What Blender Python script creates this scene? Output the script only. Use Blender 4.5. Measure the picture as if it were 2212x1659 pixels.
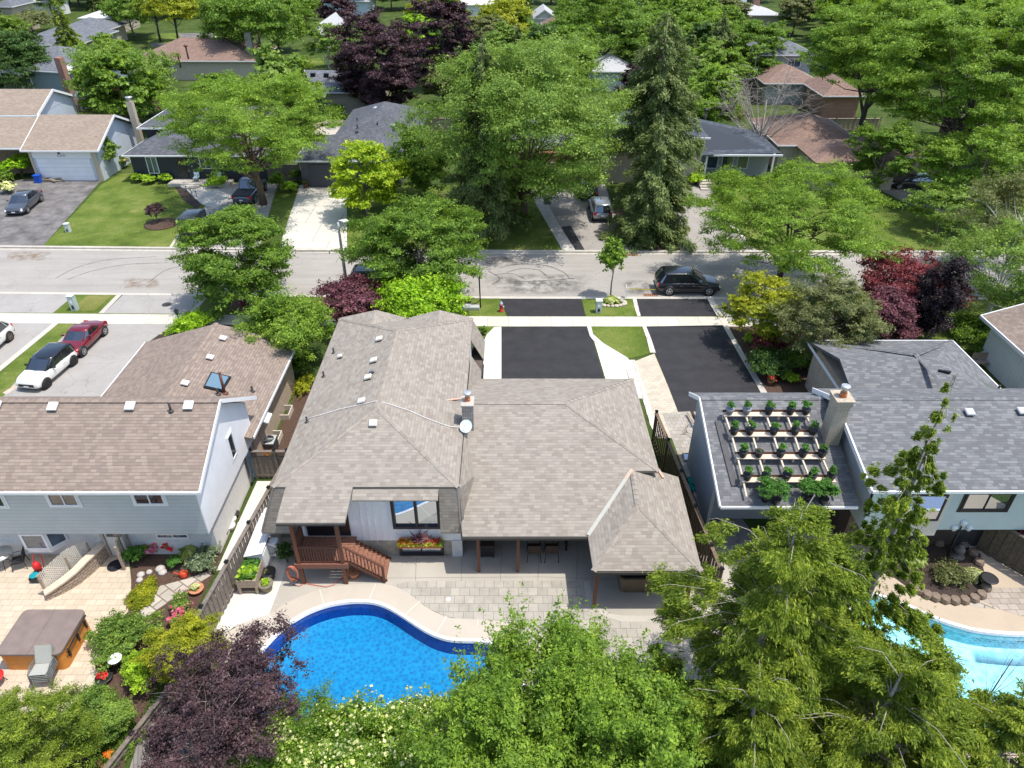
import bpy, bmesh, math, random
import numpy as np
from mathutils import Vector, Matrix
R = math.radians
for o in list(bpy.data.objects): bpy.data.objects.remove(o)
SC = bpy.context.scene
COL = SC.collection
# ---------------------------------------------------------------- camera
F, CX, CY, H = 1560.0, 1106.0, 829.5, 25.0
PITCH, YAW, ROLL = R(34.2), R(0.33), R(0.2)
fw = Vector((math.sin(YAW)*math.cos(PITCH), math.cos(YAW)*math.cos(PITCH), -math.sin(PITCH)))
rt0 = fw.cross(Vector((0,0,1))).normalized(); up0 = rt0.cross(fw)
rt = rt0*math.cos(ROLL) + up0*math.sin(ROLL); up = up0*math.cos(ROLL) - rt0*math.sin(ROLL)
cam_d = bpy.data.cameras.new('camera'); cam = bpy.data.objects.new('camera', cam_d); COL.objects.link(cam)
cam.matrix_world = Matrix(((rt.x,up.x,-fw.x,0),(rt.y,up.y,-fw.y,0),(rt.z,up.z,-fw.z,H),(0,0,0,1)))
cam_d.sensor_width = 36; cam_d.lens = F/2212*36; cam_d.clip_start = .5; cam_d.clip_end = 3000
SC.camera = cam
# ---------------------------------------------------------------- sky, sun, exposure
SUNV = Vector((.34,-.075,1)).normalized()          # towards the sun
EL = math.asin(SUNV.z); AZ = math.atan2(SUNV.x, SUNV.y)
W = bpy.data.worlds.new('World'); SC.world = W; W.use_nodes = True
wt = W.node_tree; sky = wt.nodes.new('ShaderNodeTexSky'); sky.sky_type = 'NISHITA'; sky.sun_disc = False
sky.sun_elevation = EL; sky.sun_rotation = AZ; sky.air_density = 1.0; sky.dust_density = 1.6; sky.ozone_density = 1.0
wt.links.new(sky.outputs[0], wt.nodes['Background'].inputs[0]); wt.nodes['Background'].inputs[1].default_value = .15
sd = bpy.data.lights.new('sun', 'SUN'); sd.energy = 2.75; sd.angle = R(.5); sd.color = (1,.955,.88)
sun = bpy.data.objects.new('sun', sd); COL.objects.link(sun); sun.rotation_euler = (-SUNV).to_track_quat('-Z','Y').to_euler()
SC.view_settings.view_transform = 'Standard'; SC.view_settings.look = 'None'; SC.view_settings.gamma = 1
SC.view_settings.exposure = .80

def ray(x, y): return fw + rt*((x-CX)/F) + up*((CY-y)/F)
def at(x, y, z=0.0):
    d = ray(x, y); t = (z-H)/d.z; return Vector((d.x*t, d.y*t, z))
def atY(x, y, Y):
    d = ray(x, y); t = Y/d.y; return Vector((d.x*t, Y, H+d.z*t))
def pxs(p): return (Vector(p)-Vector((0,0,H))).dot(fw)/F      # metres per photo-overview pixel at a point

# ---------------------------------------------------------------- materials
_M = {}
def N(nt, t, **k):
    n = nt.nodes.new(t)
    for a, v in k.items(): setattr(n, a, v)
    return n
def math_n(nt, op, a, b=None):
    n = N(nt, 'ShaderNodeMath', operation=op)
    for i, v in enumerate((a, b)):
        if v is None: continue
        if isinstance(v, (int, float)): n.inputs[i].default_value = v
        else: nt.links.new(v, n.inputs[i])
    return n.outputs[0]
def ramp(nt, fac, stops, interp='LINEAR'):
    n = N(nt, 'ShaderNodeValToRGB'); n.color_ramp.interpolation = interp
    e = n.color_ramp.elements
    while len(e) < len(stops): e.new(.5)
    for i, (p, c) in enumerate(stops):
        e[i].position = p; e[i].color = (*c, 1) if len(c) == 3 else c
    nt.links.new(fac, n.inputs[0]); return n.outputs[0]
def base(name):
    m = bpy.data.materials.new(name); m.use_nodes = True
    nt = m.node_tree; b = nt.nodes['Principled BSDF']; return m, nt, b
def noise(nt, vec, scale, detail=3, rough=.6):
    n = N(nt, 'ShaderNodeTexNoise'); n.inputs['Scale'].default_value = scale
    n.inputs['Detail'].default_value = detail; n.inputs['Roughness'].default_value = rough
    nt.links.new(vec, n.inputs['Vector']); return n.outputs['Fac']
def mixc(nt, fac, a, b, bt='MIX'):
    n = N(nt, 'ShaderNodeMix', data_type='RGBA', blend_type=bt)
    for i, v in ((0, fac), (6, a), (7, b)):
        if isinstance(v, (int, float)): n.inputs[i].default_value = v
        elif isinstance(v, (tuple, list)): n.inputs[i].default_value = (*v[:3], 1)
        else: nt.links.new(v, n.inputs[i])
    return n.outputs[2]
def bump(nt, b, h, s=.3, d=.02):
    n = N(nt, 'ShaderNodeBump'); n.inputs['Strength'].default_value = s; n.inputs['Distance'].default_value = d
    nt.links.new(h, n.inputs['Height']); nt.links.new(n.outputs[0], b.inputs['Normal'])
def worldpos(nt): return N(nt, 'ShaderNodeNewGeometry').outputs['Position']
def objpos(nt): return N(nt, 'ShaderNodeTexCoord').outputs['Object']
def mat(name, c, rough=.7, var=.12, scale=6, metal=0, spec=.4, coat=0, bmp=0, big=0):
    """plain weathered colour: fine noise plus broad patches"""
    if name in _M: return _M[name]
    m, nt, b = base(name); v = objpos(nt)
    f = noise(nt, v, scale, 4)
    lo = tuple(x*(1-var) for x in c); hi = tuple(min(1, x*(1+var)) for x in c)
    col = ramp(nt, f, [(.3, lo), (.7, hi)])
    if big:
        f2 = noise(nt, v, .45, 3); col = mixc(nt, math_n(nt, 'MULTIPLY', f2, big), col, tuple(x*.55 for x in c))
    nt.links.new(col, b.inputs['Base Color']); b.inputs['Roughness'].default_value = rough
    b.inputs['Metallic'].default_value = metal; b.inputs['Specular IOR Level'].default_value = spec
    b.inputs['Coat Weight'].default_value = coat; b.inputs['Coat Roughness'].default_value = .05
    if bmp: bump(nt, b, f, bmp)
    _M[name] = m; return m
def shingle(name, cols, w=.30, h=.15, line=.55, patch=.25):
    if name in _M: return _M[name]
    m, nt, b = base(name)
    uv = N(nt, 'ShaderNodeUVMap').outputs[0]
    s = N(nt, 'ShaderNodeSeparateXYZ'); nt.links.new(uv, s.inputs[0])
    vv = math_n(nt, 'DIVIDE', s.outputs[1], h); row = math_n(nt, 'FLOOR', vv); fv = math_n(nt, 'FRACT', vv)
    wn = N(nt, 'ShaderNodeTexWhiteNoise', noise_dimensions='1D'); nt.links.new(row, wn.inputs['W'])
    uu = math_n(nt, 'ADD', math_n(nt, 'DIVIDE', s.outputs[0], w), math_n(nt, 'MULTIPLY', wn.outputs[0], 3.7))
    colm = math_n(nt, 'FLOOR', uu); fu = math_n(nt, 'FRACT', uu)
    cb = N(nt, 'ShaderNodeCombineXYZ'); nt.links.new(colm, cb.inputs[0]); nt.links.new(row, cb.inputs[1])
    w2 = N(nt, 'ShaderNodeTexWhiteNoise', noise_dimensions='2D'); nt.links.new(cb.outputs[0], w2.inputs['Vector'])
    n = len(cols)
    c = ramp(nt, w2.outputs[0], [(i/n, cc) for i, cc in enumerate(cols)], 'CONSTANT')
    avg = tuple(sum(k[i] for k in cols)/n for i in range(3))
    f = noise(nt, uv, .55, 4); c = mixc(nt, math_n(nt, 'MULTIPLY', math_n(nt, 'SUBTRACT', f, .35), patch*2.5), c, tuple(x*.6 for x in avg))
    g = noise(nt, uv, 30, 2); c = mixc(nt, .22, c, ramp(nt, g, [(.3, (.35,.35,.35)), (.7, (1,1,1))]), 'MULTIPLY')
    d1 = math_n(nt, 'LESS_THAN', fv, .13); d2 = math_n(nt, 'LESS_THAN', fu, .035)
    dk = math_n(nt, 'MAXIMUM', d1, math_n(nt, 'MULTIPLY', d2, .5))
    c = mixc(nt, math_n(nt, 'MULTIPLY', dk, line), c, tuple(x*.35 for x in avg))
    nt.links.new(c, b.inputs['Base Color']); b.inputs['Roughness'].default_value = .9; b.inputs['Specular IOR Level'].default_value = .25
    bump(nt, b, fv, .35, .012)
    _M[name] = m; return m
def siding(name, c, pitch=.13, axis='Z', line=.4, var=.05):
    """lap boards: dark line and bevel each pitch"""
    if name in _M: return _M[name]
    m, nt, b = base(name); v = objpos(nt)
    s = N(nt, 'ShaderNodeSeparateXYZ'); nt.links.new(v, s.inputs[0])
    q = s.outputs['XYZ'.index(axis)] if axis in 'XYZ' else math_n(nt, 'ADD', s.outputs[0], s.outputs[1])
    fr = math_n(nt, 'FRACT', math_n(nt, 'DIVIDE', q, pitch))
    d = math_n(nt, 'LESS_THAN', fr, .14)
    f = noise(nt, v, 1.2, 4)
    col = ramp(nt, f, [(.3, tuple(x*(1-var) for x in c)), (.7, tuple(min(1, x*(1+var)) for x in c))])
    col = mixc(nt, math_n(nt, 'MULTIPLY', d, line), col, tuple(x*.4 for x in c))
    nt.links.new(col, b.inputs['Base Color']); b.inputs['Roughness'].default_value = .55
    bump(nt, b, fr, .4, .01); _M[name] = m; return m
def brick(name, c1, c2, mortar, w=.22, h=.07, ms=.01, flat=False, rough=.85, var=.3, bmp=.4, rot=0):
    """brick, block or paver pattern; flat=True lies on the ground"""
    if name in _M: return _M[name]
    m, nt, b = base(name); v = objpos(nt)
    if flat:
        mp = N(nt, 'ShaderNodeMapping'); mp.inputs['Rotation'].default_value = (0,0,rot); nt.links.new(v, mp.inputs[0]); vec = mp.outputs[0]
    else:
        s = N(nt, 'ShaderNodeSeparateXYZ'); nt.links.new(v, s.inputs[0]); cb = N(nt, 'ShaderNodeCombineXYZ')
        nt.links.new(math_n(nt, 'ADD', s.outputs[0], s.outputs[1]), cb.inputs[0]); nt.links.new(s.outputs[2], cb.inputs[1]); vec = cb.outputs[0]
    t = N(nt, 'ShaderNodeTexBrick'); t.inputs['Scale'].default_value = 1
    t.inputs['Brick Width'].default_value = w; t.inputs['Row Height'].default_value = h; t.inputs['Mortar Size'].default_value = ms
    t.inputs['Color1'].default_value = (*c1,1); t.inputs['Color2'].default_value = (*c2,1); t.inputs['Mortar'].default_value = (*mortar,1)
    nt.links.new(vec, t.inputs['Vector'])
    f = noise(nt, v, 2.0, 5); c = mixc(nt, var, t.outputs[0], ramp(nt, f, [(.25,(.35,.35,.35)),(.65,(1,1,1))]), 'MULTIPLY')
    nt.links.new(c, b.inputs['Base Color']); b.inputs['Roughness'].default_value = rough
    bump(nt, b, math_n(nt, 'SUBTRACT', 1, t.outputs['Fac']), bmp, .01); _M[name] = m; return m
def leafmat(name, cols, trans=.28, rough=.55, hue=.5):
    if name in _M: return _M[name]
    m, nt, b = base(name)
    g = N(nt, 'ShaderNodeNewGeometry')
    c = ramp(nt, g.outputs['Random Per Island'], [(i/(len(cols)-1), k) for i, k in enumerate(cols)])
    f = noise(nt, g.outputs['Position'], .45, 3)
    c = mixc(nt, math_n(nt, 'MULTIPLY', f, hue), c, ramp(nt, f, [(.35, cols[0]), (.7, cols[-1])]))
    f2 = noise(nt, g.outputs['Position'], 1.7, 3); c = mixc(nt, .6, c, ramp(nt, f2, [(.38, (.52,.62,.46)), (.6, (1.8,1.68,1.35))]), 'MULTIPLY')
    nt.links.new(c, b.inputs['Base Color']); b.inputs['Roughness'].default_value = rough; b.inputs['Specular IOR Level'].default_value = .25
    tr = N(nt, 'ShaderNodeBsdfTranslucent'); hs = mixc(nt, .5, c, (.30,.42,.02), 'ADD') if cols[0][1] > cols[0][0]*1.05 else c
    nt.links.new(hs, tr.inputs[0]); mx = N(nt, 'ShaderNodeMixShader'); mx.inputs[0].default_value = trans
    out = [n for n in nt.nodes if n.type == 'OUTPUT_MATERIAL'][0]
    nt.links.new(b.outputs[0], mx.inputs[1]); nt.links.new(tr.outputs[0], mx.inputs[2]); nt.links.new(mx.outputs[0], out.inputs[0])
    _M[name] = m; return m
def glass(name='window_glass', c=(.03,.04,.05), rough=.04):
    if name in _M: return _M[name]
    m, nt, b = base(name); f = noise(nt, objpos(nt), 1.1, 2)
    nt.links.new(ramp(nt, f, [(.3, tuple(x*.5 for x in c)), (.7, tuple(x*1.6 for x in c))]), b.inputs['Base Color'])
    b.inputs['Roughness'].default_value = rough; b.inputs['Specular IOR Level'].default_value = 1.0; b.inputs['Coat Weight'].default_value = .6; b.inputs['Coat Roughness'].default_value = .02
    _M[name] = m; return m

# ---------------------------------------------------------------- mesh building
class MB:
    def __init__(s): s.v = []; s.f = []; s.uv = []; s.sm = []
    def face(s, pts, uv=None, smooth=False):
        i = len(s.v); s.v += [Vector(p) for p in pts]; s.f.append(tuple(range(i, i+len(pts)))); s.uv.append(uv); s.sm.append(smooth)
    def raw(s, V, Fs, smooth=False):
        i = len(s.v); s.v += [Vector(p) for p in V]
        for f in Fs: s.f.append(tuple(i+k for k in f)); s.uv.append(None); s.sm.append(smooth)
        return s
    def box(s, x0, x1, y0, y1, z0, z1, bev=0):
        V = [(x,y,z) for z in (z0,z1) for x,y in ((x0,y0),(x1,y0),(x1,y1),(x0,y1))]
        return s.raw(V, [(3,2,1,0),(4,5,6,7),(0,1,5,4),(1,2,6,5),(2,3,7,6),(3,0,4,7)])
    def obox(s, c, ax, ay, az):
        """oriented box: centre and three half-axis vectors"""
        c, ax, ay, az = map(Vector, (c, ax, ay, az))
        V = [c+sx*ax+sy*ay+sz*az for sz in (-1,1) for sx,sy in ((-1,-1),(1,-1),(1,1),(-1,1))]
        return s.raw(V, [(3,2,1,0),(4,5,6,7),(0,1,5,4),(1,2,6,5),(2,3,7,6),(3,0,4,7)])
    def bar(s, a, b, w, h=None, upv=(0,0,1)):
        a, b = Vector(a), Vector(b); d = b-a; h = h or w
        side = d.cross(Vector(upv)); side = side.normalized() if side.length > 1e-6 else Vector((1,0,0)); u = side.cross(d).normalized()
        return s.obox((a+b)/2, d/2, side*w/2, u*h/2)
    def prism(s, poly, z0, z1):
        n = len(poly); V = [(p[0],p[1],z0) for p in poly]+[(p[0],p[1],z1) for p in poly]
        return s.raw(V, [tuple(range(n-1,-1,-1)), tuple(range(n,2*n))]+[(i,(i+1)%n,n+(i+1)%n,n+i) for i in range(n)])
    def tube(s, pts, r, n=8, cap=True, smooth=True):
        pts = [Vector(p) for p in pts]; rr = r if isinstance(r, (list,tuple)) else [r]*len(pts)
        V = []; ref = Vector((.31,.17,.93))
        for i, p in enumerate(pts):
            d = (pts[min(i+1,len(pts)-1)]-pts[max(i-1,0)]); d = d.normalized() if d.length > 1e-9 else Vector((0,0,1))
            a = d.cross(ref if abs(d.dot(ref)) < .95 else Vector((1,0,0))).normalized(); b = d.cross(a)
            for k in range(n):
                t = 2*math.pi*k/n; V.append(p+rr[i]*(math.cos(t)*a+math.sin(t)*b))
        Fs = [(i*n+k, i*n+(k+1)%n, (i+1)*n+(k+1)%n, (i+1)*n+k) for i in range(len(pts)-1) for k in range(n)]
        if cap: Fs += [tuple(range(n-1,-1,-1)), tuple(range((len(pts)-1)*n, len(pts)*n))]
        return s.raw(V, Fs, smooth)
    def lathe(s, c, prof, n=16, smooth=True, axis='Z'):
        V = []; cx, cy, cz = c
        for r, z in prof:
            for k in range(n):
                t = 2*math.pi*k/n; a, b = r*math.cos(t), r*math.sin(t)
                V.append((cx+a, cy+b, cz+z) if axis == 'Z' else (cx+a, cy+z, cz+b) if axis == 'Y' else (cx+z, cy+a, cz+b))
        m = len(prof)
        Fs = [(i*n+k, i*n+(k+1)%n, (i+1)*n+(k+1)%n, (i+1)*n+k) for i in range(m-1) for k in range(n)]
        Fs += [tuple(range(n-1,-1,-1)), tuple(range((m-1)*n, m*n))]
        return s.raw(V, Fs, smooth)
    def slab(s, pts, t=.12):
        """roof plane: polygon with thickness below; UVs in metres along eave and up the slope"""
        P = [Vector(p) for p in pts]; nrm = Vector((0,0,0))
        for i in range(len(P)): nrm += (P[i]-P[0]).cross(P[(i+1)%len(P)]-P[0])
        nrm.normalize()
        if nrm.z < 0: P = P[::-1]; nrm = -nrm
        e = Vector((0,0,1)).cross(nrm); e = e.normalized() if e.length > 1e-4 else Vector((1,0,0)); g = nrm.cross(e)
        uv = [(p.dot(e), p.dot(g)) for p in P]
        s.face(P, uv); Q = [p-Vector((0,0,t)) for p in P]; s.face(Q[::-1])
        for i in range(len(P)):
            j = (i+1) % len(P); s.face([P[i], Q[i], Q[j], P[j]])
        return s
    def wedge(s, P): return s
def link(name, mb, m, parent=None, off=None, smooth=None, bev=0, world=False):
    me = bpy.data.meshes.new(name)
    o3 = Vector((0,0,0))
    if world and parent is not None:
        q = parent
        while q: o3 += q.location; q = q.parent
    if off is not None: o3 = Vector(off)
    me.from_pydata([tuple(v-o3) for v in mb.v], [], mb.f)
    if any(u is not None for u in mb.uv):
        L = me.uv_layers.new(name='UVMap'); k = 0
        for f, u in zip(mb.f, mb.uv):
            for j in range(len(f)):
                L.data[k].uv = u[j] if u else (0,0); k += 1
    me.polygons.foreach_set('use_smooth', [bool(x) for x in mb.sm] if smooth is None else [smooth]*len(mb.f))
    for mm in (m if isinstance(m, (list,tuple)) else [m]): me.materials.append(mm)
    o = bpy.data.objects.new(name, me); COL.objects.link(o)
    if parent is not None: o.parent = parent
    elif off is not None: o.location = off
    if bev:
        b = o.modifiers.new('bevel','BEVEL'); b.width = bev; b.segments = 2; b.limit_method = 'ANGLE'
    return o
def tag(o, label=None, cat=None, group=None, kind=None):
    if label: o['label'] = label
    if cat: o['category'] = cat
    if group: o['group'] = group
    if kind: o['kind'] = kind
    return o
def thing(name, loc, label, cat, group=None, rz=0):
    o = bpy.data.objects.new(name, None); COL.objects.link(o); o.location = loc; o.rotation_euler = (0,0,rz)
    o.empty_display_size = .2
    return tag(o, label, cat, group)
def struct(name, mb, m): return tag(link(name, mb, m), kind='structure')
def solo(name, mb, m, label, cat, group=None, c=None, **k):
    """a thing that is one mesh; vertices in world coordinates, origin at c"""
    if c is None:
        xs = [v.x for v in mb.v]; ys = [v.y for v in mb.v]; zs = [v.z for v in mb.v]
        c = ((min(xs)+max(xs))/2, (min(ys)+max(ys))/2, min(zs))
    return tag(link(name, mb, m, off=c, **k), label, cat, group)
KIDS = {}
def copy_tree(o, loc=None, rz=None, label=None, sc=None, parent=None):
    c = o.copy(); COL.objects.link(c); c.parent = parent
    for ch in list(o.children): copy_tree(ch, parent=c)
    if loc is not None: c.location = loc
    if rz is not None: c.rotation_euler = (0,0,rz)
    if sc is not None: c.scale = sc if isinstance(sc, tuple) else (sc,)*3
    if label: c['label'] = label
    return c
# ---------------------------------------------------------------- foliage and trees
def unit(a): return a/np.maximum(np.linalg.norm(a, axis=1, keepdims=True), 1e-9)
def leaf_mesh(name, P, Nn, size, asp, rng, along=None, jit=.42):
    """one rhombus per leaf; along = preferred direction of the leaf axis"""
    n = len(P); Nn = unit(Nn + jit*rng.normal(size=(n,3)))
    t = (along if along is not None else np.zeros((n,3))) + (.35 if along is not None else 1)*rng.normal(size=(n,3))
    t = t - (t*Nn).sum(1, keepdims=True)*Nn; t = unit(t); b = np.cross(Nn, t)
    s = (size*np.clip(rng.lognormal(0,.38,n),.4,2.2))[:,None]
    V = np.empty((n,4,3)); V[:,0] = P - t*s*.5; V[:,1] = P + b*s*asp*.5 + Nn*s*.08; V[:,2] = P + t*s*.5; V[:,3] = P - b*s*asp*.5 + Nn*s*.08
    return V.reshape(-1,3)
def mesh_quads(name, V):
    me = bpy.data.meshes.new(name); n = len(V)
    me.vertices.add(n); me.vertices.foreach_set('co', V.astype(np.float32).ravel())
    me.loops.add(n); me.loops.foreach_set('vertex_index', np.arange(n, dtype=np.int32))
    k = n//4; me.polygons.add(k); me.polygons.foreach_set('loop_start', np.arange(0, n, 4, dtype=np.int32))
    try: me.polygons.foreach_set('loop_total', np.full(k, 4, dtype=np.int32))
    except Exception: pass
    me.update(calc_edges=True); return me
def sphere_dirs(rng, n):
    return unit(rng.normal(size=(n,3)))
def round_crown(rng, h0, h1, R, nc, cr, n, s, asp=.55, flat=.7, up=.6, low=-.55, core=.55, lean=(0,0), shape=1.0):
    """leaf positions in clumps spread through an uneven ellipsoid crown; returns leaf verts and clump centres"""
    zc, rz = (h0+h1)/2, (h1-h0)/2; C = []
    while len(C) < nc:
        d = sphere_dirs(rng, 1)[0]
        if d[2] < low: continue
        r = rng.uniform(core, 1)**.7; wob = 1+.16*math.sin(3*math.atan2(d[1],d[0])+nc)+.08*rng.normal()
        p = np.array([d[0]*R*wob, d[1]*R*wob, d[2]*rz])*r*(1-cr*.5)
        if shape != 1: 
            k = 1-(shape-1)*(p[2]/rz)*.5; p[:2] *= k
        C.append(p+np.array([lean[0]*(p[2]/rz), lean[1]*(p[2]/rz), zc]))
    C = np.array(C); w = rng.uniform(.6, 1.35, nc); idx = rng.choice(nc, n, p=w**2/(w**2).sum())
    nt = 11; T_ = sphere_dirs(rng, nc*nt).reshape(nc, nt, 3); T_[:,:,2] = np.where(T_[:,:,2] < -.3, -T_[:,:,2], T_[:,:,2]); T_ *= rng.uniform(.45, 1.4, (nc, nt, 1))
    ti = rng.integers(0, nt, n); tp = T_[idx, ti]
    d = unit(tp+.5*rng.normal(size=(n,3))); g = rng.normal(size=(n,3))*np.array([.22,.22,.09])+tp*(rng.uniform(-.35,.25,(n,1)))
    off = (tp+g)*(w[idx]*cr*R)[:,None]; off[:,2] *= flat
    P = C[idx]+off
    out = C[idx]-np.array([0,0,zc-rz*.3]); Nn = unit(d*.7+unit(out)*.5+np.array([0,0,up]))
    return P, Nn, C, s, asp
def cone_crown(rng, h0, h1, R, n, s, asp=.4, levels=22, droop=.22, power=.85, ragged=.15, per=9):
    P, Nn, A, C = [], [], [], []
    tot = []
    for i in range(levels):
        f = i/(levels-1); z = h0+(h1-h0)*f; r = R*((1-f)**power)*(1+ragged*rng.normal())+R*.04
        nb = max(4, int(per*(.45+.55*(1-f))))
        for k in range(nb):
            a = 2*math.pi*(k+rng.uniform(-.3,.3))/nb+i*1.3; tot.append((z+rng.normal()*.01*(h1-h0), r*rng.uniform(.65,1.12), a))
    tot = np.array(tot); w = tot[:,1]**1.4; idx = rng.choice(len(tot), n, p=w/w.sum())
    t = rng.uniform(.12, 1, n)**.75; r = tot[idx,1]*t; a = tot[idx,2]+rng.normal(size=n)*.16*(1.15-t*.7)
    dirs = np.stack([np.cos(a), np.sin(a), np.zeros(n)],1)
    z = tot[idx,0]-droop*tot[idx,1]*t**1.6+rng.normal(size=n)*.012*(h1-h0)-np.abs(rng.normal(size=n))*.10*R*.4
    P = dirs*r[:,None]; P[:,2] = z
    Nn = unit(dirs*.5+np.array([0,0,1.0])); al = dirs+np.array([0,0,-.5])
    C = np.stack([np.cos(tot[:,2])*tot[:,1]*.8, np.sin(tot[:,2])*tot[:,1]*.8, tot[:,0]-droop*tot[:,1]*.6],1)
    return P, Nn, C, al
def limbs_mb(rng, C, h0, h1, r0, nl=14, fork=.25, bend=.5, twigs=0, n=6, lean=(0,0), main=0):
    mb = MB(); th = h0+(h1-h0)*.55
    tp = [Vector((0,0,-.1)), Vector((r0*.3*rng.normal(), r0*.3*rng.normal(), h0*.6)), Vector((lean[0]*.3+.02*rng.normal()*h1, lean[1]*.3+.02*rng.normal()*h1, h0+(th-h0)*.4)), Vector((lean[0]*.6, lean[1]*.6, th))]
    mb.tube(tp, [r0*1.25, r0, r0*.7, r0*.3], n=8)
    for k in range(main):   # heavy forked limbs
        a = 2*math.pi*(k+.3*rng.normal())/main; zz = h0+(h1-h0)*rng.uniform(.35,.7); Rm = np.abs(C[:,0]).max()*rng.uniform(.35,.6); e = Vector((math.cos(a)*Rm+lean[0]*.5, math.sin(a)*Rm, zz)); s = tp[1].lerp(tp[2], rng.uniform(0,.5)); m_ = s.lerp(e,.5)+Vector((0,0,-.06*h1))
        mb.tube([s, m_, e], [r0*.62, r0*.42, r0*.12], n=7, cap=False)
    sel = rng.choice(len(C), min(nl, len(C)), replace=False)
    for i in sel:
        c = Vector(C[i]); z0 = max(h0*.55, min(c.z-.15*(h1-h0), h0+fork*(h1-h0)*rng.uniform(0,2.0)))
        k = max(0, min(1, (z0-h0*.6)/max(.01, th-h0*.6))); s = tp[1].lerp(tp[3], k); s.z = z0
        mid = s.lerp(c, .5)+Vector((0,0,(-.12+.1*rng.normal())*(c-s).length*bend)); rr = r0*.42*(1-.5*k)
        mb.tube([s, s.lerp(mid,.6)+Vector((.04*rng.normal(),.04*rng.normal(),0))*h1*.1, mid, c], [rr, rr*.7, rr*.45, rr*.12], n=5, cap=False)
        for q in range(twigs):
            u = rng.uniform(.35,1); p = mid.lerp(c, u); d = Vector(sphere_dirs(rng,1)[0]); d.z = abs(d.z)*.6; L = (c-s).length*rng.uniform(.2,.45)
            e = p+d*L; mb.tube([p, p.lerp(e,.5)+Vector(rng.normal(size=3))*L*.08, e], [rr*.22, rr*.13, rr*.04], n=4, cap=False)
            if twigs > 3:
                for w_ in range(2):
                    g = p.lerp(e, rng.uniform(.3,.9)); e2 = g+Vector(sphere_dirs(rng,1)[0])*L*.4; mb.tube([g, e2], [rr*.09, rr*.03], n=3, cap=False)
    return mb
BARK = dict(grey=(.20,.17,.14), dark=(.07,.055,.05), brown=(.13,.09,.06), birch=(.62,.6,.55))
def bark(k='grey'): return mat('bark_'+k, BARK[k], .9, .35, 9, bmp=.5)
LC = dict(
 green=[(.035,.085,.012),(.105,.20,.024),(.23,.35,.05)], mid=[(.06,.12,.022),(.145,.245,.04),(.28,.39,.085)], smoke=[(.035,.018,.026),(.08,.045,.06),(.17,.11,.13)],
 light=[(.06,.125,.014),(.15,.265,.028),(.28,.40,.058)], lime=[(.10,.22,.010),(.23,.42,.015),(.42,.60,.04)],
 yellow=[(.12,.24,.012),(.27,.42,.018),(.52,.55,.04)], dark=[(.018,.045,.012),(.04,.09,.02),(.085,.16,.035)],
 purple=[(.022,.010,.016),(.05,.024,.034),(.12,.066,.08)], red=[(.08,.012,.016),(.18,.032,.04),(.34,.085,.10)],
 spruce=[(.05,.085,.03),(.12,.17,.055),(.26,.31,.12)], blue=[(.055,.09,.05),(.13,.18,.11),(.26,.32,.21)],
 cedar=[(.045,.09,.010),(.135,.205,.02),(.34,.40,.055)], olive=[(.07,.09,.03),(.15,.17,.07),(.25,.25,.13)],
 gold=[(.12,.17,.012),(.28,.32,.02),(.46,.43,.035)], plum=[(.07,.022,.038),(.15,.05,.075),(.26,.11,.14)], black=[(.010,.007,.010),(.022,.014,.019),(.05,.035,.04)],
 cream=[(.35,.40,.12),(.6,.6,.3),(.8,.76,.52)], pink=[(.5,.05,.15),(.7,.1,.25),(.8,.3,.45)], orange=[(.6,.1,.02),(.8,.25,.02),(.8,.4,.05)], scarlet=[(.5,.01,.02),(.65,.02,.03),(.7,.05,.08)], white=[(.7,.7,.65),(.8,.8,.75),(.85,.85,.8)], variegated=[(.12,.2,.03),(.35,.42,.12),(.6,.6,.3)], tomato=[(.03,.09,.02),(.06,.17,.03),(.12,.28,.05)], lettuce=[(.14,.28,.01),(.26,.43,.02),(.42,.56,.06)])
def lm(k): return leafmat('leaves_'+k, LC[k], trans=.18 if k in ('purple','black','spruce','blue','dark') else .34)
SEED = [7]
def rngn():
    SEED[0] += 1; return np.random.default_rng(SEED[0])
def plant_obj(nm, loc, label, cat, group, V, leafk, mb, barkk, part='crown', stem='trunk', extra=None):
    t = thing(nm, loc, label, cat, group)
    me = mesh_quads(part, V); me.materials.append(lm(leafk)); o = bpy.data.objects.new(part, me); COL.objects.link(o); o.parent = t
    if mb is not None and mb.v: link(stem, mb, bark(barkk), t)
    return t
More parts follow.
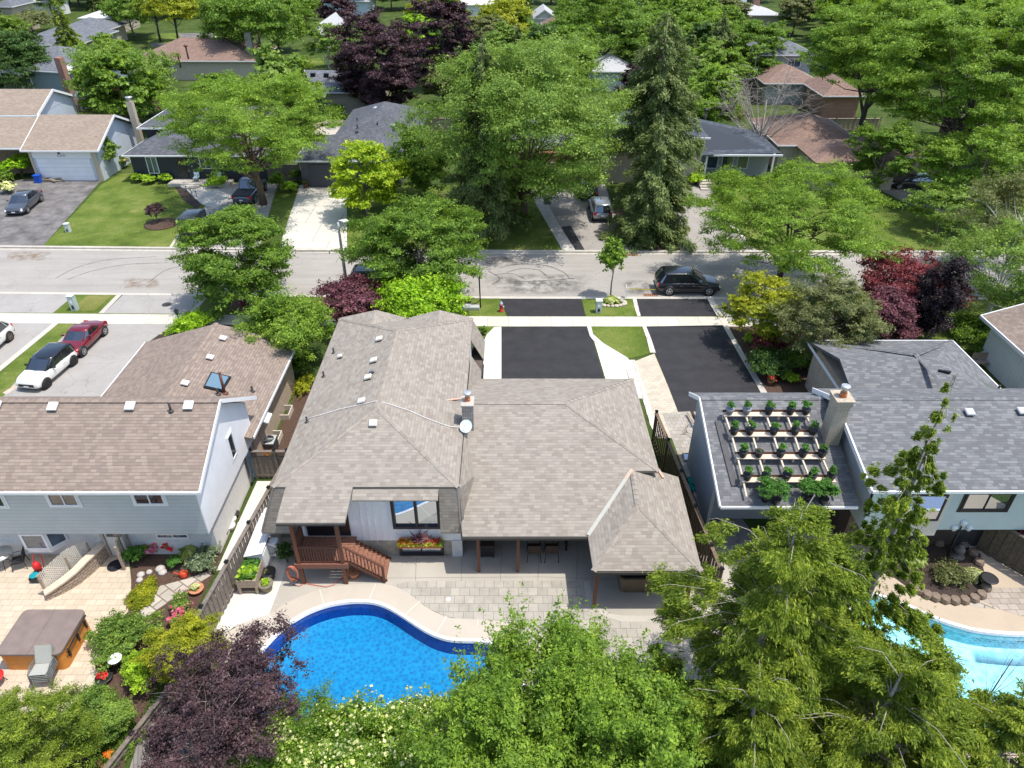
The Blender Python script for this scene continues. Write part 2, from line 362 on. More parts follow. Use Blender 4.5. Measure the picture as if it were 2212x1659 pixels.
def tree(nm, label, kind, base_px, top_y, wpx, leaf='green', cb=.3, cat='tree', group=None, dens=1.0, ls=4.6, bk='grey', z0=0, Y=None, nc=None, cr=.34, asp=.55, lean=(0,0), limbs=16, r0=None, flat=.7, cx=None, low=-.55, shape=1.0, core=.55, twigs=0, ry=1.0, bend=.5, power=.8, shoots=0, main=0):
    """base_px: foot of the trunk; top_y: picture row of the top; wpx: crown width; all turned into metres at the tree"""
    g = at(*base_px, z0) if Y is None else Vector((atY(base_px[0], base_px[1], Y).x, Y, z0))
    top = atY(base_px[0], top_y, g.y).z-z0; pp = pxs((g.x, g.y, top*.6)); Rr = wpx*pp/2*(1.1 if kind != 'spruce' else 1); h = max(top-.10*Rr*(kind != 'spruce'), .3)
    rng = rngn(); s = ls*pp; h0 = h*cb
    if kind == 'spruce':
        h = top; area = Rr*(h-h0)*1.3; n = int(min(150000, 6.5*dens*area/(s*s*.4*.5)))
        P, Nn, C, al = cone_crown(rng, h0, h, Rr, n, s, levels=int(14+h), power=power)
        V = leaf_mesh('c', P, Nn, s*1.25, .32, rng, along=al, jit=.5)
        mb = MB(); rr = r0 or .02*h; mb.tube([(0,0,-.1),(0,0,h*.5),(0,0,h*.97)], [rr*1.2, rr*.7, .03])
        for i in rng.choice(len(C), min(40, len(C)), replace=False):
            c = Vector(C[i]); mb.tube([Vector((0,0,c.z+.1*Rr)), c*.6+Vector((0,0,c.z*.4+.05*Rr)), c], [rr*.25, rr*.16, rr*.05], n=4, cap=False)
    else:
        area = math.pi*Rr*(h-h0)/2*1.2; n = int(min(170000, 6.0*dens*area/(s*s*asp*.5)))
        P, Nn, C, _, _ = round_crown(rng, h0, h, Rr, int((nc or 44)*1.25), cr, n, s, asp, flat=flat, lean=lean, low=low, shape=shape, core=core)
        if ry != 1: P[:,1] *= ry; C[:,1] *= ry
        if shoots:   # long leafy shoots sticking out of the crown
            sp, sn = [], []
            for _ in range(shoots):
                c = C[rng.integers(0, len(C))]; 
                if c[2] < h0+(h-h0)*.35: continue
                d = unit(np.array([[c[0]*.25, c[1]*.25, 1.6]])+.5*rng.normal(size=(1,3)))[0]; Ls = rng.uniform(.5,1.5); k = int(26*Ls)
                u = rng.uniform(0,1,k); rad = .16*(1-.6*u)[:,None]; q = c+np.array([0,0,cr*Rr*.4])+d*(u*Ls)[:,None]+rng.normal(size=(k,3))*rad*.6; sp.append(q); sn.append(unit(rng.normal(size=(k,3))+np.array([0,0,1.2])))
            P = np.concatenate([P]+sp); Nn = np.concatenate([Nn]+sn)
        V = leaf_mesh('c', P, Nn, s, asp, rng)
        mb = limbs_mb(rng, C, h0, h, r0 or .018*h+.03, limbs, lean=lean, twigs=twigs, bend=bend, main=main)
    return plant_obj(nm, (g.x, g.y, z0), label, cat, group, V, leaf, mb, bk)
def shrub(nm, label, c_px, wpx, hgt=None, leaf='green', z0=0, dens=1.0, ls=4.0, asp=.6, cat='shrub', group=None, Y=None, dx=1.0, flowers=None, fn=.1, nc=None, cr=.4, flat=.8, bk='brown', fs=1.0, jit=.6, ry=1.0):
    """low plant: c_px is its middle on the ground"""
    g = at(*c_px, z0) if Y is None else Vector((atY(c_px[0], c_px[1], Y).x, Y, z0))
    pp = pxs(g); Rr = wpx*pp/2; h = hgt or Rr*1.2; rng = rngn(); s = ls*pp
    area = math.pi*Rr*Rr*.6+Rr*h; n = int(min(90000, 5.0*dens*area/(s*s*asp*.5)))
    P, Nn, C, _, _ = round_crown(rng, .02, h, Rr, nc or 22, cr, n, s, asp, flat=flat, low=-.2, core=.4)
    P[:,2] = np.maximum(P[:,2], .03); P[:,1] *= ry
    V = leaf_mesh('c', P, Nn, s, asp, rng, jit=jit)
    mb = MB()
    for i in range(min(7, len(C))): mb.tube([(0,0,-.02), (C[i][0]*.4, C[i][1]*.4, C[i][2]*.55), tuple(C[i])], [.03*Rr+.006, .02*Rr+.004, .004], n=4, cap=False)
    t = plant_obj(nm, (g.x, g.y, z0), label, cat, group, V, leaf, mb, bk, part='foliage', stem='stem')
    if flowers:
        k = int(n*fn*.3); out = unit(P-np.array([0,0,h*.3])); rr = np.linalg.norm(P*np.array([1/Rr,1/Rr,1/h]),axis=1)
        sel = np.argsort(-rr+.25*rng.normal(size=len(rr)))[:k]
        Vf = leaf_mesh('f', P[sel]+out[sel]*s*.4+np.array([0,0,s*.3]), out[sel]+np.array([0,-.3,.8]), s*1.1*fs, .9, rng, jit=.3)
        me = mesh_quads('flowers', Vf); me.materials.append(lm(flowers)); o = bpy.data.objects.new('flowers', me); COL.objects.link(o); o.parent = t
    return t
# ---------------------------------------------------------------- the setting: ground sheets, road, kerbs, drives, pools
from mathutils.geometry import tessellate_polygon
def grassmat(name, c1, c2, c3, dry=(.27,.22,.08), dv=.5):
    if name in _M: return _M[name]
    m, nt, b = base(name); v = objpos(nt)
    f = noise(nt, v, .35, 5, .65); c = ramp(nt, f, [(.32, c1), (.5, c2), (.68, c3)])
    g = noise(nt, v, 9, 4, .75); c = mixc(nt, .55, c, ramp(nt, g, [(.3,(.35,.35,.35)),(.68,(1.35,1.35,1.2))]), 'MULTIPLY')
    d = noise(nt, v, .8, 4, .7); c = mixc(nt, math_n(nt, 'MULTIPLY', ramp(nt, d, [(.58,(0,0,0)),(.72,(1,1,1))]), dv), c, dry)
    nt.links.new(c, b.inputs['Base Color']); b.inputs['Roughness'].default_value = .95; b.inputs['Specular IOR Level'].default_value = .1
    bump(nt, b, g, .9, .06); _M[name] = m; return m
def pavemat(name, c, dark=.6, sc=1.0, cracks=.5, speck=.12, rough=.9, tracks=False):
    if name in _M: return _M[name]
    m, nt, b = base(name); v = objpos(nt)
    f = noise(nt, v, .25*sc, 6, .65); col = ramp(nt, f, [(.3, tuple(x*dark for x in c)), (.62, c)])
    g = noise(nt, v, 40, 3); col = mixc(nt, speck*3, col, ramp(nt, g, [(.3,(.5,.5,.5)),(.7,(1.15,1.15,1.15))]), 'MULTIPLY')
    vo = N(nt, 'ShaderNodeTexVoronoi', feature='DISTANCE_TO_EDGE'); vo.inputs['Scale'].default_value = .35
    mp = N(nt, 'ShaderNodeVectorMath', operation='ADD'); nz = N(nt, 'ShaderNodeTexNoise'); nz.inputs['Scale'].default_value = 1.2; nz.inputs['Detail'].default_value = 5
    nt.links.new(v, nz.inputs['Vector']); nt.links.new(v, mp.inputs[0]); nt.links.new(nz.outputs['Color'], mp.inputs[1]); nt.links.new(mp.outputs[0], vo.inputs['Vector'])
    k = math_n(nt, 'LESS_THAN', vo.outputs['Distance'], .006)
    col = mixc(nt, math_n(nt, 'MULTIPLY', k, cracks), col, tuple(x*.35 for x in c))
    if tracks:
        wv = noise(nt, v, .12, 2); 
        st = N(nt, 'ShaderNodeMapping'); st.inputs['Scale'].default_value = (.06,1.1,1); nt.links.new(v, st.inputs[0])
        s2 = noise(nt, st.outputs[0], 1.0, 5, .7); col = mixc(nt, .3, col, ramp(nt, s2, [(.35,(.55,.53,.5)),(.6,(1,1,1))]), 'MULTIPLY')
    nt.links.new(col, b.inputs['Base Color']); b.inputs['Roughness'].default_value = rough; b.inputs['Specular IOR Level'].default_value = .3
    bump(nt, b, g, .3, .01); _M[name] = m; return m
GR = grassmat('lawn_grass', (.07,.11,.02), (.12,.17,.032), (.19,.22,.06), dry=(.25,.23,.09), dv=.75)
GD = grassmat('dry_grass', (.14,.16,.035), (.19,.20,.06), (.27,.24,.10), dv=.9)
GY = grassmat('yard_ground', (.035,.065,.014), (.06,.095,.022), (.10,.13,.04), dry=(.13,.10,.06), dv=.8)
ROADM = pavemat('road_asphalt', (.385,.36,.325), .86, tracks=True, cracks=.2)
CONC = pavemat('concrete_light', (.53,.49,.425), .82, cracks=.0, speck=.06)
WHCONC = pavemat('new_concrete', (.62,.59,.53), .93, cracks=0, speck=.04)
OLDASPH = pavemat('worn_asphalt', (.22,.205,.195), .35, sc=3, cracks=.6)
GREYDRV = pavemat('grey_asphalt', (.37,.35,.325), .85, sc=2, cracks=.35)
BLACKTOP = pavemat('black_asphalt', (.044,.043,.047), .65, sc=4, cracks=0, speck=.3, rough=.7, tracks=True)
MULCH = mat('mulch', (.085,.05,.035), .95, .6, 25, bmp=1)
SOIL = mat('soil', (.05,.035,.028), .95, .5, 20, bmp=1)
def sheet(name, pts, m, z=0.0, holes=(), pix=True):
    """flat ground sheet; pts are picture points of its outline on the ground (pix) or metres"""
    lp = [[(at(*p) if pix else Vector((p[0],p[1],0))) for p in pts]]+[[Vector((h[0],h[1],0)) for h in ho] for ho in holes]
    V = [Vector((p.x,p.y,z)) for l in lp for p in l]
    mb = MB(); tr = tessellate_polygon([[Vector((p.x,p.y,0)) for p in l] for l in lp])
    fs = []
    for t in tr:
        a, b_, c = (V[i] for i in t)
        fs.append(t if (b_-a).cross(c-a).z > 0 else t[::-1])
    mb.raw(V, fs); return struct(name, mb, m)
def spline(pts, k=6, closed=True):
    P = [Vector((p[0],p[1],0)) for p in pts]; n = len(P); out = []
    for i in range(n if closed else n-1):
        a, b_, c, d = (P[(i-1)%n] if closed or i else P[0]), P[i], P[(i+1)%n], (P[(i+2)%n] if closed or i+2 < n else P[-1])
        for j in range(k):
            t = j/k; out.append(.5*((2*b_)+(c-a)*t+(2*a-5*b_+4*c-d)*t*t+(3*b_-a-3*c+d)*t**3))
    if not closed: out.append(P[-1])
    return out
def Z(o, l):   # enlarged-crop points -> overview points; o = source corner of the crop
    return [(o[0]*.57604+x*.26042, o[1]*.57604+y*.26042) for x, y in l]
A21, A22, A23, A24 = (0,700), (950,700), (1900,700), (2840,700)
A31, A32, A33, A34 = (0,1400), (950,1400), (1900,1400), (2840,1400)
A41, A42, A43, A44 = (0,2130), (950,2130), (1900,2130), (2840,2130)
A11, A12, A13, A14 = (0,0), (950,0), (1900,0), (2840,0)
# pools first: their outlines are holes in the yard
p1px = Z(A42, [(120,630),(240,510),(350,430),(480,360),(620,312),(760,287),(880,280),(1000,290),(1100,322),(1200,377),(1300,442),(1400,507),(1500,559),(1600,592),(1700,605),(1820,608),(1950,620),(2070,665),(2160,740),(2230,900),(2200,1100),(2050,1300),(1700,1450),(1300,1540),(900,1580),(500,1560),(200,1450),(60,1300),(0,1100),(10,900),(45,740)])
POOL1 = spline([at(*p) for p in p1px], 3)
p2px = Z(A44, [(870,225),(1000,235),(1120,270),(1250,320),(1370,375),(1500,430),(1650,480),(1800,520),(1950,540),(2150,555),(2400,560),(2650,640),(2750,900),(2600,1200),(2250,1400),(1700,1400),(1150,1150),(850,800),(760,500),(790,300)])
POOL2 = spline([at(*p) for p in p2px], 3)
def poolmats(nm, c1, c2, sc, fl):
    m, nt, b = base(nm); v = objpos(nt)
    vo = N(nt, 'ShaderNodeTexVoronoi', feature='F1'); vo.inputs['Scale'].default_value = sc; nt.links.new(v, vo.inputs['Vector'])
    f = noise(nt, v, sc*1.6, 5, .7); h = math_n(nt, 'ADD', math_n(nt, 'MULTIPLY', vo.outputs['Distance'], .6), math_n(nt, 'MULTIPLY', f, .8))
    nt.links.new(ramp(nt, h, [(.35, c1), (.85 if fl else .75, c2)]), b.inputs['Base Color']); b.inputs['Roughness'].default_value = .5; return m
def inset(poly, d):
    n = len(poly); out = []; area = sum(poly[i].x*poly[(i+1)%n].y-poly[(i+1)%n].x*poly[i].y for i in range(n)); sg = 1 if area > 0 else -1
    for i in range(n):
        t = (poly[(i+1)%n]-poly[i-1]).normalized(); out.append(poly[i]+Vector((-t.y, t.x, 0))*d*sg)
    return out
def pool(nm, poly, wallm, floorm, watm, depth, cw, copm, lab):
    n = len(poly); po = thing(nm, (sum(p.x for p in poly)/n, sum(p.y for p in poly)/n, 0), lab, 'pool')
    mb = MB(); fl = inset(poly, .12); mid = inset(poly, .8)
    V = [Vector((p.x,p.y,.0)) for p in poly]+[Vector((p.x,p.y,-depth*.8)) for p in fl]
    mb.raw(V, [(i,n+i,n+(i+1)%n,(i+1)%n) for i in range(n)]); link('liner_wall', mb, wallm, po, world=True)
    mb = MB(); c = Vector((sum(p.x for p in poly)/n, sum(p.y for p in poly)/n, -depth))
    V = [Vector((p.x,p.y,-depth*.8)) for p in fl]+[Vector((p.x,p.y,-depth)) for p in mid]+[c]
    mb.raw(V, [(i,(i+1)%n,n+(i+1)%n,n+i) for i in range(n)]+[(n+i,n+(i+1)%n,2*n) for i in range(n)], True); link('pool_floor', mb, floorm, po, world=True)
    o = inset(poly, -cw); z = .05; i2 = inset(poly, .03)
    mb = MB(); V = [Vector((p.x,p.y,z)) for p in i2]+[Vector((p.x,p.y,z)) for p in o]+[Vector((p.x,p.y,-.1)) for p in i2]+[Vector((p.x,p.y,.0)) for p in o]
    mb.raw(V, [(i,(i+1)%n,n+(i+1)%n,n+i) for i in range(n)]+[(i,2*n+i,2*n+(i+1)%n,(i+1)%n) for i in range(n)]+[(n+i,n+(i+1)%n,3*n+(i+1)%n,3*n+i) for i in range(n)]); link('coping', mb, copm, po, world=True)
    mb = MB(); tr = tessellate_polygon([[Vector((p.x,p.y,0)) for p in poly]]); mb.raw([Vector((p.x,p.y,-.14)) for p in poly], tr); link('water_surface', mb, watm, po, world=True)
    return po
def watermat(nm, tint):
    m, nt, b = base(nm); nt.nodes.remove(b); out = [n for n in nt.nodes if n.type == 'OUTPUT_MATERIAL'][0]
    t = N(nt, 'ShaderNodeBsdfTransparent'); t.inputs[0].default_value = (*tint,1); g = N(nt, 'ShaderNodeBsdfGlossy'); g.inputs['Roughness'].default_value = .03
    fr = N(nt, 'ShaderNodeFresnel'); fr.inputs[0].default_value = 1.33; bp = N(nt, 'ShaderNodeBump'); bp.inputs['Strength'].default_value = .35; bp.inputs['Distance'].default_value = .03
    nt.links.new(noise(nt, objpos(nt), 5, 3), bp.inputs['Height']); nt.links.new(bp.outputs[0], g.inputs['Normal']); nt.links.new(bp.outputs[0], fr.inputs['Normal'])
    mx = N(nt, 'ShaderNodeMixShader'); nt.links.new(fr.outputs[0], mx.inputs[0]); nt.links.new(t.outputs[0], mx.inputs[1]); nt.links.new(g.outputs[0], mx.inputs[2]); nt.links.new(mx.outputs[0], out.inputs[0]); return m
# road level and the two raised blocks of yards
def lerpx(xs, ys, x): return float(np.interp(x, xs, ys))
kx = [-140, 0, 140]; NK = [51.0, 48.40, 48.1]; FK = [59.3, 56.65, 56.5]; SL = [45.6, 43.93, 43.9]; SH = [47.0, 45.35, 45.2]
big = 700
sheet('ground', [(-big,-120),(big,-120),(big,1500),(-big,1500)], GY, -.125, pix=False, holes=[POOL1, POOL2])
sheet('road', [(kx[0],NK[0]),(0,NK[1]),(kx[2],NK[2]),(kx[2],FK[2]),(0,FK[1]),(kx[0],FK[0])], ROADM, -.12, pix=False)
def block(name, pts, holes, m):
    o = sheet(name, pts, m, 0, holes, pix=False); mb = MB()
    P = [Vector((p[0],p[1],0)) for p in pts]
    for i in range(len(P)):
        a, b_ = P[i], P[(i+1)%len(P)]; mb.face([a, b_, b_-Vector((0,0,.124)), a-Vector((0,0,.124))])
    struct('kerb_face', mb, CONC)
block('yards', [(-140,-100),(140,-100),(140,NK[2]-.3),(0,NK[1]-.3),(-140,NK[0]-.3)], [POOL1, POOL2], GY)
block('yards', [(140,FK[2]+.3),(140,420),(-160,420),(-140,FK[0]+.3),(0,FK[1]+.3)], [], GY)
def strip(name, ya, yb, off, m, z0, z1):
    mb = MB(); V = []
    for i in range(3):
        V += [(kx[i], ya[i]+off[0], z0), (kx[i], yb[i]+off[1], z0), (kx[i], ya[i]+off[0], z1), (kx[i], yb[i]+off[1], z1)]
    fs = []
    for i in (0,1):
        a, b_ = i*4, i*4+4; fs += [(a+2,b_+2,b_+3,a+3),(a,b_,b_+2,a+2),(a+1,a+3,b_+3,b_+1)]
    mb.raw(V, fs); return struct(name, mb, m)
KERB = brick('kerb_concrete', (.48,.44,.38), (.55,.51,.44), (.35,.32,.28), 3.0, 9, .015, flat=True, var=.35)
strip('kerb', NK, NK, (-.32,.0), KERB, -.12, .022)
strip('kerb', FK, FK, (0,.32), KERB, -.12, .022)
strip('gutter', NK, NK, (.0,.28), KERB, -.13, -.112)
strip('gutter', FK, FK, (-.28,0), KERB, -.13, -.112)
SIDEW = brick('sidewalk_slabs', (.54,.50,.42), (.61,.57,.49), (.30,.28,.25), 1.5, 1.9, .012, flat=True, var=.25)
strip('sidewalk', SL, SH, (0,0), SIDEW, 0, .012)
# front lawns either side of the road
sheet('lawn', [(-5,43.85),(-16,43.9),(-30,44.1),(-30,47.9),(-15,48.2),(0,48.05),(16,47.9),(16,44.0)], GR, .004, pix=False)
sheet('lawn', Z(A21, [(0,875),(120,880),(0,980),(-200,1060),(-600,1060),(-300,870)]), GR, .006)
sheet('lawn', Z(A21, [(-60,900),(985,885),(820,1052),(-600,1052)]), GR, .006)
sheet('driveway', Z(A21, [(100,887),(635,885),(440,1048),(-700,1044),(-300,900)]), GREYDRV, .010)
sheet('lawn', Z(A21, [(720,905),(930,900),(790,1030),(580,1030)]), GD, .014)
sheet('kerb_strip', Z(A21, [(980,886),(1022,886),(862,1050),(818,1050)]), CONC, .016)
sheet('driveway', Z(A21, [(1022,897),(1700,893),(1575,1056),(862,1050)]), GREYDRV, .010)
sheet('kerb_strip', Z(A21, [(1700,893),(1735,893),(1605,1058),(1565,1058)]), CONC, .016)
sheet('driveway', Z(A21, [(-900,1120),(440,1132),(0,1490),(-900,2300)]), GREYDRV, .010)
sheet('kerb_strip', Z(A21, [(440,1132),(490,1132),(0,1535),(-120,1640),(-180,1640),(0,1490)]), CONC, .016)
sheet('lawn', Z(A21, [(490,1132),(660,1132),(100,1690),(-400,2100),(-500,2000),(-60,1590)]), GR, .006)
sheet('driveway', Z(A21, [(640,1132),(1450,1138),(1215,1300),(700,2100),(-260,2100),(110,1640)]), GREYDRV, .010)
sheet('flower_bed', Z(A21, [(1400,1140),(2200,1150),(2250,1400),(1250,1290)]), SOIL, .007)
sheet('kerb_strip', Z(A31, [(130,95),(160,110),(60,175),(20,165)]), brick('edge_blocks', (.55,.42,.33), (.62,.5,.4), (.3,.25,.2), .3,.2,.01,flat=True), .018)
# drives of the middle and right houses
sheet('driveway', [(1079.7,641.5)]+Z(A23, [(617,916),(657,1076)])+[(1095,683.5)], BLACKTOP, .012)
sheet('driveway', [(1083,706),(1272,705),(1306,822),(1310,845),(1083,845)], BLACKTOP, .012)
sheet('path', [(1083,706),(1068,706.6),(1051,723.5),(1045.9,736.5),(1040.7,850),(1083,850)], brick('new_slabs',(.70,.66,.59),(.73,.69,.62),(.5,.47,.42),1.2,1.4,.01,flat=True,var=.12), .014)
sheet('path', Z(A23, [(727,1283),(960,1425),(1010,1590),(1050,1750),(840,1750),(820,1595)]), brick('new_slabs',(.70,.66,.59),(.73,.69,.62),(.5,.47,.42),1.2,1.4,.01,flat=True), .014)
def ribbon(name, a, b_, m, z0, z1, o):
    mb = MB(); A = [at(*p) for p in Z(o, a)]; B = [at(*p) for p in Z(o, b_)]; n = len(A)
    for i in range(n-1):
        q = [A[i], A[i+1], B[i+1], B[i]]; up_ = Vector((0,0,z1)); 
        t = [p+up_ for p in q]; mb.face(t if (t[1]-t[0]).cross(t[2]-t[0]).z > 0 else t[::-1])
        mb.face([A[i], A[i+1], A[i+1]+up_, A[i]+up_]); mb.face([B[i+1], B[i], B[i]+up_, B[i+1]+up_])
    return struct(name, mb, m)
STONE = brick('light_stone', (.66,.60,.50), (.74,.69,.6), (.28,.24,.2), .7, .5, .02, flat=True, var=.35)
ribbon('kerb_strip', [(665,1157),(690,1240),(722,1281),(960,1425),(1015,1590),(1050,1760)], [(700,1157),(716,1225),(800,1300),(1000,1420),(1050,1480),(1130,1760)], WHCONC, 0, .03, A23)
ribbon('kerb_strip', [(1020,1440),(1060,1560),(1090,1640),(1190,1980),(1235,2075)], [(1062,1440),(1100,1560),(1130,1640),(1245,1980),(1290,2075)], STONE, 0, .05, A23)
PAV = brick('tan_pavers', (.50,.43,.33), (.60,.52,.41), (.30,.25,.2), .32, .2, .008, flat=True, var=.3)
sheet('path', Z(A23, [(1060,1450),(1225,1385),(1340,1659),(1440,1920),(1500,2080),(1250,2090),(1130,1640)]), PAV, .012)
ribbon('kerb_strip', [(1042,918),(1060,1000),(1085,1078)], [(1072,918),(1092,1000),(1112,1076)], STONE, 0, .035, A23)
ribbon('kerb_strip', [(1125,1160),(1160,1260),(1190,1380)], [(1156,1160),(1196,1260),(1236,1380)], STONE, 0, .035, A23)
sheet('driveway', Z(A23, [(1072,920),(1655,915),(1745,1075),(1112,1076)]), BLACKTOP, .012)
sheet('driveway', Z(A23, [(1156,1160),(1790,1150),(2080,1659),(2210,1870),(2300,2100),(1520,2100),(1340,1659),(1232,1380)]), BLACKTOP, .012)
ribbon('kerb_strip', [(1655,915),(1700,1000),(1745,1075)], [(1705,915),(1750,1000),(1790,1075)], STONE, 0, .035, A23)
ribbon('kerb_strip', [(1790,1150),(1930,1400),(2080,1659),(2130,1760)], [(1830,1150),(1975,1400),(2130,1659),(2190,1760)], CONC, 0, .035, A23)
sheet('path', Z(A23, [(1705,915),(1850,930),(1900,1075),(1790,1075)]), brick('grey_cobbles',(.36,.34,.31),(.5,.47,.43),(.2,.18,.16),.22,.14,.01,flat=True), .012)
sheet('lawn', Z(A23, [(700,1157),(1125,1157),(1190,1380),(1120,1400),(1010,1425),(800,1300),(716,1225)]), GR, .008)
sheet('lawn', Z(A22, [(1840,1155),(2020,1157),(1935,1225),(1905,1270)]), GR, .008)
sheet('flower_bed', [(1545,644),(1700,650),(1790,690),(1560,688)], SOIL, .007)
sheet('flower_bed', [(1578,706),(1790,708),(1900,860),(1655,860)], MULCH, .013)
sheet('lawn', [(1950,640),(2400,640),(2400,684),(1950,684)], GR, .006)
sheet('lawn', [(1990,704),(2400,704),(2400,900),(2100,900),(2000,760)], GR, .006)
# across the road
sheet('lawn', [(93,531.5),(220,398),(262,375),(330,372),(600,372),(700,450),(560,532),(366,533)], GR, .006)
sheet('driveway', [(80,386),(222,386),(93,531.5),(-90,531),(-80,400),(0,392)], OLDASPH, .010)
sheet('lawn', [(-300,533),(-90,531),(-60,430),(20,400),(-40,380),(-300,380)], GR, .006)
sheet('driveway', [(478,396),(600,396),(560,534),(374,533.5),(440,450)], GREYDRV, .012)
ribbon('kerb_strip', [(1405,502),(1480,390)], [(1428,502),(1496,400)], CONC, 0, .03, A21)
sheet('path', [(386,400),(408,392),(440,392),(500,425),(470,452),(432,440)], brick('pale_pavers',(.52,.49,.44),(.6,.57,.52),(.36,.33,.3),.4,.3,.01,flat=True), .014)
sheet('flower_bed', [(372,396),(388,396),(436,442),(424,452),(396,432)], SOIL, .015)
sheet('driveway', [(648,400),(749,400),(750,541),(601,541)], brick('concrete_bays',(.55,.52,.45),(.6,.565,.49),(.33,.31,.28),3.1,4.2,.03,flat=True,var=.2), .012)
sheet('lawn', [(750,410),(900,400),(1090,400),(1160,430),(1212,541),(752,541)], GR, .006)
sheet('path', Z(A23, [(150,-60),(260,-60),(345,150),(470,380),(572,532),(465,532),(245,150)]), brick('pale_pavers',(.52,.49,.44),(.6,.57,.52),(.36,.33,.3),.4,.3,.01,flat=True), .014)
sheet('driveway', Z(A23, [(260,-60),(800,-60),(900,230),(1020,532),(572,536),(470,380),(345,150)]), pavemat('drive_tan_grey',(.36,.33,.30),.8,sc=2), .012)
sheet('driveway_patch', Z(A23, [(450,335),(530,325),(655,538),(578,538)]), BLACKTOP, .018)
sheet('driveway_patch', Z(A23, [(295,55),(325,45),(368,148),(312,152)]), BLACKTOP, .018)
sheet('mulch_bed', Z(A23, [(880,150),(1340,150),(1430,532),(1030,532),(900,232)]), MULCH, .010)
sheet('driveway', Z(A23, [(1350,380),(1440,60),(1490,-40),(1750,-60),(1680,120),(1840,320),(2040,532),(1470,535)]), pavemat('drive_tan_grey',(.36,.33,.30),.8), .012)
ribbon('kerb_strip', [(1680,115),(1840,315),(2040,528)], [(1710,110),(1880,310),(2072,528)], CONC, 0, .03, A23)
ribbon('kerb_strip', [(1340,380),(1400,470),(1450,533)], [(1368,380),(1425,470),(1472,533)], CONC, 0, .03, A23)
sheet('lawn', [(1540,420),(1640,380),(1950,400),(2300,440),(2300,543),(1632,541)], GR, .006)
sheet('driveway', [(1870,395),(2010,395),(2040,470),(1960,440)], GREYDRV, .012)
# back rows: lanes and lawns glimpsed between trees
sheet('lawn', Z(A11, [(1230,290),(1500,270),(1780,305),(1700,420),(1230,420)]), GR, .006)
sheet('driveway', Z(A11, [(1480,275),(1760,275),(1760,310),(1500,310)]), OLDASPH, .010)
sheet('sidewalk', Z(A11, [(1790,300),(1830,320),(1760,430),(1630,430)]), CONC, .012)
sheet('driveway', Z(A11, [(1250,355),(1620,370),(1640,400),(1250,385)]), OLDASPH, .011)
sheet('lawn', Z(A12, [(320,490),(560,480),(620,580),(300,580)]), GR, .006)
sheet('lawn', Z(A12, [(420,15),(520,15),(520,60),(420,60)]), GR, .006)
# back gardens
PAT = pavemat('patio_concrete', (.44,.405,.345), .85, sc=1.5, cracks=0, speck=.05)
cut = Z(A42, [(-120,480),(0,430),(130,385),(300,280),(550,180),(800,140),(1000,130),(1150,148),(1250,190),(1350,260),(1450,335),(1600,405),(1700,420),(1860,428),(2100,450),(2400,560)])
deckout = spline([at(*p) for p in cut], 4, closed=False)
DECKM = pavemat('pool_deck', (.50,.445,.37), .9, sc=2, cracks=0, speck=.05)
dk = [(p.x,p.y) for p in deckout]+[(1.5,11.5),(-12.2,11.5),(-13.0,17.5)]
sheet('pool_deck', dk, DECKM, .012, holes=[POOL1], pix=False)
jm = WHCONC
def joint(px0, px1, o, w=.035, z=.017, m=None, nm='deck_joint'):
    a, b_ = at(*Z(o,[px0])[0]), at(*Z(o,[px1])[0]); d = (b_-a).normalized(); s = Vector((-d.y,d.x,0))*w/2; mb = MB(); u = Vector((0,0,z))
    mb.face([a-s+u, b_-s+u, b_+s+u, a+s+u]); return struct(nm, mb, m or jm)
for q in [((550,180),(588,308)),((1015,130),(958,272)),((1385,275),(1248,398)),((1603,403),(1510,553)),((1862,425),(1860,480)),((125,395),(255,485)),((125,395),(0,510))]: joint(q[0], q[1], A42)
sheet('patio', Z(A42, [(-400,480),(-130,-380),(70,-420),(1000,-420),(2000,-300),(3000,-420),(4000,0),(4000,300),(4000,900),(2600,1000),(2400,560),(2100,450),(1860,440),(1700,425),(1150,150),(600,170),(130,390),(-120,490)]), PAT, .005)
sheet('patio', Z(A42, [(-420,700),(-170,0),(50,-260),(330,-250),(240,100),(130,385),(0,430),(-150,480)]), WHCONC, .008)
PAVG = brick('grey_pavers', (.36,.335,.285), (.43,.395,.335), (.24,.22,.19), .42, .42, .012, flat=True, var=.35)
sheet('patio', Z(A42, [(1150,146),(1300,110),(2700,105),(2750,300),(2820,400),(3000,440),(3200,440),(3400,1000),(2600,1000),(2400,560),(2100,450),(1860,427),(1700,420),(1600,405),(1450,335),(1350,260),(1250,190)]), PAVG, .009)
for x in (1345,1725,2050,2360,2680): joint((x+20,-420),(x,110), A42, .02, .0125, mat('joint_dark',(.2,.18,.16)))
joint((1060,85),(2400,75), A42, .015, .0125, mat('joint_dark',(.2,.18,.16)))
joint((2400,75),(3300,110), A42, .015, .0125, mat('joint_dark',(.2,.18,.16)))
ribbon('kerb_strip', [(640,110),(660,250),(720,350),(830,410),(950,445),(1500,450)], [(690,110),(710,240),(770,330),(860,380),(960,395),(1500,400)], CONC, 0, .012, A43)
BEIGE = brick('beige_patio_slabs', (.50,.42,.31), (.60,.49,.37), (.36,.29,.22), .45, .3, .01, flat=True, var=.2)
sheet('patio', Z(A41, [(-900,-1000),(1050,-260),(1090,120),(1085,330),(1040,400),(860,560),(835,700),(830,1000),(640,1100),(500,1250),(-900,1700)]), BEIGE, .010)
sheet('flower_bed', Z(A41, [(1090,0),(1100,-260),(1700,-420),(2200,-1100),(1800,0),(1500,600),(1230,1100),(1000,1700),(600,1700),(640,1100),(835,1000),(830,700),(870,560),(1085,340)]), MULCH, .012)
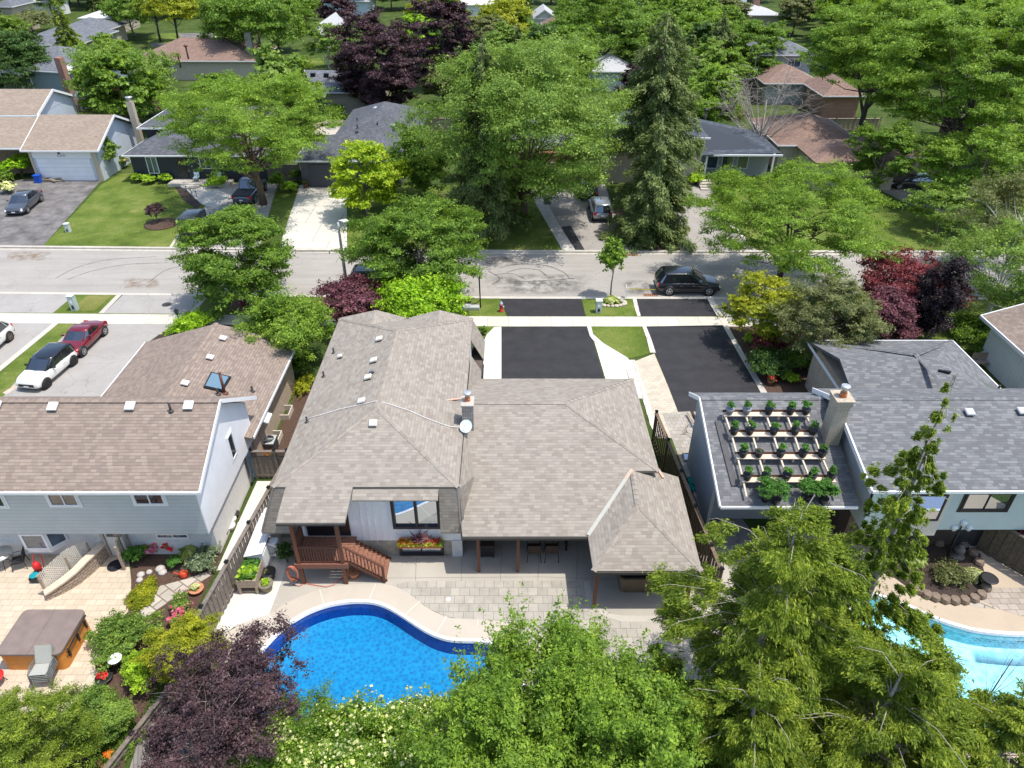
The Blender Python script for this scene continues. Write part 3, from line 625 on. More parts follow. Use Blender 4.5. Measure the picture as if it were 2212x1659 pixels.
sheet('stepping_stones', Z(A41, [(1330,150),(1560,90),(1740,20),(1760,60),(1590,160),(1450,250),(1330,330),(1200,420),(1080,440),(1120,390),(1230,290)]), brick('flagstone',(.38,.34,.28),(.5,.45,.38),(.2,.16,.12),.6,.5,.03,flat=True,rot=.6), .02)
sheet('path', Z(A41, [(1240,1150),(1600,1150),(1600,1900),(1000,1900)]), brick('old_boards',(.20,.18,.17),(.28,.26,.24),(.1,.09,.08),1.8,.14,.01,flat=True,rot=1.2), .013)
sheet('path', [(-13.0,22.0),(-11.6,22.0),(-11.15,27.9),(-12.9,27.9)], WHCONC, .014, pix=False)
sheet('flower_bed', [(-13.0,28.2),(-11.7,28.2),(-11.4,36.5),(-12.8,36.5)], MULCH, .012, pix=False)
# right-hand back garden
TANC = pavemat('tan_concrete', (.48,.39,.29), .85, sc=1.5, cracks=0, speck=.05)
sheet('pool_deck', Z(A44, [(300,-500),(1500,-500),(2900,-300),(2900,1700),(300,1700)]), TANC, .012, holes=[POOL2])
sheet('path', Z(A44, [(1270,95),(1400,140),(1600,190),(2020,345),(1850,330),(1600,275),(1420,225),(1250,140)]), brick('flagstone',(.5,.42,.33),(.6,.52,.42),(.3,.25,.2),.6,.5,.03,flat=True,rot=.6), .018)
sheet('patio', Z(A44, [(1700,200),(1900,165),(2900,165),(2900,460),(2200,400),(2020,345)]), brick('brown_pavers',(.33,.28,.23),(.42,.36,.3),(.18,.15,.12),.42,.3,.012,flat=True), .018)
sheet('flower_bed', Z(A34, [(1000,1400),(1500,1320),(1850,1500),(1900,1760),(1850,1860),(1500,1850),(1250,1780),(1000,1600)]), SOIL, .03)
SP = brick('side_pavers', (.33,.30,.25), (.42,.385,.33), (.2,.18,.15), .3, .3, .01, flat=True)
sheet('path', Z(A33, [(1290,330),(1520,315),(1700,700),(1820,1030),(1560,1030),(1430,700)]), SP, .014)
sheet('path', Z(A33, [(1560,1030),(1830,1030),(2300,1700),(1950,1700),(1750,1500)]), pavemat('rough_grey',(.22,.21,.205),.7,sc=3), .015)
WAT1 = watermat('pool_water', (.55,.86,1.0)); 
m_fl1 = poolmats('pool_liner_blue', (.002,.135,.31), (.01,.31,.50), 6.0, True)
m_w1 = mat('pool_wall_navy', (.004,.07,.32), .4, .25, 3)
pool('swimming_pool', POOL1, m_w1, m_fl1, WAT1, .92, .10, mat('white_coping',(.8,.8,.8),.4), 'kidney shaped pool with bright blue liner behind the middle house')
m_fl2 = poolmats('pool_liner_aqua_caustics', (.30,.70,.76), (.66,.90,.92), 2.6, False)  # aqua liner colour with bright water caustics painted in as marbling
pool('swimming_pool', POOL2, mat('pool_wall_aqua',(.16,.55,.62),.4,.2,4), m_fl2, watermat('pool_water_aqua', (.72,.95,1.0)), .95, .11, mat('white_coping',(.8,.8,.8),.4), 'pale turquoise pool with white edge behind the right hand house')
# ---------------------------------------------------------------- houses
SH_M = shingle('shingles_taupe', [(.32,.28,.235),(.29,.25,.21),(.34,.302,.255),(.305,.272,.23),(.27,.233,.195),(.322,.285,.243),(.355,.32,.265),(.298,.263,.222)], .25, .15, .38, .12)
SH_L = shingle('shingles_brown', [(.30,.235,.19),(.26,.205,.165),(.33,.265,.215),(.28,.22,.18),(.31,.245,.20),(.245,.19,.16)], .24, .15, .7, .3)
SH_R = shingle('shingles_grey', [(.175,.178,.182),(.145,.148,.155),(.205,.21,.212),(.16,.163,.17),(.22,.225,.226),(.14,.143,.15)], .27, .145, .55, .2)
SH_F1 = shingle('shingles_sand', [(.33,.26,.20),(.29,.23,.18),(.36,.29,.225),(.31,.245,.195)], .3, .15, .5, .3)
SH_F2 = shingle('shingles_charcoal', [(.115,.12,.135),(.09,.095,.11),(.14,.145,.16),(.10,.105,.12)], .3, .15, .4, .3)
SH_F6 = shingle('shingles_rust', [(.26,.17,.13),(.22,.145,.115),(.30,.20,.155),(.24,.16,.13)], .3, .15, .4, .25)
SH_B = shingle('shingles_slate', [(.16,.17,.19),(.13,.14,.16),(.19,.20,.22)], .35, .2, .3, .3)
TRIMW = mat('white_trim', (.78,.78,.77), .5, .05); TRIMB = mat('black_trim', (.012,.012,.014), .4, .1); TRIMG = mat('grey_trim', (.42,.43,.42), .6, .06)
GL = glass(); GLB = glass('blue_glass', (.05,.08,.11))
def mirrorglass(nm, base_c, k):
    m, nt, b = base(nm); b.inputs['Base Color'].default_value = (*base_c,1); b.inputs['Roughness'].default_value = .3
    g = N(nt, 'ShaderNodeBsdfGlossy'); g.inputs['Roughness'].default_value = .015; g.inputs[0].default_value = (.8,.9,1,1)
    mx = N(nt, 'ShaderNodeMixShader'); mx.inputs[0].default_value = k; out = [n for n in nt.nodes if n.type == 'OUTPUT_MATERIAL'][0]
    nt.links.new(b.outputs[0], mx.inputs[1]); nt.links.new(g.outputs[0], mx.inputs[2]); nt.links.new(mx.outputs[0], out.inputs[0]); return m
MG = mirrorglass('reflecting_glass', (.02,.03,.04), .55)
def V3(*a): return Vector(a)
def rotz(v, a): return Vector((v.x*math.cos(a)-v.y*math.sin(a), v.x*math.sin(a)+v.y*math.cos(a), v.z))
def window(parent, c, w, h, side='S', frame=TRIMW, pane=GL, n=2, fw_=.07, dep=.06, mull=.05, outer=None, grid=0, frac=None):
    """c = centre of the window on the wall plane; side S faces the camera, E faces +X, W faces -X"""
    ax, out = {'S': (V3(1,0,0), V3(0,-1,0)), 'E': (V3(0,1,0), V3(1,0,0)), 'W': (V3(0,-1,0), V3(-1,0,0)), 'N': (V3(-1,0,0), V3(0,1,0))}[side] if isinstance(side, str) else side
    c = Vector(c); zz = V3(0,0,1); mb = MB(); q = out*(dep/2)
    for s in (-1,1):
        mb.obox(c+ax*s*(w/2-fw_/2)+q, ax*fw_/2, out*dep/2, zz*h/2); mb.obox(c+zz*s*(h/2-fw_/2)+q, ax*(w/2-fw_), out*dep/2, zz*fw_/2)
    xs = frac or [i/n for i in range(1, n)]
    for f in xs: mb.obox(c+ax*(-w/2+w*f)+q*.9, ax*mull/2, out*dep*.45, zz*(h/2-fw_))
    if grid:
        for i in range(1, grid): mb.obox(c+zz*(-h/2+h*i/grid)+q*.7, ax*(w/2-fw_), out*dep*.35, zz*.012)
        for i in range(1, grid*2): mb.obox(c+ax*(-w/2+w*i/grid/2)+q*.7, ax*.012, out*dep*.33, zz*(h/2-fw_))
    if outer:
        for s in (-1,1):
            mb.obox(c+ax*s*(w/2+.045)+q*.6, ax*.043, out*dep*.3, zz*(h/2+.09)); mb.obox(c+zz*s*(h/2+.045)+q*.6, ax*w/2, out*dep*.3, zz*.043)
    wn = link('window', mb, frame, parent, world=True)
    p = MB(); p.obox(c+out*.012, ax*(w/2-fw_*.6), out*.012, zz*(h/2-fw_*.6)); pn = link('pane', p, pane, wn); 
    o3 = V3(0,0,0); q_ = wn.parent
    while q_: o3 += q_.location; q_ = q_.parent
    for v in pn.data.vertices: v.co -= o3
    return wn
def part(name, mb, m, parent, **k): return link(name, mb, m, parent, world=True, **k)
def lapwall(mb, x0, x1, y, z0, z1, t=.2): mb.box(x0, x1, y, y+t, z0, z1)
def gable_x(mb, X0, X1, Y0, Yr, Y1, z0, zr, z1, t=.16):
    """gable roof, ridge along X, near eave (Y0,z0), far eave (Y1,z1)"""
    mb.slab([(X0,Y0,z0),(X1,Y0,z0),(X1,Yr,zr),(X0,Yr,zr)], t); mb.slab([(X0,Yr,zr),(X1,Yr,zr),(X1,Y1,z1),(X0,Y1,z1)], t)
def gable_y(mb, X0, Xr, X1, Y0, Y1, z0, zr, z1, t=.16):
    mb.slab([(X0,Y0,z0),(Xr,Y0,zr),(Xr,Y1,zr),(X0,Y1,z0)], t); mb.slab([(Xr,Y0,zr),(X1,Y0,z1),(X1,Y1,z1),(Xr,Y1,zr)], t)
def hip(mb, X0, X1, Y0, Y1, ze, zr, t=.16, k=1.0, ends=(1,1)):
    w, d = X1-X0, Y1-Y0
    if w >= d:
        a, b_, ym = X0+d/2*k*ends[0], X1-d/2*k*ends[1], (Y0+Y1)/2
        mb.slab([(X0,Y0,ze),(X1,Y0,ze),(b_,ym,zr),(a,ym,zr)], t); mb.slab([(X1,Y1,ze),(X0,Y1,ze),(a,ym,zr),(b_,ym,zr)], t)
        mb.slab([(X0,Y1,ze),(X0,Y0,ze),(a,ym,zr)], t) if ends[0] else None; mb.slab([(X1,Y0,ze),(X1,Y1,ze),(b_,ym,zr)], t) if ends[1] else None
    else:
        a, b_, xm = Y0+w/2*k*ends[0], Y1-w/2*k*ends[1], (X0+X1)/2
        mb.slab([(X0,Y1,ze),(X0,Y0,ze),(xm,a,zr),(xm,b_,zr)], t); mb.slab([(X1,Y0,ze),(X1,Y1,ze),(xm,b_,zr),(xm,a,zr)], t)
        mb.slab([(X0,Y0,ze),(X1,Y0,ze),(xm,a,zr)], t) if ends[0] else None; mb.slab([(X1,Y1,ze),(X0,Y1,ze),(xm,b_,zr)], t) if ends[1] else None
def cap_strip(mb, a, b_, w=.24, lift=.02, n=None):
    """overlapping ridge caps along a hip or ridge"""
    a, b_ = Vector(a), Vector(b_); d = b_-a; n = n or max(1, int(d.length/.30)); s = d.cross(V3(0,0,1)).normalized()*w/2
    for i in range(n):
        p, q = a+d*(i/n), a+d*((i+1.12)/n); u = V3(0,0,lift); e = V3(0,0,lift+.022)
        for sg in (-1,1):
            side = s*sg-V3(0,0,w*.12)
            f = [p+u, q+e, q+side+e*.7, p+side+u*.7]; nn = (f[1]-f[0]).cross(f[2]-f[0])
            uvs = [(i*3.1+sg,.05+i*.15),(i*3.1+sg+.2,.05+i*.15),(i*3.1+sg+.2,.12+i*.15),(i*3.1+sg,.12+i*.15)]
            mb.face(f if nn.z > 0 else f[::-1], uvs)
def rooflight(pt, P, nrm=None): return pt
def onplane(px, py, P0, P1, P2, o=None):
    if o: px, py = Z(o, [(px,py)])[0]
    P0, P1, P2 = Vector(P0), Vector(P1), Vector(P2); n = (P1-P0).cross(P2-P0); d = ray(px, py); C0 = V3(0,0,H)
    t = n.dot(P0-C0)/n.dot(d); return C0+d*t, (n.normalized() if n.z > 0 else -n.normalized())
VENTW = mat('vent_cream', (.66,.63,.57), .5, .08); PIPE = mat('pipe_dark', (.05,.045,.045), .5, .2); PIPER = mat('pipe_rusty', (.13,.055,.035), .7, .3)
def roof_vent(parent, p, n, s=.34, m=VENTW, dark=TRIMB):
    p = Vector(p); up_ = V3(0,0,1); e = up_.cross(n); e = e.normalized() if e.length > .01 else V3(1,0,0); g = n.cross(e)
    mb = MB(); mb.obox(p+n*.04, e*s*.36, g*s*.36, n*.05); v = part('vent', mb, dark, parent)
    mb = MB(); mb.obox(p+n*.13, e*s*.5, g*s*.5, n*.045); mb.obox(p+n*.18, e*s*.42, g*s*.42, n*.012)
    o3 = V3(0,0,0); q = v.parent
    while q: o3 += q.location; q = q.parent
    mb.v = [x-o3 for x in mb.v]; link('hood', mb, m, v, bev=.02)
def roof_pipe(parent, p, h=.32, r=.05, m=PIPE):
    mb = MB(); p = Vector(p); mb.tube([p-V3(0,0,.05), p+V3(0,0,h)], r, 10); mb.lathe(p-V3(0,0,.02), [(r*2.6,0),(r*2.0,.05),(r*1.1,.10)], 12); mb.lathe(p+V3(0,0,h-.01), [(r*1.15,0),(r*1.15,.03)], 10)
    return part('vent_pipe', mb, m, parent)
def rake_trim(mb, pts, t=.2, w=.05, out=V3(0,0,0)):
    for a, b_ in zip(pts[:-1], pts[1:]): mb.bar(Vector(a)+out-V3(0,0,t/2-.02), Vector(b_)+out-V3(0,0,t/2-.02), w, t)
# ===== middle house
hm = thing('house', (-2,28,0), 'wide middle house with taupe hip roofs, white panelled bay and covered patio', 'house')
x0,x1,y0,y1,ze,zr = -9.95,-2.1,22.75,37.25,4.3,5.5; xm = -6.02; ya, yb = 26.75, 33.8
rf = MB(); rf.slab([(x0,y0,ze),(x1,y0,ze),(xm,ya,zr)]); rf.slab([(x0,y1,ze),(x0,y0,ze),(xm,ya,zr),(xm,yb,zr)]); rf.slab([(x1,y0,ze),(x1,y1,ze),(xm,yb,zr),(xm,ya,zr)]); rf.slab([(x1,y1,ze),(x0,y1,ze),(xm,yb,zr)])
for xa, xb, xp in ((x0-.02,-5.95,-7.75),(-5.95,x1+.02,-4.05)):
    P, B = (xp,y1+.15,4.82), (xp,35.2,4.82); rf.slab([(xa,y1+.12,ze),P,B], .1); rf.slab([P,(xb,y1+.12,ze),B], .1)
cap_strip(rf, (x0,y0,ze), (xm,ya,zr)); cap_strip(rf, (x1,y0,ze), (xm,ya,zr)); cap_strip(rf, (xm,ya,zr), (xm,yb,zr)); cap_strip(rf, (x0,y1,ze),(xm,yb,zr)); cap_strip(rf, (x1,y1,ze),(xm,yb,zr))
# steep skirts
zb = 2.05
rf.slab([(-10.7,22.3,zb),(-9.42,22.3,zb),(-9.42,22.72,ze-.1),(-9.92,22.72,ze-.1)], .06)
rf.slab([(-2.95,22.3,zb),(-1.98,22.3,zb),(-2.05,22.72,ze-.1),(-2.95,22.72,ze-.1)], .06)
rf.slab([(-6.55,22.22,4.02),(-2.95,22.22,4.02),(-2.95,22.68,ze-.07),(-6.55,22.68,ze-.07)], .05)
rf.slab([(-10.7,22.3,zb),(-9.92,22.72,ze-.1),(-9.92,37.2,ze-.1),(-10.7,37.6,zb)], .06)
rf.slab([(-1.98,22.3,2.5),(-1.5,24.6,3.3),(-1.5,33.4,3.2),(-2.05,33.4,ze-.1),(-2.08,22.72,ze-.1)], .05)
rf.slab([(-1.4,34.9,2.9),(-1.4,37.1,2.9),(-2.2,38.2,ze-.5),(-2.2,37.2,ze-.1),(-2.08,34.9,ze-.1)], .05)
cap_strip(rf, (-10.7,22.3,zb+.02), (-9.95,22.72,ze-.1), .2, .02); cap_strip(rf, (-1.98,22.3,zb+.1), (-2.07,22.72,ze-.1), .2, .02)
# wing roof
wz, we, wr = 3.4, 2.47, 4.53
rf.slab([(-1.95,21.66,we),(3.36,21.66,we),(5.6,24.8,wz),(6.82,24.8,wz),(2.78,28.5,wr),(-2.02,28.5,wr),(-2.02,22.2,2.63)])
rf.slab([(6.82,24.8,wz),(6.72,32.3,wz),(2.78,28.5,wr)]); rf.slab([(6.72,32.3,wz),(-1.6,32.3,wz),(-2.4,28.5,wr),(2.78,28.5,wr)])
rf.slab([(-3.6,28.5,4.55),(-2.0,28.5,4.53),(-1.9,26.6,3.95)], .05); rf.slab([(-3.6,28.5,4.55),(-2.0,30.2,4.0),(-2.0,28.5,4.53)], .05)
cap_strip(rf, (-2,28.5,wr), (2.78,28.5,wr)); cap_strip(rf, (6.82,24.8,wz), (2.78,28.5,wr)); cap_strip(rf, (6.72,32.3,wz), (2.78,28.5,wr))
# pavilion over the hot tub
pz, pr_ = 2.5, 3.42
rf.slab([(3.41,19.75,pz),(7.78,19.75,pz),(5.52,22.6,pr_)]); rf.slab([(7.78,19.75,pz),(7.92,25.4,pz),(6.95,25.4,2.86),(6.1,24.85,3.22),(5.6,24.82,pr_),(5.52,22.6,pr_)]); rf.slab([(3.41,19.75,pz),(5.52,22.6,pr_),(5.6,24.82,pr_),(3.36,21.68,we+.03)])
cap_strip(rf, (3.41,19.75,pz), (5.52,22.6,pr_)); cap_strip(rf, (7.78,19.75,pz), (5.52,22.6,pr_)); cap_strip(rf, (5.6,24.8,pr_), (5.52,22.6,pr_))
# porch roof
rf.slab([(-9.47,21.15,3.79),(-6.66,21.15,3.79),(-6.56,22.78,ze+.02),(-9.38,22.78,ze+.02)], .1)
roof_m = part('roof', rf, SH_M, hm)
mb = MB(); mb.bar((3.37,21.68,we+.06),(5.58,24.8,wz+.07),.17,.02); part('valley_flashing', mb, mat('flashing_sage',(.40,.40,.35),.5,.05), hm)
for a_, b_, w_ in (((5.25,24.35,3.34),(5.58,24.8,wz+.09),.12),((6.95,25.35,2.95),(7.1,24.9,2.9),.12),((-3.5,28.52,4.6),(-2.1,28.95,4.5),.1),((-3.5,28.45,4.58),(-1.95,27.2,4.15),.1)):
    mb = MB(); mb.bar(a_, b_, w_, .03); part('valley_flashing', mb, mat('flashing_peach',(.58,.36,.26),.6,.1), hm)
# walls
WHITEP = mat('white_panel', (.80,.81,.82), .45, .04)
FOUND = mat('foundation', (.36,.34,.29), .9, .3, 3, bmp=.4, big=.5)
wl = MB(); wl.box(-9.3,-2.12,22.85,36.6,1.0,4.1); part('wall', wl, WHITEP, hm)
wl = MB(); wl.box(-9.3,-2.14,22.87,36.6,0,1.0); part('foundation_wall', wl, FOUND, hm)
wl = MB(); wl.box(-2.12,6.2,24.95,31.7,0,3.25); wl.box(-2.1,-1.5,31.7,36.4,0,2.9); part('patio_wall', wl, mat('patio_wall_brown',(.10,.075,.06),.8,.25,2), hm)
wl = MB(); wl.box(-2.55,-2.08,22.80,23.1,0,1.02); part('brick_pier', wl, brick('white_brick',(.72,.72,.72),(.78,.78,.78),(.5,.5,.5),.2,.07,.008), hm)
bt = MB()
for i in range(13): x = -6.45+i*.29; bt.box(x-.018, x+.018, 22.815, 22.85, 1.0, 4.1 if x < -5.2 else 1.75)
part('batten_strips', bt, WHITEP, hm)
window(hm, (-4.02,22.83,2.96), 2.1, 2.2, 'S', TRIMB, MG, 2, .13, .14, .12)
window(hm, (-3.93,22.85,.58), 2.0, .94, 'S', TRIMB, MG, 2, .13, .10, .06)
mb = MB(); mb.box(-5.1,-2.8,22.72,22.86,-.01,.10); part('sill', mb, FOUND, hm)
sl = MB(); sl.box(-8.9,-7.0,22.79,22.85,1.35,3.3); part('sliding_door', sl, mat('door_black',(.015,.015,.018),.3,.2), hm)
mb = MB(); mb.box(-1.45,-1.40,33.45,34.8,1.6,2.7); part('side_window', mb, GL, hm)
fa = MB(); fa.box(-1.95,3.36,21.62,21.67,2.28,2.40); fa.box(3.41,7.78,19.71,19.76,2.3,2.43); fa.box(-9.47,-6.66,21.10,21.15,3.66,3.76); fa.box(-6.55,-2.95,22.70,22.76,4.14,4.19); part('fascia', fa, mat('fascia_dark',(.06,.055,.05),.6,.2), hm)
WOODR = mat('stained_wood', (.15,.055,.028), .6, .3, 14)
for x, y, zt in ((-1.32,21.93,2.42),(.42,21.93,2.42),(3.62,20.0,2.45),(7.5,20.0,2.45)):
    mb = MB(); mb.box(x-.065,x+.065,y-.065,y+.065,0,zt); part('post', mb, WOODR, hm)
mb = MB(); mb.box(-1.9,3.3,21.87,21.98,2.2,2.40); mb.box(3.5,7.7,19.95,20.05,2.26,2.44); part('beam', mb, WOODR, hm)
# chimney, dish, vents
mb = MB(); mb.box(-2.16,-1.64,26.9,27.6,3.3,5.45); ch = part('chimney', mb, brick('chimney_brick',(.42,.36,.33),(.55,.50,.46),(.16,.14,.13),.22,.075,.012,bmp=.8), hm)
o3 = V3(-2,28,0)
def sub(name, mb, m, parent, o3, **k): mb.v = [v-o3 for v in mb.v]; return link(name, mb, m, parent, **k)
mb = MB(); mb.box(-2.2,-1.6,26.86,27.64,5.45,5.53); sub('cap', mb, CONC, ch, o3)
mb = MB(); mb.lathe((-1.9,27.3,5.5), [(.13,0),(.13,.22)], 14); sub('flue', mb, mat('terracotta',(.50,.16,.06),.8,.15), ch, o3)
mb = MB(); mb.lathe((-1.9,27.3,5.72), [(.11,0),(.11,.2),(.19,.2),(.19,.26),(.17,.28)], 14); sub('cowl', mb, mat('galvanised',(.6,.62,.63),.35,.1,metal=.6), ch, o3)
mb = MB(); mb.box(-2.22,-1.60,26.82,26.9,3.75,3.95); part('chimney_flashing', mb, mat('flashing_brown',(.16,.09,.06),.6,.2), hm)
PR = ((x1,y0,ze),(x1,y1,ze),(xm,yb,zr)); PL = ((x0,y0,ze),(x0,y1,ze),(xm,yb,zr)); PN = ((x0,y0,ze),(x1,y0,ze),(xm,ya,zr))
for (q, o, pl, m_) in (((1050,1275),A22,PL,VENTW),((1005,1452),A22,PL,VENTW),((958,1593),A22,PL,VENTW),((905,242),A32,PL,VENTW),((997,425),A32,PN,VENTW),((988,1545),A22,PL,mat('vent_grey',(.2,.21,.22),.5,.1)),((725,1420),A22,PL,VENTW)):
    p, n = onplane(*q, *pl, o=o); roof_vent(hm, p, n, .22 if q[0] in (988,725) else .34, m_)
for (q, o) in (((667,1380),A22),((585,1575),A22),((447,405),A32)):
    p, n = onplane(*q, *PL, o=o); roof_pipe(hm, p, .28, .045)
pts = [onplane(*q, *pl, o=A32)[0]+V3(0,0,.05) for q, pl in (((375,400),PL),((560,350),PL),((730,300),PL),((870,270),PL),((1020,235),PL),((1130,262),PR),((1300,318),PR),((1420,372),PR),((1560,425),PR),((1640,450),PR))]
mb = MB(); mb.tube(pts+[V3(-2.1,26.7,4.5)], .014, 5); solo('cable', mb, TRIMW, 'white cable laid across the taupe roof to the satellite dish', 'cable')
dc = onplane(1765,440, (0,26.55,0),(1,26.55,0),(0,26.55,1), o=A32)[0]
dn = V3(-.15,-.62,.75).normalized(); ds = thing('satellite_dish', dc, 'pale round satellite dish fixed in front of the brick chimney of the middle house', 'satellite dish')
def dish(parent, n, r=.29, m=None):
    e = n.cross(V3(0,0,1)).normalized(); g = n.cross(e); mb = MB(); V = []; rings = 5; K = 22
    for i in range(rings+1):
        for k in range(K): t = 2*math.pi*k/K; rr = r*i/rings; V.append(e*rr*math.cos(t)+g*rr*math.sin(t)*1.08+n*(.05*(i/rings)**2))
    Fs = [(i*K+k, i*K+(k+1)%K, (i+1)*K+(k+1)%K, (i+1)*K+k) for i in range(rings) for k in range(K)]; mb.raw(V, Fs, True); V2 = [v-n*.012 for v in V]; mb.raw(V2, [f[::-1] for f in Fs], True)
    link('reflector', mb, m or mat('dish_pale',(.60,.68,.68),.4,.04), parent)
    mb = MB(); mb.tube([g*r*1.0, g*r*.9+n*.22, n*.26], .012, 5); mb.lathe(n*.26, [(.03,-.03),(.03,.03)], 8); mb.tube([-n*.01, -n*.12, -n*.2-V3(0,0,.45)], .025, 6); link('arm', mb, mat('galvanised',(.6,.62,.63),.35,.1,metal=.6), parent)
dish(ds, dn)
# deck with stairs behind the house
dkt = thing('wooden_deck', (-8,21.9,0), 'raised red brown wooden deck with railing and stairs under the small porch roof', 'deck')
WD = mat('deck_brown', (.11,.045,.028), .6, .3, 18); WDL = mat('deck_boards', (.24,.11,.07), .65, .35, 10)
DZ = 1.28
mb = MB()
for i in range(9): y = 21.35+i*.165; mb.box(-9.1,-6.75,y,y+.15,DZ-.04,DZ)
part('deck_floor', mb, WDL, dkt)
mb = MB(); mb.box(-9.15,-6.85,21.16,21.34,DZ-.22,DZ+.03); mb.box(-9.15,-9.03,21.34,22.8,DZ-.2,DZ-.05); part('rim_beam', mb, mat('rim_wood',(.20,.085,.055),.6,.25,12), dkt)
for x in (-8.93,-7.08):
    mb = MB(); mb.box(x-.075,x+.075,21.2,21.33,0,3.68); part('post', mb, WOODR, dkt)
def railing(parent, a, b_, h, n, m=WD, nm='railing'):
    a, b_ = Vector(a), Vector(b_); mb = MB(); mb.bar(a+V3(0,0,h), b_+V3(0,0,h), .10, .05); mb.bar(a+V3(0,0,.09), b_+V3(0,0,.09), .06, .05)
    for i in range(n): p = a.lerp(b_, (i+.5)/n); mb.bar(p+V3(0,0,.05), p+V3(0,0,h), .038)
    return part(nm, mb, m, parent)
railing(dkt, (-8.85,21.27,DZ), (-7.16,21.27,DZ), .98, 15); railing(dkt, (-9.08,21.3,DZ), (-9.08,22.75,DZ), .98, 11)
for i in range(8):
    mb = MB(); x = -6.78+i*.175; z = DZ-.14*(i+1); mb.box(x,x+.20,21.35,22.62,z-.04,z); mb.box(x+.17,x+.19,21.36,22.6,z-.14,z-.04); part('stair_tread', mb, WDL, dkt)
railing(dkt, (-6.95,21.3,DZ), (-5.4,21.3,.06), .95, 11)
mb = MB(); mb.box(-5.47,-5.38,21.25,21.34,0,1.0); part('newel_post', mb, WD, dkt)
for yy in (21.36, 22.62): mb = MB(); mb.bar((-6.8,yy,DZ-.12),(-5.35,yy,.02),.05,.2); part('stringer', mb, WD, dkt)
# ===== left house
hl = thing('house', (-17,29,0), 'two storey house with pale blue grey siding and brown shingles, left of the wooden fence', 'house')
rf = MB(); gable_x(rf, -34, -12.62, 21.95, 25.75, 29.5, 4.8, 6.65, 4.2)
cap_strip(rf, (-34,25.75,6.65), (-12.7,25.75,6.65), .34, .03)
gable_y(rf, -21.65, -17.17, -12.6, 29.3, 37.1, 2.8, 4.07, 2.8)
rf.slab([(-12.62,27.9,2.8),(-12.62,29.4,2.8),(-15.6,29.4,3.65),(-15.6,27.9,3.65)]); cap_strip(rf, (-17.17,29.4,4.07), (-17.17,37.1,4.07), .3, .03)
part('roof', rf, SH_L, hl)
SIDE_L = siding('siding_bluegrey', (.50,.53,.525), .20, 'Z', .35); SIDE_LW = siding('siding_white', (.82,.83,.84), .16, 'Z', .22)
wl = MB(); wl.box(-34,-13.02,22.28,22.55,2.0,4.68); wl.box(-34,-13.1,22.55,28.9,2.0,4.3)
part('rear_wall', wl, SIDE_L, hl)
wl = MB(); P = [(22.3,2.0),(28.95,2.0),(28.95,4.25),(25.75,6.42),(22.3,4.72)]
V = [V3(-12.98,y,z) for y,z in P]+[V3(-13.08,y,z) for y,z in P]; n=5
wl.raw(V, [(0,1,2,3,4),(9,8,7,6,5)]+[(i,n+i,n+(i+1)%n,(i+1)%n) for i in range(n)]); part('gable_wall', wl, SIDE_LW, hl)
wl = MB(); wl.box(-34,-13.15,22.95,28.9,0,2.0); part('stucco_wall', wl, mat('stucco_white',(.62,.61,.59),.9,.08,5,bmp=.3), hl)
BRT = brick('tan_brick', (.50,.38,.27), (.58,.46,.34), (.4,.35,.3))
wl = MB(); wl.box(-21.2,-13.05,28.95,36.7,0,2.75); part('brick_wall', wl, BRT, hl)
wl = MB(); V = [V3(x,36.65,z) for x,z in ((-21.1,2.7),(-17.17,3.9),(-13.1,2.7))]; V2 = [v+V3(0,.1,0) for v in V]; wl.raw(V+V2, [(0,2,1),(3,4,5)]); part('gable_wall', wl, SIDE_LW, hl)
tr = MB(); tr.box(-34,-12.6,21.86,21.95,4.66,4.78)
for i in range(30): tr.box(-33.5+i*.72,-33.47+i*.72,21.95,22.08,4.79,4.81)
rake_trim(tr, [(-12.6,21.9,4.8),(-12.6,25.75,6.66),(-12.6,29.5,4.2)], .18, .05); rake_trim(tr, [(-21.67,37.1,2.8),(-21.67,30,2.8)], .14, .05); rake_trim(tr, [(-12.56,37.1,2.8),(-12.56,28,2.8)], .14, .06)
part('gutter', tr, TRIMW, hl)
for (xa, xb) in ((-21.9,-20.1),):
    pass
def wpx(parent, o, xa, ya_, xb, yb_, Y, **k):
    a, b_ = (atY(*Z(o,[q])[0], Y) for q in ((xa,ya_),(xb,yb_))); return window(parent, (((a.x+b_.x)/2), Y, (a.z+b_.z)/2), abs(b_.x-a.x), abs(a.z-b_.z), **k)
wpx(hl, A31, 375,985,670,1095, 22.28, frame=TRIMW, outer=1); wpx(hl, A31, 1085,975,1380,1085, 22.28, frame=TRIMW, outer=1); wpx(hl, A31, -240,990,65,1105, 22.28, frame=TRIMW, outer=1)
wpx(hl, A31, 1290,1325,1575,1365, 22.95, frame=TRIMW)
window(hl, (-12.98,26.4,3.55), .62, 1.35, 'E', TRIMW, GL, 1, .07, .05, outer=1)
# glass-panelled door and its little reveal
a = atY(*Z(A31,[(950,1340)])[0], 22.95)
mb = MB(); mb.box(a.x-.42,a.x+.42,22.88,22.95,0.02,1.98); dr = part('door', mb, mat('door_white',(.6,.62,.6),.4,.05), hl)
mb = MB(); mb.box(a.x-.3,a.x+.3,22.865,22.88,1.2,1.9); sub('pane', mb, GLB, dr, V3(-17,29,0))
mb = MB()
for s in (-1,1): mb.box(a.x+s*.5-.07,a.x+s*.5+.07,22.80,22.95,0,2.0)
for i in range(5): mb.box(a.x-.31+i*.15,a.x-.29+i*.15,22.855,22.865,1.2,1.9)
for i in range(4): mb.box(a.x-.3,a.x+.3,22.852,22.864,1.22+i*.22,1.24+i*.22)
part('door_frame', mb, mat('weathered_trim',(.36,.33,.29),.8,.15), hl)
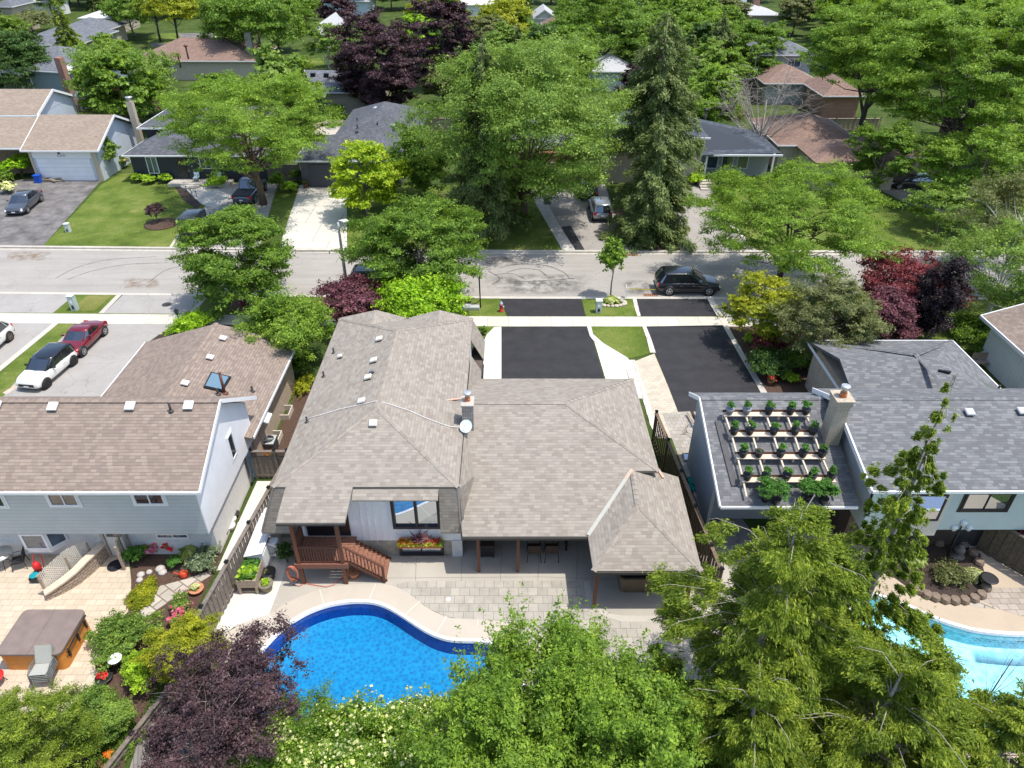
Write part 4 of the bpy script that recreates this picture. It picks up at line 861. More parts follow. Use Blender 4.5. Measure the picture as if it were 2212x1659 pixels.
# bay window low on the wall
bx = atY(*Z(A31,[(310,1400)])[0], 22.4).x
by = MB(); q = [(bx-1.05,22.95),(bx-.6,22.38),(bx+.45,22.38),(bx+.95,22.95)]
by.prism(q, .75, .98); bay = part('bay_window', by, TRIMW, hl); by = MB(); by.prism([(p[0],p[1]) for p in q], 1.9, 1.99); part('bay_head', by, TRIMW, hl)
for i in range(3):
    A_, B_ = V3(*q[i],0), V3(*q[i+1],0); d = (B_-A_); L = d.length; d.normalize(); out = V3(d.y,-d.x,0)
    c = (A_+B_)/2+V3(0,0,1.44)
    w_ = window(hl, c, L, .95, (d, out), TRIMW, GLB, 1, .09, .05)
RVL = ((-34,21.95,4.8),(-12.6,21.95,4.8),(-12.6,25.75,6.65))
for q in ((448,285),(1088,280),(1572,275),(-20,275)):
    p, n = onplane(*q, *RVL, o=A31); roof_vent(hl, p, n, .40, mat('vent_white',(.72,.73,.73),.45,.05))
p, n = onplane(1420,315, *RVL, o=A31); roof_pipe(hl, p, .42, .05)
RVW = ((-17.17,29,4.07),(-17.17,37,4.07),(-12.6,29,2.8))
for q in (((1850,1270),A21),((1742,1428),A21),((1535,95),A31)):
    p, n = onplane(*q[0], *RVW, o=q[1]); roof_vent(hl, p, n, .36, mat('vent_white',(.72,.73,.73),.45,.05))
for q, h, r, m_ in (((1865,165),1.25,.075,PIPER),((2095,150),.3,.05,PIPE),((1810,175),.35,.06,PIPE)):
    p, n = onplane(*q, *RVW, o=A31); roof_pipe(hl, p, h, r, m_)
c4 = [onplane(*q, *RVW, o=A31)[0]+V3(0,0,.1) for q in ((1690,125),(1755,0),(1920,38),(1845,160))]
mb = MB(); mb.slab(c4, .14); sk = part('skylight', mb, TRIMB, hl)
cc = sum(c4, V3(0,0,0))/4; mb = MB(); mb.slab([cc+(v-cc)*.84+V3(0,0,.03) for v in c4], .02); sub('pane', mb, mirrorglass('skylight_glass',(.13,.22,.22),.4), sk, V3(-17,29,0))
p, n = onplane(1455,172, (-34,25.75,6.65),(-12.6,25.75,6.65),(-12.6,29.5,4.2), o=A31)
mb = MB(); mb.lathe(p, [(.42,-.02),(.4,.08),(.28,.18),(.1,.24),(.01,.25)], 18); part('dome_skylight', mb, mat('acrylic_dome',(.6,.66,.7),.1,.05), hl)
# little lean-to canopy at the side door
mb = MB(); mb.slab([(-13.0,29.7,2.6),(-12.4,29.7,2.4),(-12.4,30.5,2.4),(-13.0,30.5,2.6)], .1); part('side_canopy', mb, TRIMW, hl)
mb = MB(); mb.box(-12.98,-12.94,27.5,28.3,.3,2.0); part('side_door', mb, GLB, hl)
# basement window wells along the brick wall
for yy in (31.2,33.6):
    w_ = MB(); w_.box(-13.05,-12.55,yy-.5,yy-.44,0,.35); w_.box(-13.05,-12.55,yy+.44,yy+.5,0,.35); w_.box(-12.6,-12.55,yy-.44,yy+.44,0,.35); part('window_well', w_, mat('well_cream',(.6,.56,.48),.7,.1), hl)
# ===== right house
hr = thing('house', (18,27,0), 'grey shingled house with teal siding and stone chimney, right of the middle house', 'house')
rf = MB(); gable_x(rf, 9.1, 15.1, 22.66, 28.0, 29.7, 3.3, 5.2, 4.3); cap_strip(rf, (9.1,28,5.2), (15,28,5.2), .34)
gable_x(rf, 15.0, 36, 22.1, 27.0, 29.2, 4.7, 5.9, 4.9); cap_strip(rf, (15,27,5.9), (36,27,5.9), .34)
HR = (17.8,26.5,28.6,37.0); hip(rf, *HR, 3.0, 4.35, k=.85, ends=(0,1)); cap_strip(rf, (22.15,28.6,4.35), (22.15,33.3,4.35), .3); cap_strip(rf, (26.5,37,3.0), (22.15,33.3,4.35), .3); cap_strip(rf, (17.8,37,3.0), (22.15,33.3,4.35), .3)
part('roof', rf, SH_R, hr)
TEAL = siding('siding_teal', (.46,.57,.55), .12, 'Z', .3)
wl = MB(); wl.box(15.4,36,22.5,28.8,2.0,4.62); part('rear_wall', wl, TEAL, hr)
wl = MB(); wl.box(15.4,36,23.5,28.8,0,2.0); part('lower_wall', wl, siding('dark_boards',(.09,.065,.05),.14,'H',.6,.3), hr)
wl = MB(); wl.box(9.6,15.4,25.2,29.3,0,3.5); part('side_wall', wl, mat('grey_wall',(.27,.29,.31),.7,.1), hr)
wl = MB(); Pn = [(23.1,3.3),(28.0,5.05),(29.5,4.25),(29.3,3.2)]; wl.raw([V3(9.45,y,z) for y,z in Pn]+[V3(9.6,y,z) for y,z in Pn], [(0,3,2,1),(4,5,6,7)]); wl.box(9.45,9.6,24.8,29.3,0,3.25); part('side_gable', wl, siding('siding_palegrey',(.38,.41,.43),.12,'H',.35), hr); wl = MB(); Pn = [(22.5,4.55),(27,5.8),(29,4.8),(28.8,3.2),(22.6,3.1)]; wl.raw([V3(15.3,y,z) for y,z in Pn]+[V3(15.4,y,z) for y,z in Pn], [(0,4,3,2,1),(5,6,7,8,9)]); part('gable_wall', wl, siding('siding_palegrey',(.38,.41,.43),.12,'H',.35), hr)
wl = MB(); wl.box(18.2,26.1,29.2,36.6,0,2.95); part('brick_wall', wl, BRT, hr)
tr = MB(); tr.box(15.0,36,22.02,22.1,4.56,4.68); tr.box(9.1,15,22.58,22.66,3.15,3.27); rake_trim(tr, [(9.08,22.66,3.3),(9.08,28.0,5.2),(9.08,29.7,4.3)], .2, .06); rake_trim(tr, [(14.98,22.1,4.7),(14.98,27,5.9),(14.98,29.2,4.9)], .24, .07); rake_trim(tr, [(17.78,29.3,3.0),(17.78,37,3.0),(26.5,37,3.0),(26.52,29,3.0)], .14, .06)
part('gutter', tr, TRIMW, hr)
# box bay with big window
mb = MB(); mb.box(16.45,18.5,22.2,22.5,1.95,4.5); bb = part('box_bay', mb, mat('cream_trim',(.55,.52,.45),.6,.06), hr)
window(hr, (17.48,22.2,3.62), 1.7, 1.5, 'S', TRIMB, MG, 1, .08, .05, outer=None)
wpx(hr, A34, 1745,985,2060,1135, 22.5, frame=TRIMB, pane=MG, n=2, outer=1, fw_=.09)
mb = MB(); mb.box(20.6,22.0,23.42,23.5,0,1.95); part('door', mb, mat('iron_door',(.03,.035,.04),.4,.3,20), hr)
RVR = ((15,22.1,4.7),(36,22.1,4.7),(36,27,5.9))
for q in ((1752,335),(2185,325)):
    p, n = onplane(*q, *RVR, o=A34); roof_vent(hr, p, n, .38, mat('vent_greywhite',(.45,.46,.47),.5,.05))
mb = MB(); cpt = onplane(745,600, (15,22.66,3.3),(9,22.66,3.3),(9,28,5.2), o=A34)[0]
cx0 = 14.35; mb.box(cx0,cx0+.62,cpt.y,cpt.y+.75,3.6,6.45); mb.box(cx0-.05,cx0+.67,cpt.y-.05,cpt.y+.8,6.45,6.75)
ch = part('chimney', mb, brick('ledge_stone',(.60,.52,.40),(.70,.63,.50),(.28,.23,.17),.3,.06,.012,bmp=1), hr)
mb = MB(); mb.box(cx0-.1,cx0+.72,cpt.y-.1,cpt.y+.85,6.75,6.80); sub('cap', mb, mat('ledge_cap',(.42,.36,.28),.9,.2), ch, V3(18,27,0))
mb = MB(); mb.lathe((cx0+.31,cpt.y+.35,6.8), [(.16,0),(.15,.22)], 14); sub('flue', mb, mat('terracotta',(.50,.16,.06),.8,.15), ch, V3(18,27,0))
mb = MB(); mb.lathe((cx0+.31,cpt.y+.35,7.02), [(.11,0),(.11,.2),(.2,.2),(.2,.34),(.17,.36)], 14); sub('cowl', mb, mat('galvanised',(.6,.62,.63),.35,.1,metal=.6), ch, V3(18,27,0))
mb = MB(); mb.box(cx0-.12,cx0+.74,cpt.y-.1,cpt.y+.02,3.55,4.0); part('chimney_flashing', mb, TRIMB, hr)
RH = ((26.5,29,3.0),(26.5,37,3.0),(22.15,33,4.35))
c4 = [onplane(*q, *RH, o=A34)[0]+V3(0,0,.08) for q in ((1760,45),(1800,38),(1990,140),(1950,150))]
mb = MB(); mb.slab(c4, .1); part('skylight', mb, mirrorglass('skylight_green',(.06,.1,.08),.4), hr)
p, n = onplane(1995,140, *RH, o=A34); roof_pipe(hr, p, .3, .06)
p, n = onplane(1545,1540, *RH, o=A24); mb = MB(); mb.obox(p+n*.06, V3(.28,-.1,0), V3(.03,.06,0), n*.06); part('vent', mb, TRIMB, hr)
# ===== edge house far right of the near row
he = thing('house', (33,37,0), 'white walled house with brown shingled roof cut by the right edge beside the street', 'house')
rf = MB(); gable_y(rf, 29.9, 34.5, 39, 29.5, 40.1, 3.0, 4.6, 3.0); part('roof', rf, SH_L, he)
wl = MB(); wl.box(30.5,38.5,30,39.6,0,2.95); part('wall', wl, siding('white_vertical',(.72,.76,.80),.3,'H',.25), he)
tr = MB(); rake_trim(tr, [(29.87,29.5,3.0),(29.87,40.1,3.0),(34.5,40.1,4.6)], .2, .08); part('gutter', tr, TRIMW, he)
# ---------------------------------------------------------------- trees and shrubs
def T(*a, **k): return tree('tree', *a, **k)
# street and near side
tree('street_tree','broad layered green street tree on the boulevard left of the street lamp','r',(540,655),428,222,'green',.0,dens=1.3,nc=64,cr=.24,flat=.5,low=-1,limbs=26,asp=.5,shape=1.15)
tree('street_tree','wide dense green street tree behind the lime bush and dark parked car','r',(912,652),420,256,'green',.08,dens=1.35,nc=70,cr=.23,flat=.5,low=-1,limbs=26,asp=.5,shape=1.1)
tree('young_maple','slim young columnar maple in a ring of stones between the black driveways','r',(1319,638),508,44,'light',.34,dens=1.3,nc=30,cr=.5,flat=1.1,low=-.9,r0=.05,ls=4.2,asp=.8,shape=.9,limbs=16)
tree('weeping_mulberry','bright green weeping mounded tree beside the brown front roof of the left house','r',(640,805),645,158,'light',.03,dens=1.1,nc=44,cr=.28,flat=1.3,low=-.5,asp=.45,ls=4.6)
tree('purple_maple','plum coloured small maple at the foot of the street lamp','r',(768,716),600,136,'plum',.2,dens=1.1,nc=44,cr=.27,flat=.5,low=-.8)
tree('lime_tree','bright lime green bushy tree behind the ridge of the middle house','r',(915,716),598,178,'lime',.1,dens=1.2,nc=40,cr=.3,flat=.8,low=-.8,asp=.6,ls=5)
tree('golden_maple','golden green small maple at the edge of the right black driveway by the pavement','r',(1632,748),588,150,'gold',.12,dens=1.0,nc=46,cr=.26,flat=.45,low=-.8)
tree('olive_tree','grey olive loose leafed tree between the golden maple and the red maples','r',(1762,800),603,195,'olive',.08,dens=.95,nc=60,cr=.2,flat=.8,low=-.8,limbs=26,ls=3.6)
tree('red_maple','tall dark red Japanese maple near the road on the right','r',(1930,692),545,205,'red',.2,dens=1.0,nc=48,cr=.24,flat=.45,low=-.7,asp=.5)
tree('red_maple','lower rosy red Japanese maple in front, just behind the grey front roof','r',(1890,750),622,138,'plum',.1,dens=1.0,nc=40,cr=.27,flat=.5,low=-.7)
tree('weeping_beech','near black weeping beech draping down behind the grey roof on the right','r',(1992,750),552,88,'black',.02,dens=1.2,nc=46,cr=.32,flat=1.7,low=-.9,asp=.45,ls=4,lean=(.1,0))
tree('birch','pale barked loose birch overhanging the sidewalk on the right','r',(2125,690),470,250,'mid',.12,dens=.5,nc=60,cr=.17,flat=.9,low=-.8,bk='birch',limbs=34,twigs=2,ls=3.8)
tree('birch','airy olive green birch against the right edge beyond the road','r',(2160,600),372,250,'olive',.2,dens=.5,nc=60,cr=.17,flat=.9,low=-.7,bk='birch',limbs=34,twigs=2,ls=3.8)
tree('honey_locust','wide spreading feathery honey locust with dark forked trunk right of the parked black car','r',(1680,615),335,385,'light',.24,main=4,dens=.75,nc=100,cr=.14,flat=.5,low=-.8,bk='dark',limbs=38,ls=3.8,r0=.22,lean=(.8,0),asp=.4,shape=1.2,core=.35)
tree('green_tree','bright green maple at the right edge behind the locust','r',(2085,470),250,230,'light',.15,dens=.9,nc=56,cr=.2,flat=.6,low=-.8,ls=4)
tree('green_tree','low leafy tree over the lawn right of the locust','r',(2020,505),395,130,'mid',.15,dens=.8,nc=36,cr=.25,flat=.6,low=-.8,ls=4)
# across the road
tree('honey_locust','large airy green honey locust over the navy house with a thick forked trunk','r',(570,442),128,350,'light',.27,main=5,dens=.72,nc=100,cr=.15,flat=.55,low=-.75,bk='brown',limbs=34,r0=.30,ls=3.6,asp=.42,lean=(-1.5,0),shape=.9,core=.35,bend=.2)
tree('yellow_maple','small yellow green maple in front of the grey garage','r',(797,468),294,150,'yellow',.06,dens=1.1,nc=46,cr=.26,flat=.6,low=-.9,asp=.7,ls=4)
tree('round_tree','rounded deep green tree just right of the yellow green maple','r',(913,432),266,138,'green',.1,dens=1.2,nc=40,cr=.27,flat=.9,low=-.8)
tree('silver_maple','huge green silver maple with a tall crown in the centre across the road','r',(1130,475),50,440,'mid',.1,main=5,dens=1.1,nc=110,cr=.17,flat=.8,low=-.95,limbs=34,r0=.36,ls=4,bk='brown',core=.45)
tree('spruce','ragged dull green spruce leaning on the left of the silver maple','spruce',(1050,503),85,180,'spruce',.1,dens=1.3,bk='grey',ls=4.2,power=.6)
tree('blue_spruce','tall pointed blue green spruce right of the silver maple','spruce',(1398,440),22,205,'spruce',.34,dens=1.3,ls=4,power=.5)
tree('blue_spruce','broad low blue spruce beside the drive with the silver car','spruce',(1402,512),255,198,'spruce',.0,dens=1.7,ls=4.2,power=.42)
# bare tree
def bare(nm, label, base_px, top_y, wpx, bk='grey', r0=None, nl=30, Y=None, twigs=6, cb=.12, leaf=None):
    g = at(*base_px) if Y is None else Vector((atY(base_px[0], base_px[1], Y).x, Y, 0)); h = atY(base_px[0], top_y, g.y).z; Rr = wpx*pxs((g.x,g.y,h*.5))/2; rng = rngn()
    d = sphere_dirs(rng, nl*2); C = np.array([v for v in d if v[2] > -.1][:nl]); C = C*rng.uniform(.75,1.05,(len(C),1))*np.array([Rr,Rr,h*.5])+np.array([0,0,h*.48])
    mb = limbs_mb(rng, C, h*cb, h, r0 or .014*h+.03, len(C), fork=.1, twigs=twigs)
    t = thing(nm, (g.x,g.y,0), label, 'tree'); link('trunk', mb, bark(bk), t)
    if leaf:
        P, Nn, C, _, _ = round_crown(rng, h*.3, h, Rr, 30, .15, 3500, .12, .5); me = mesh_quads('crown', leaf_mesh('c', P, Nn, .16, .5, rng)); me.materials.append(lm(leaf)); o = bpy.data.objects.new('crown', me); COL.objects.link(o); o.parent = t
    return t
BARK['silver'] = (.34,.30,.26)
bare('bare_tree','leafless grey tree spreading over the dark tiled house on the right',(1630,352),118,215,'silver',r0=.22,nl=34,twigs=8)
bare('sapling','thin leafless sapling in front of the turquoise pool',(2110,1545),1330,110,'dark',r0=.035,nl=9,twigs=3,Y=15.0)
# big maples upper right
tree('maple','large bright green maple with dark double trunk in the upper right','r',(1845,330),-40,300,'light',.38,main=4,dens=1.0,nc=80,cr=.16,flat=.7,low=-.8,bk='dark',limbs=30,r0=.3,ls=3.8,lean=(1,0))
tree('maple','widest bright green maple filling the upper right corner','r',(2020,395),-30,350,'light',.25,main=5,dens=1.0,nc=100,cr=.15,flat=.7,low=-.9,bk='dark',limbs=30,r0=.3,ls=3.8,lean=(2,0))
tree('green_tree','dark green tree in shade below the big maples by the brown garage','r',(1885,430),250,120,'green',.1,dens=1.0,nc=50,cr=.22,flat=.7,low=-.8,ls=3.8)
tree('green_tree','deep green round tree at the right edge beyond the maples','r',(2190,300),110,180,'dark',.1,dens=1.0,nc=44,cr=.24,ls=3.8)
tree('green_tree','light green tree rising between locust and right edge','r',(2130,360),180,150,'light',.15,dens=.9,nc=44,cr=.22,ls=3.8)
# second row and behind
F_ = dict(ls=3.7)
tree('copper_beech','massive dark purple beech towering behind the grey garage house','r',(835,250),0,186,'purple',.0,dens=1.4,nc=80,cr=.2,flat=.8,low=-1,**F_,bk='dark',shape=1.1)
tree('purple_tree','second dark purple tree behind the copper beech','r',(965,190),-30,120,'purple',.08,dens=1.1,nc=50,cr=.22,low=-.9,**F_,bk='dark')
tree('purple_tree','small dark purple tree among pale roofs at the top','r',(735,75),-15,80,'purple',.1,dens=1.1,nc=30,cr=.25,**F_,bk='dark')
tree('lime_tree','pale lime tree peeping between the two purple trees','r',(905,165),22,85,'lime',.15,dens=.9,nc=36,cr=.22,**F_)
tree('linden','yellow flowering linden left of top centre behind the purple trees','r',(945,110),-40,90,'gold',.1,dens=1.0,nc=36,cr=.25,**F_)
tree('linden','yellow flowering linden just above the silver maple','r',(1090,120),-8,130,'gold',.1,dens=1.0,nc=44,cr=.24,**F_)
tree('birch','slender green birch with white stem behind the slate roof','r',(712,150),45,92,'mid',.12,dens=.8,nc=40,cr=.2,bk='birch',**F_)
tree('willow','large soft green tree above the brown roof at upper left','r',(570,150),-50,215,'green',.1,dens=1.1,nc=70,cr=.18,flat=1.0,**F_)
tree('linden','yellowish linden with visible trunk on the far left lawn','r',(388,103),-35,105,'gold',.3,dens=1.0,nc=40,cr=.25,**F_,bk='dark')
tree('linden','slightly smaller linden left of its twin on the far lawn','r',(347,90),-30,75,'cedar',.3,dens=1.0,nc=36,cr=.25,**F_,bk='dark')
tree('larch','tall loose yellow green conifer among grey roofs at upper left','spruce',(165,150),-2,85,'cedar',.06,dens=.9,**F_)
tree('green_tree','dark dense tree at the left edge above the sand coloured roof','r',(35,225),42,185,'dark',.05,dens=1.3,nc=60,cr=.2,low=-.9,**F_)
tree('green_tree','mid green tree with bare grey twigs left of the large locust','r',(290,262),82,200,'mid',.12,dens=.85,nc=60,cr=.2,low=-.7,twigs=4,bk='silver',**F_)
tree('green_tree','low rounded tree behind the blue grey house with bay window','r',(250,130),70,70,'light',.1,nc=30,cr=.26,**F_)
tree('green_tree','yellow green bush tree near the grey roofs at top left','r',(72,70),18,95,'olive',.1,nc=34,cr=.26,**F_)
tree('green_tree','leafy tree left of the larch on the upper left','r',(28,95),30,70,'mid',.1,nc=30,cr=.26,**F_)
tree('green_tree','green tree between pale roof and lindens at upper left','r',(290,80),-20,110,'green',.1,nc=40,cr=.23,**F_)
tree('green_tree','tall green tree behind top centre right of the lindens','r',(1290,165),-30,200,'green',.1,dens=1.1,nc=70,cr=.18,**F_)
tree('green_tree','bright green rounded tree beyond the blue spruce','r',(1495,160),20,130,'light',.08,dens=1.1,nc=50,cr=.2,**F_)
tree('pine','dark pine with drooping limbs right of the tall blue spruce','spruce',(1540,205),25,150,'spruce',.05,dens=1.2,**F_)
tree('green_tree','deep green tree joined to the dark pine','r',(1605,195),30,150,'green',.05,dens=1.2,nc=56,cr=.2,**F_)
tree('shrub_tree','vivid lime shrub tree behind the dark tiled roof','r',(1488,262),180,90,'lime',.03,dens=1.1,nc=34,cr=.25,**F_)
tree('shrub_tree','soft green rounded shrub tree left of the bare tree','r',(1545,290),195,110,'olive',.03,dens=1.0,nc=36,cr=.24,**F_)
tree('green_tree','narrow green tree between spruce and silver maple tops','r',(1215,150),40,110,'mid',.08,nc=40,cr=.23,**F_)
tree('red_shrub','dark red Japanese maple behind the sand coloured house','r',(230,232),180,100,'red',.05,dens=.9,nc=30,cr=.25,**F_)
tree('evergreen','dark rounded evergreen behind the grey garage','r',(724,262),222,42,'dark',.02,dens=1.3,nc=24,cr=.3,**F_)
tree('green_tree','green tree hugging the right side of the large locust','r',(668,300),215,70,'green',.05,dens=1.1,nc=30,cr=.26,**F_)
# far woods: individuals copied from a few kinds
protos = []
for i, (lf, kd, W_, Hh) in enumerate((('green','r',4.6,9),('mid','r',4.2,8.5),('light','r',4.6,10),('dark','r',3.6,9),('spruce','s',2.6,11),('olive','r',4.0,8),('lime','r',3.2,7),('purple','r',3.6,8.5))):
    rng = rngn()
    if kd == 's': P, Nn, C, al = cone_crown(rng, .8, Hh, W_, 9000, .4); V = leaf_mesh('c', P, Nn, .5, .35, rng, along=al, jit=.5)
    else: P, Nn, C, _, _ = round_crown(rng, 1.2, Hh, W_, 46, .23, 15000, .36, .6, low=-.8); V = leaf_mesh('c', P, Nn, .36, .6, rng)
    me = mesh_quads('crown', V); me.materials.append(lm(lf)); tm = MB(); tm.tube([(0,0,-.1),(0,0,Hh*.7)], [.25,.08], 6)
    tme = bpy.data.meshes.new('trunk'); tme.from_pydata([tuple(v) for v in tm.v], [], tm.f); tme.materials.append(bark('brown')); protos.append((me, tme, lf))
KN = dict(green='green leafy tree',mid='mid green tree',light='fresh green tree',dark='dark green tree',spruce='dark spruce',olive='olive toned tree',lime='lime green tree',purple='purple leafed tree')
def far_tree(k, x, y, s, rz, side):
    me, tme, lf = protos[k]
    t = thing('far_tree', (x,y,0), KN[lf]+' in the distant belt of trees '+side, 'tree', 'distant trees '+side+' of '+lf+' kind', rz); t.scale = (s,s,s*random.uniform(.85,1.15))
    for nm, m in (('crown', me), ('trunk', tme)): o = bpy.data.objects.new(nm, m); COL.objects.link(o); o.parent = t
# foreground along the bottom edge
tree('cherry_tree','vivid green long leafed cherry tree in front of the pool at the bottom centre','r',(1135,1510),1395,360,'light',.25,Y=13.0,dens=.7,shoots=420,nc=80,cr=.16,flat=.8,low=-.9,asp=.45,ls=6.5,limbs=40,twigs=2,core=.3,shape=.8)
tree('cherry_tree','second vivid green cherry tree cut by the bottom edge right of centre','r',(1335,1580),1455,370,'light',.2,Y=12.0,dens=.75,shoots=380,nc=80,cr=.17,flat=.8,low=-.9,asp=.45,ls=6.5,limbs=40,twigs=2,core=.3)
tree('cherry_tree','lower vivid green cherry growth at the very bottom between privet and cherry','r',(1060,1640),1520,330,'light',.1,Y=11.2,dens=.85,shoots=160,nc=60,cr=.19,flat=.8,low=-.9,asp=.45,ls=6.5,limbs=30,twigs=2)
shrub('privet','cream flowering privet hedge bush at the bottom left of the pool',(800,1625),420,3.2,'light',Y=12.3,dens=1.2,ls=5,flowers='cream',fn=.14,nc=50,cr=.25,ry=.7)
shrub('privet','smaller cream flowering privet at the bottom edge under the purple bush',(640,1660),260,2.8,'light',Y=11.6,dens=1.2,ls=5,flowers='cream',fn=.14,nc=36,cr=.28,ry=.8)
shrub('elder_bush','grey green ferny bush between the purple plum and the privet',(600,1560),230,2.6,'green',Y=13.0,dens=.8,ls=4.5,nc=36,cr=.24,asp=.35)
tree('purple_plum','wide dark purple plum tree overhanging the left end of the pool','r',(535,1530),1402,320,'smoke',.1,Y=14.6,dens=.6,nc=90,cr=.15,flat=.7,low=-.9,ls=4.6,limbs=44,twigs=3,bk='silver',core=.25)
tree('purple_plum','lower dark purple plum growth beside the old fence at the bottom left','r',(430,1640),1540,200,'smoke',.1,Y=13.0,dens=.6,nc=56,cr=.18,flat=.7,low=-.9,ls=4.6,limbs=30,twigs=3,bk='silver')
tree('golden_juniper','golden green juniper leaning over the wooden fence','r',(410,1425),1355,150,'gold',.05,Y=16.6,dens=1.1,nc=50,cr=.2,flat=.7,low=-.9,ls=4.5,asp=.35)
tree('cedar','loose yellow green cedar cut by the bottom left corner','r',(30,1650),1550,290,'cedar',.02,Y=12.0,dens=1.3,nc=110,cr=.15,flat=.7,low=-.9,ls=4.6,asp=.3,limbs=30,twigs=2)
def cedar(label, cx, cy, top, w, Y, dens=1.0, lean=(0,0), power=.75, droop=.25, ls=5.2, cb=.03, levels=24, per=11, leaf='cedar', ragged=.25):
    g = Vector((atY(cx, cy, Y).x, Y, 0)); h = atY(cx, top, Y).z; Rr = w*pxs((g.x,g.y,h*.5))/2; rng = rngn(); s = ls*pxs((g.x,g.y,h*.6))
    n = int(min(330000, 6.0*dens*Rr*h*1.4/(s*s*.13)))
    P, Nn, C, al = cone_crown(rng, h*cb, h, Rr, n, s, levels=levels, droop=droop, power=power, ragged=ragged, per=per)
    cl = rng.normal(size=(900,3))*.55; k = rng.integers(0, 900, n)   # pull leaves into tufts
    key = np.round(P/.5).astype(int); hs = (key[:,0]*73856093 ^ key[:,1]*19349663 ^ key[:,2]*83492791) % 900
    ctr = (key*.5)+cl[hs]*.2; P = P*.5+ctr*.5+rng.normal(size=P.shape)*.03; tint = hs
    L = np.stack([lean[0]*(P[:,2]/h)**1.5, lean[1]*(P[:,2]/h)**1.5], 1); P[:,:2] += L
    V = leaf_mesh('c', P, Nn, s*1.25, .3, rng, along=al, jit=.7)
    mb = MB(); lx = lambda z: Vector((lean[0]*(z/h)**1.5, lean[1]*(z/h)**1.5, z)); mb.tube([lx(0),lx(h*.3),lx(h*.6),lx(h*.97)], [.012*h,.01*h,.007*h,.02])
    for i in rng.choice(len(C), min(60, len(C)), replace=False):
        c = Vector(C[i]); e = lx(max(0,c.z))-V3(0,0,max(0,c.z))+c; a = lx(max(.2,c.z+.08*Rr)); m_ = a.lerp(e,.5)+V3(0,0,.1*Rr); mb.tube([a, m_, e], [.02,.014,.006], n=4, cap=False)
    return plant_obj('cedar_tree', (g.x,g.y,0), label, 'tree', None, V, leaf, mb, 'silver')
def feathery(label, cx, cy, top, w, Y, dens=1.0, leaf='cedar', ls=5.2, nc=150, cr=.13, shape=1.5):
    g = Vector((atY(cx, cy, Y).x, Y, 0)); h = atY(cx, top, Y).z; Rr = w*pxs((g.x,g.y,h*.5))/2; rng = rngn(); s = ls*pxs((g.x,g.y,h*.6)); n = int(min(230000, 5*dens*math.pi*Rr*h*.6/(s*s*.15)))
    P, Nn, C, _, _ = round_crown(rng, 0, h, Rr, nc, cr, n, s, .3, flat=.75, low=-1, shape=shape, core=.3)
    out = unit(P*np.array([1,1,0])+1e-6); P[:,2] -= .12*(np.linalg.norm(P[:,:2],axis=1)/Rr)**2*Rr; V = leaf_mesh('c', P, Nn, s*1.35, .28, rng, along=out*.7+np.array([0,0,-.75]), jit=.6)
    mb = MB(); mb.tube([(0,0,0),(0,0,h*.5),(0,0,h*.9)], [.16,.10,.03])
    for i in rng.choice(len(C), min(80, len(C)), replace=False):
        c = Vector(C[i])*1.06; a = Vector((0,0,max(.2,c.z-.1*h))); m_ = a.lerp(c,.55)+V3(0,0,.12*Rr); mb.tube([a, m_, c, c+V3(c.x*.1,c.y*.1,-.15)], [.016,.012,.008,.004], n=4, cap=False)
    return plant_obj('cedar_tree', (g.x,g.y,0), label, 'tree', None, V, leaf, mb, 'silver')
feathery('tall yellow green cedar hiding the corner of the pavilion roof', 1640, 1400, 1100, 470, 14.8)
cedar('sparse cedar with a bare leaning top in front of the grey roof', 1872, 1300, 868, 370, 16.3, 1.1, lean=(.1,.4), power=.9, droop=.4, levels=18, per=6, ragged=.5)
feathery('dense cedar at the bottom right in front of the turquoise pool', 1870, 1610, 1420, 480, 12.2)
feathery('dense cedar at the bottom between the cherry and the pool cedar', 1600, 1620, 1450, 360, 11.8)
feathery('cedar in the bottom right corner', 2150, 1640, 1520, 380, 11.9)
# ---------------------------------------------------------------- houses across the road and behind
def simple_house(label, X0, X1, Y0, Y1, ze, zr, wallm, roofm, typ='hip', ov=.45, grp=None, k=1.0):
    t = thing('house', ((X0+X1)/2,(Y0+Y1)/2,0), label, 'house', grp)
    rf = MB()
    if typ == 'hip': hip(rf, X0,X1,Y0,Y1,ze,zr,k=k)
    elif typ == 'gx': gable_x(rf, X0,X1,Y0,(Y0+Y1)/2,Y1,ze,zr,ze)
    else: gable_y(rf, X0,(X0+X1)/2,X1,Y0,Y1,ze,zr,ze)
    part('roof', rf, roofm, t); wl = MB(); a,b_,c,d = X0+ov,X1-ov,Y0+ov,Y1-ov
    wl.box(a,b_,c,d,0,ze-.03)
    if typ == 'gx': ym = (Y0+Y1)/2; wl.raw([V3(x,y,z) for x in (a,b_) for y,z in ((c,ze-.05),(ym,zr-.25),(d,ze-.05))], [(0,1,2),(3,5,4)])
    if typ == 'gy': xm_ = (X0+X1)/2; wl.raw([V3(x,y,z) for y in (c,d) for x,z in ((a,ze-.05),(xm_,zr-.25),(b_,ze-.05))], [(0,2,1),(3,4,5)])
    part('wall', wl, wallm, t); tr = MB(); z = ze-.12
    tr.box(X0-.05,X1+.05,Y0-.1,Y0,z-.03,z+.1)
    if typ == 'hip': tr.box(X0-.08,X0-.02,Y0,Y1,z-.03,z+.1); tr.box(X1+.02,X1+.08,Y0,Y1,z-.03,z+.1)
    elif typ == 'gx':
        for x in (X0-.04, X1+.04): rake_trim(tr, [(x,Y0,ze),(x,(Y0+Y1)/2,zr),(x,Y1,ze)], .22, .07)
    else: rake_trim(tr, [(X0,Y0-.04,ze),((X0+X1)/2,Y0-.04,zr),(X1,Y0-.04,ze)], .22, .07)
    part('gutter', tr, TRIMW, t); return t
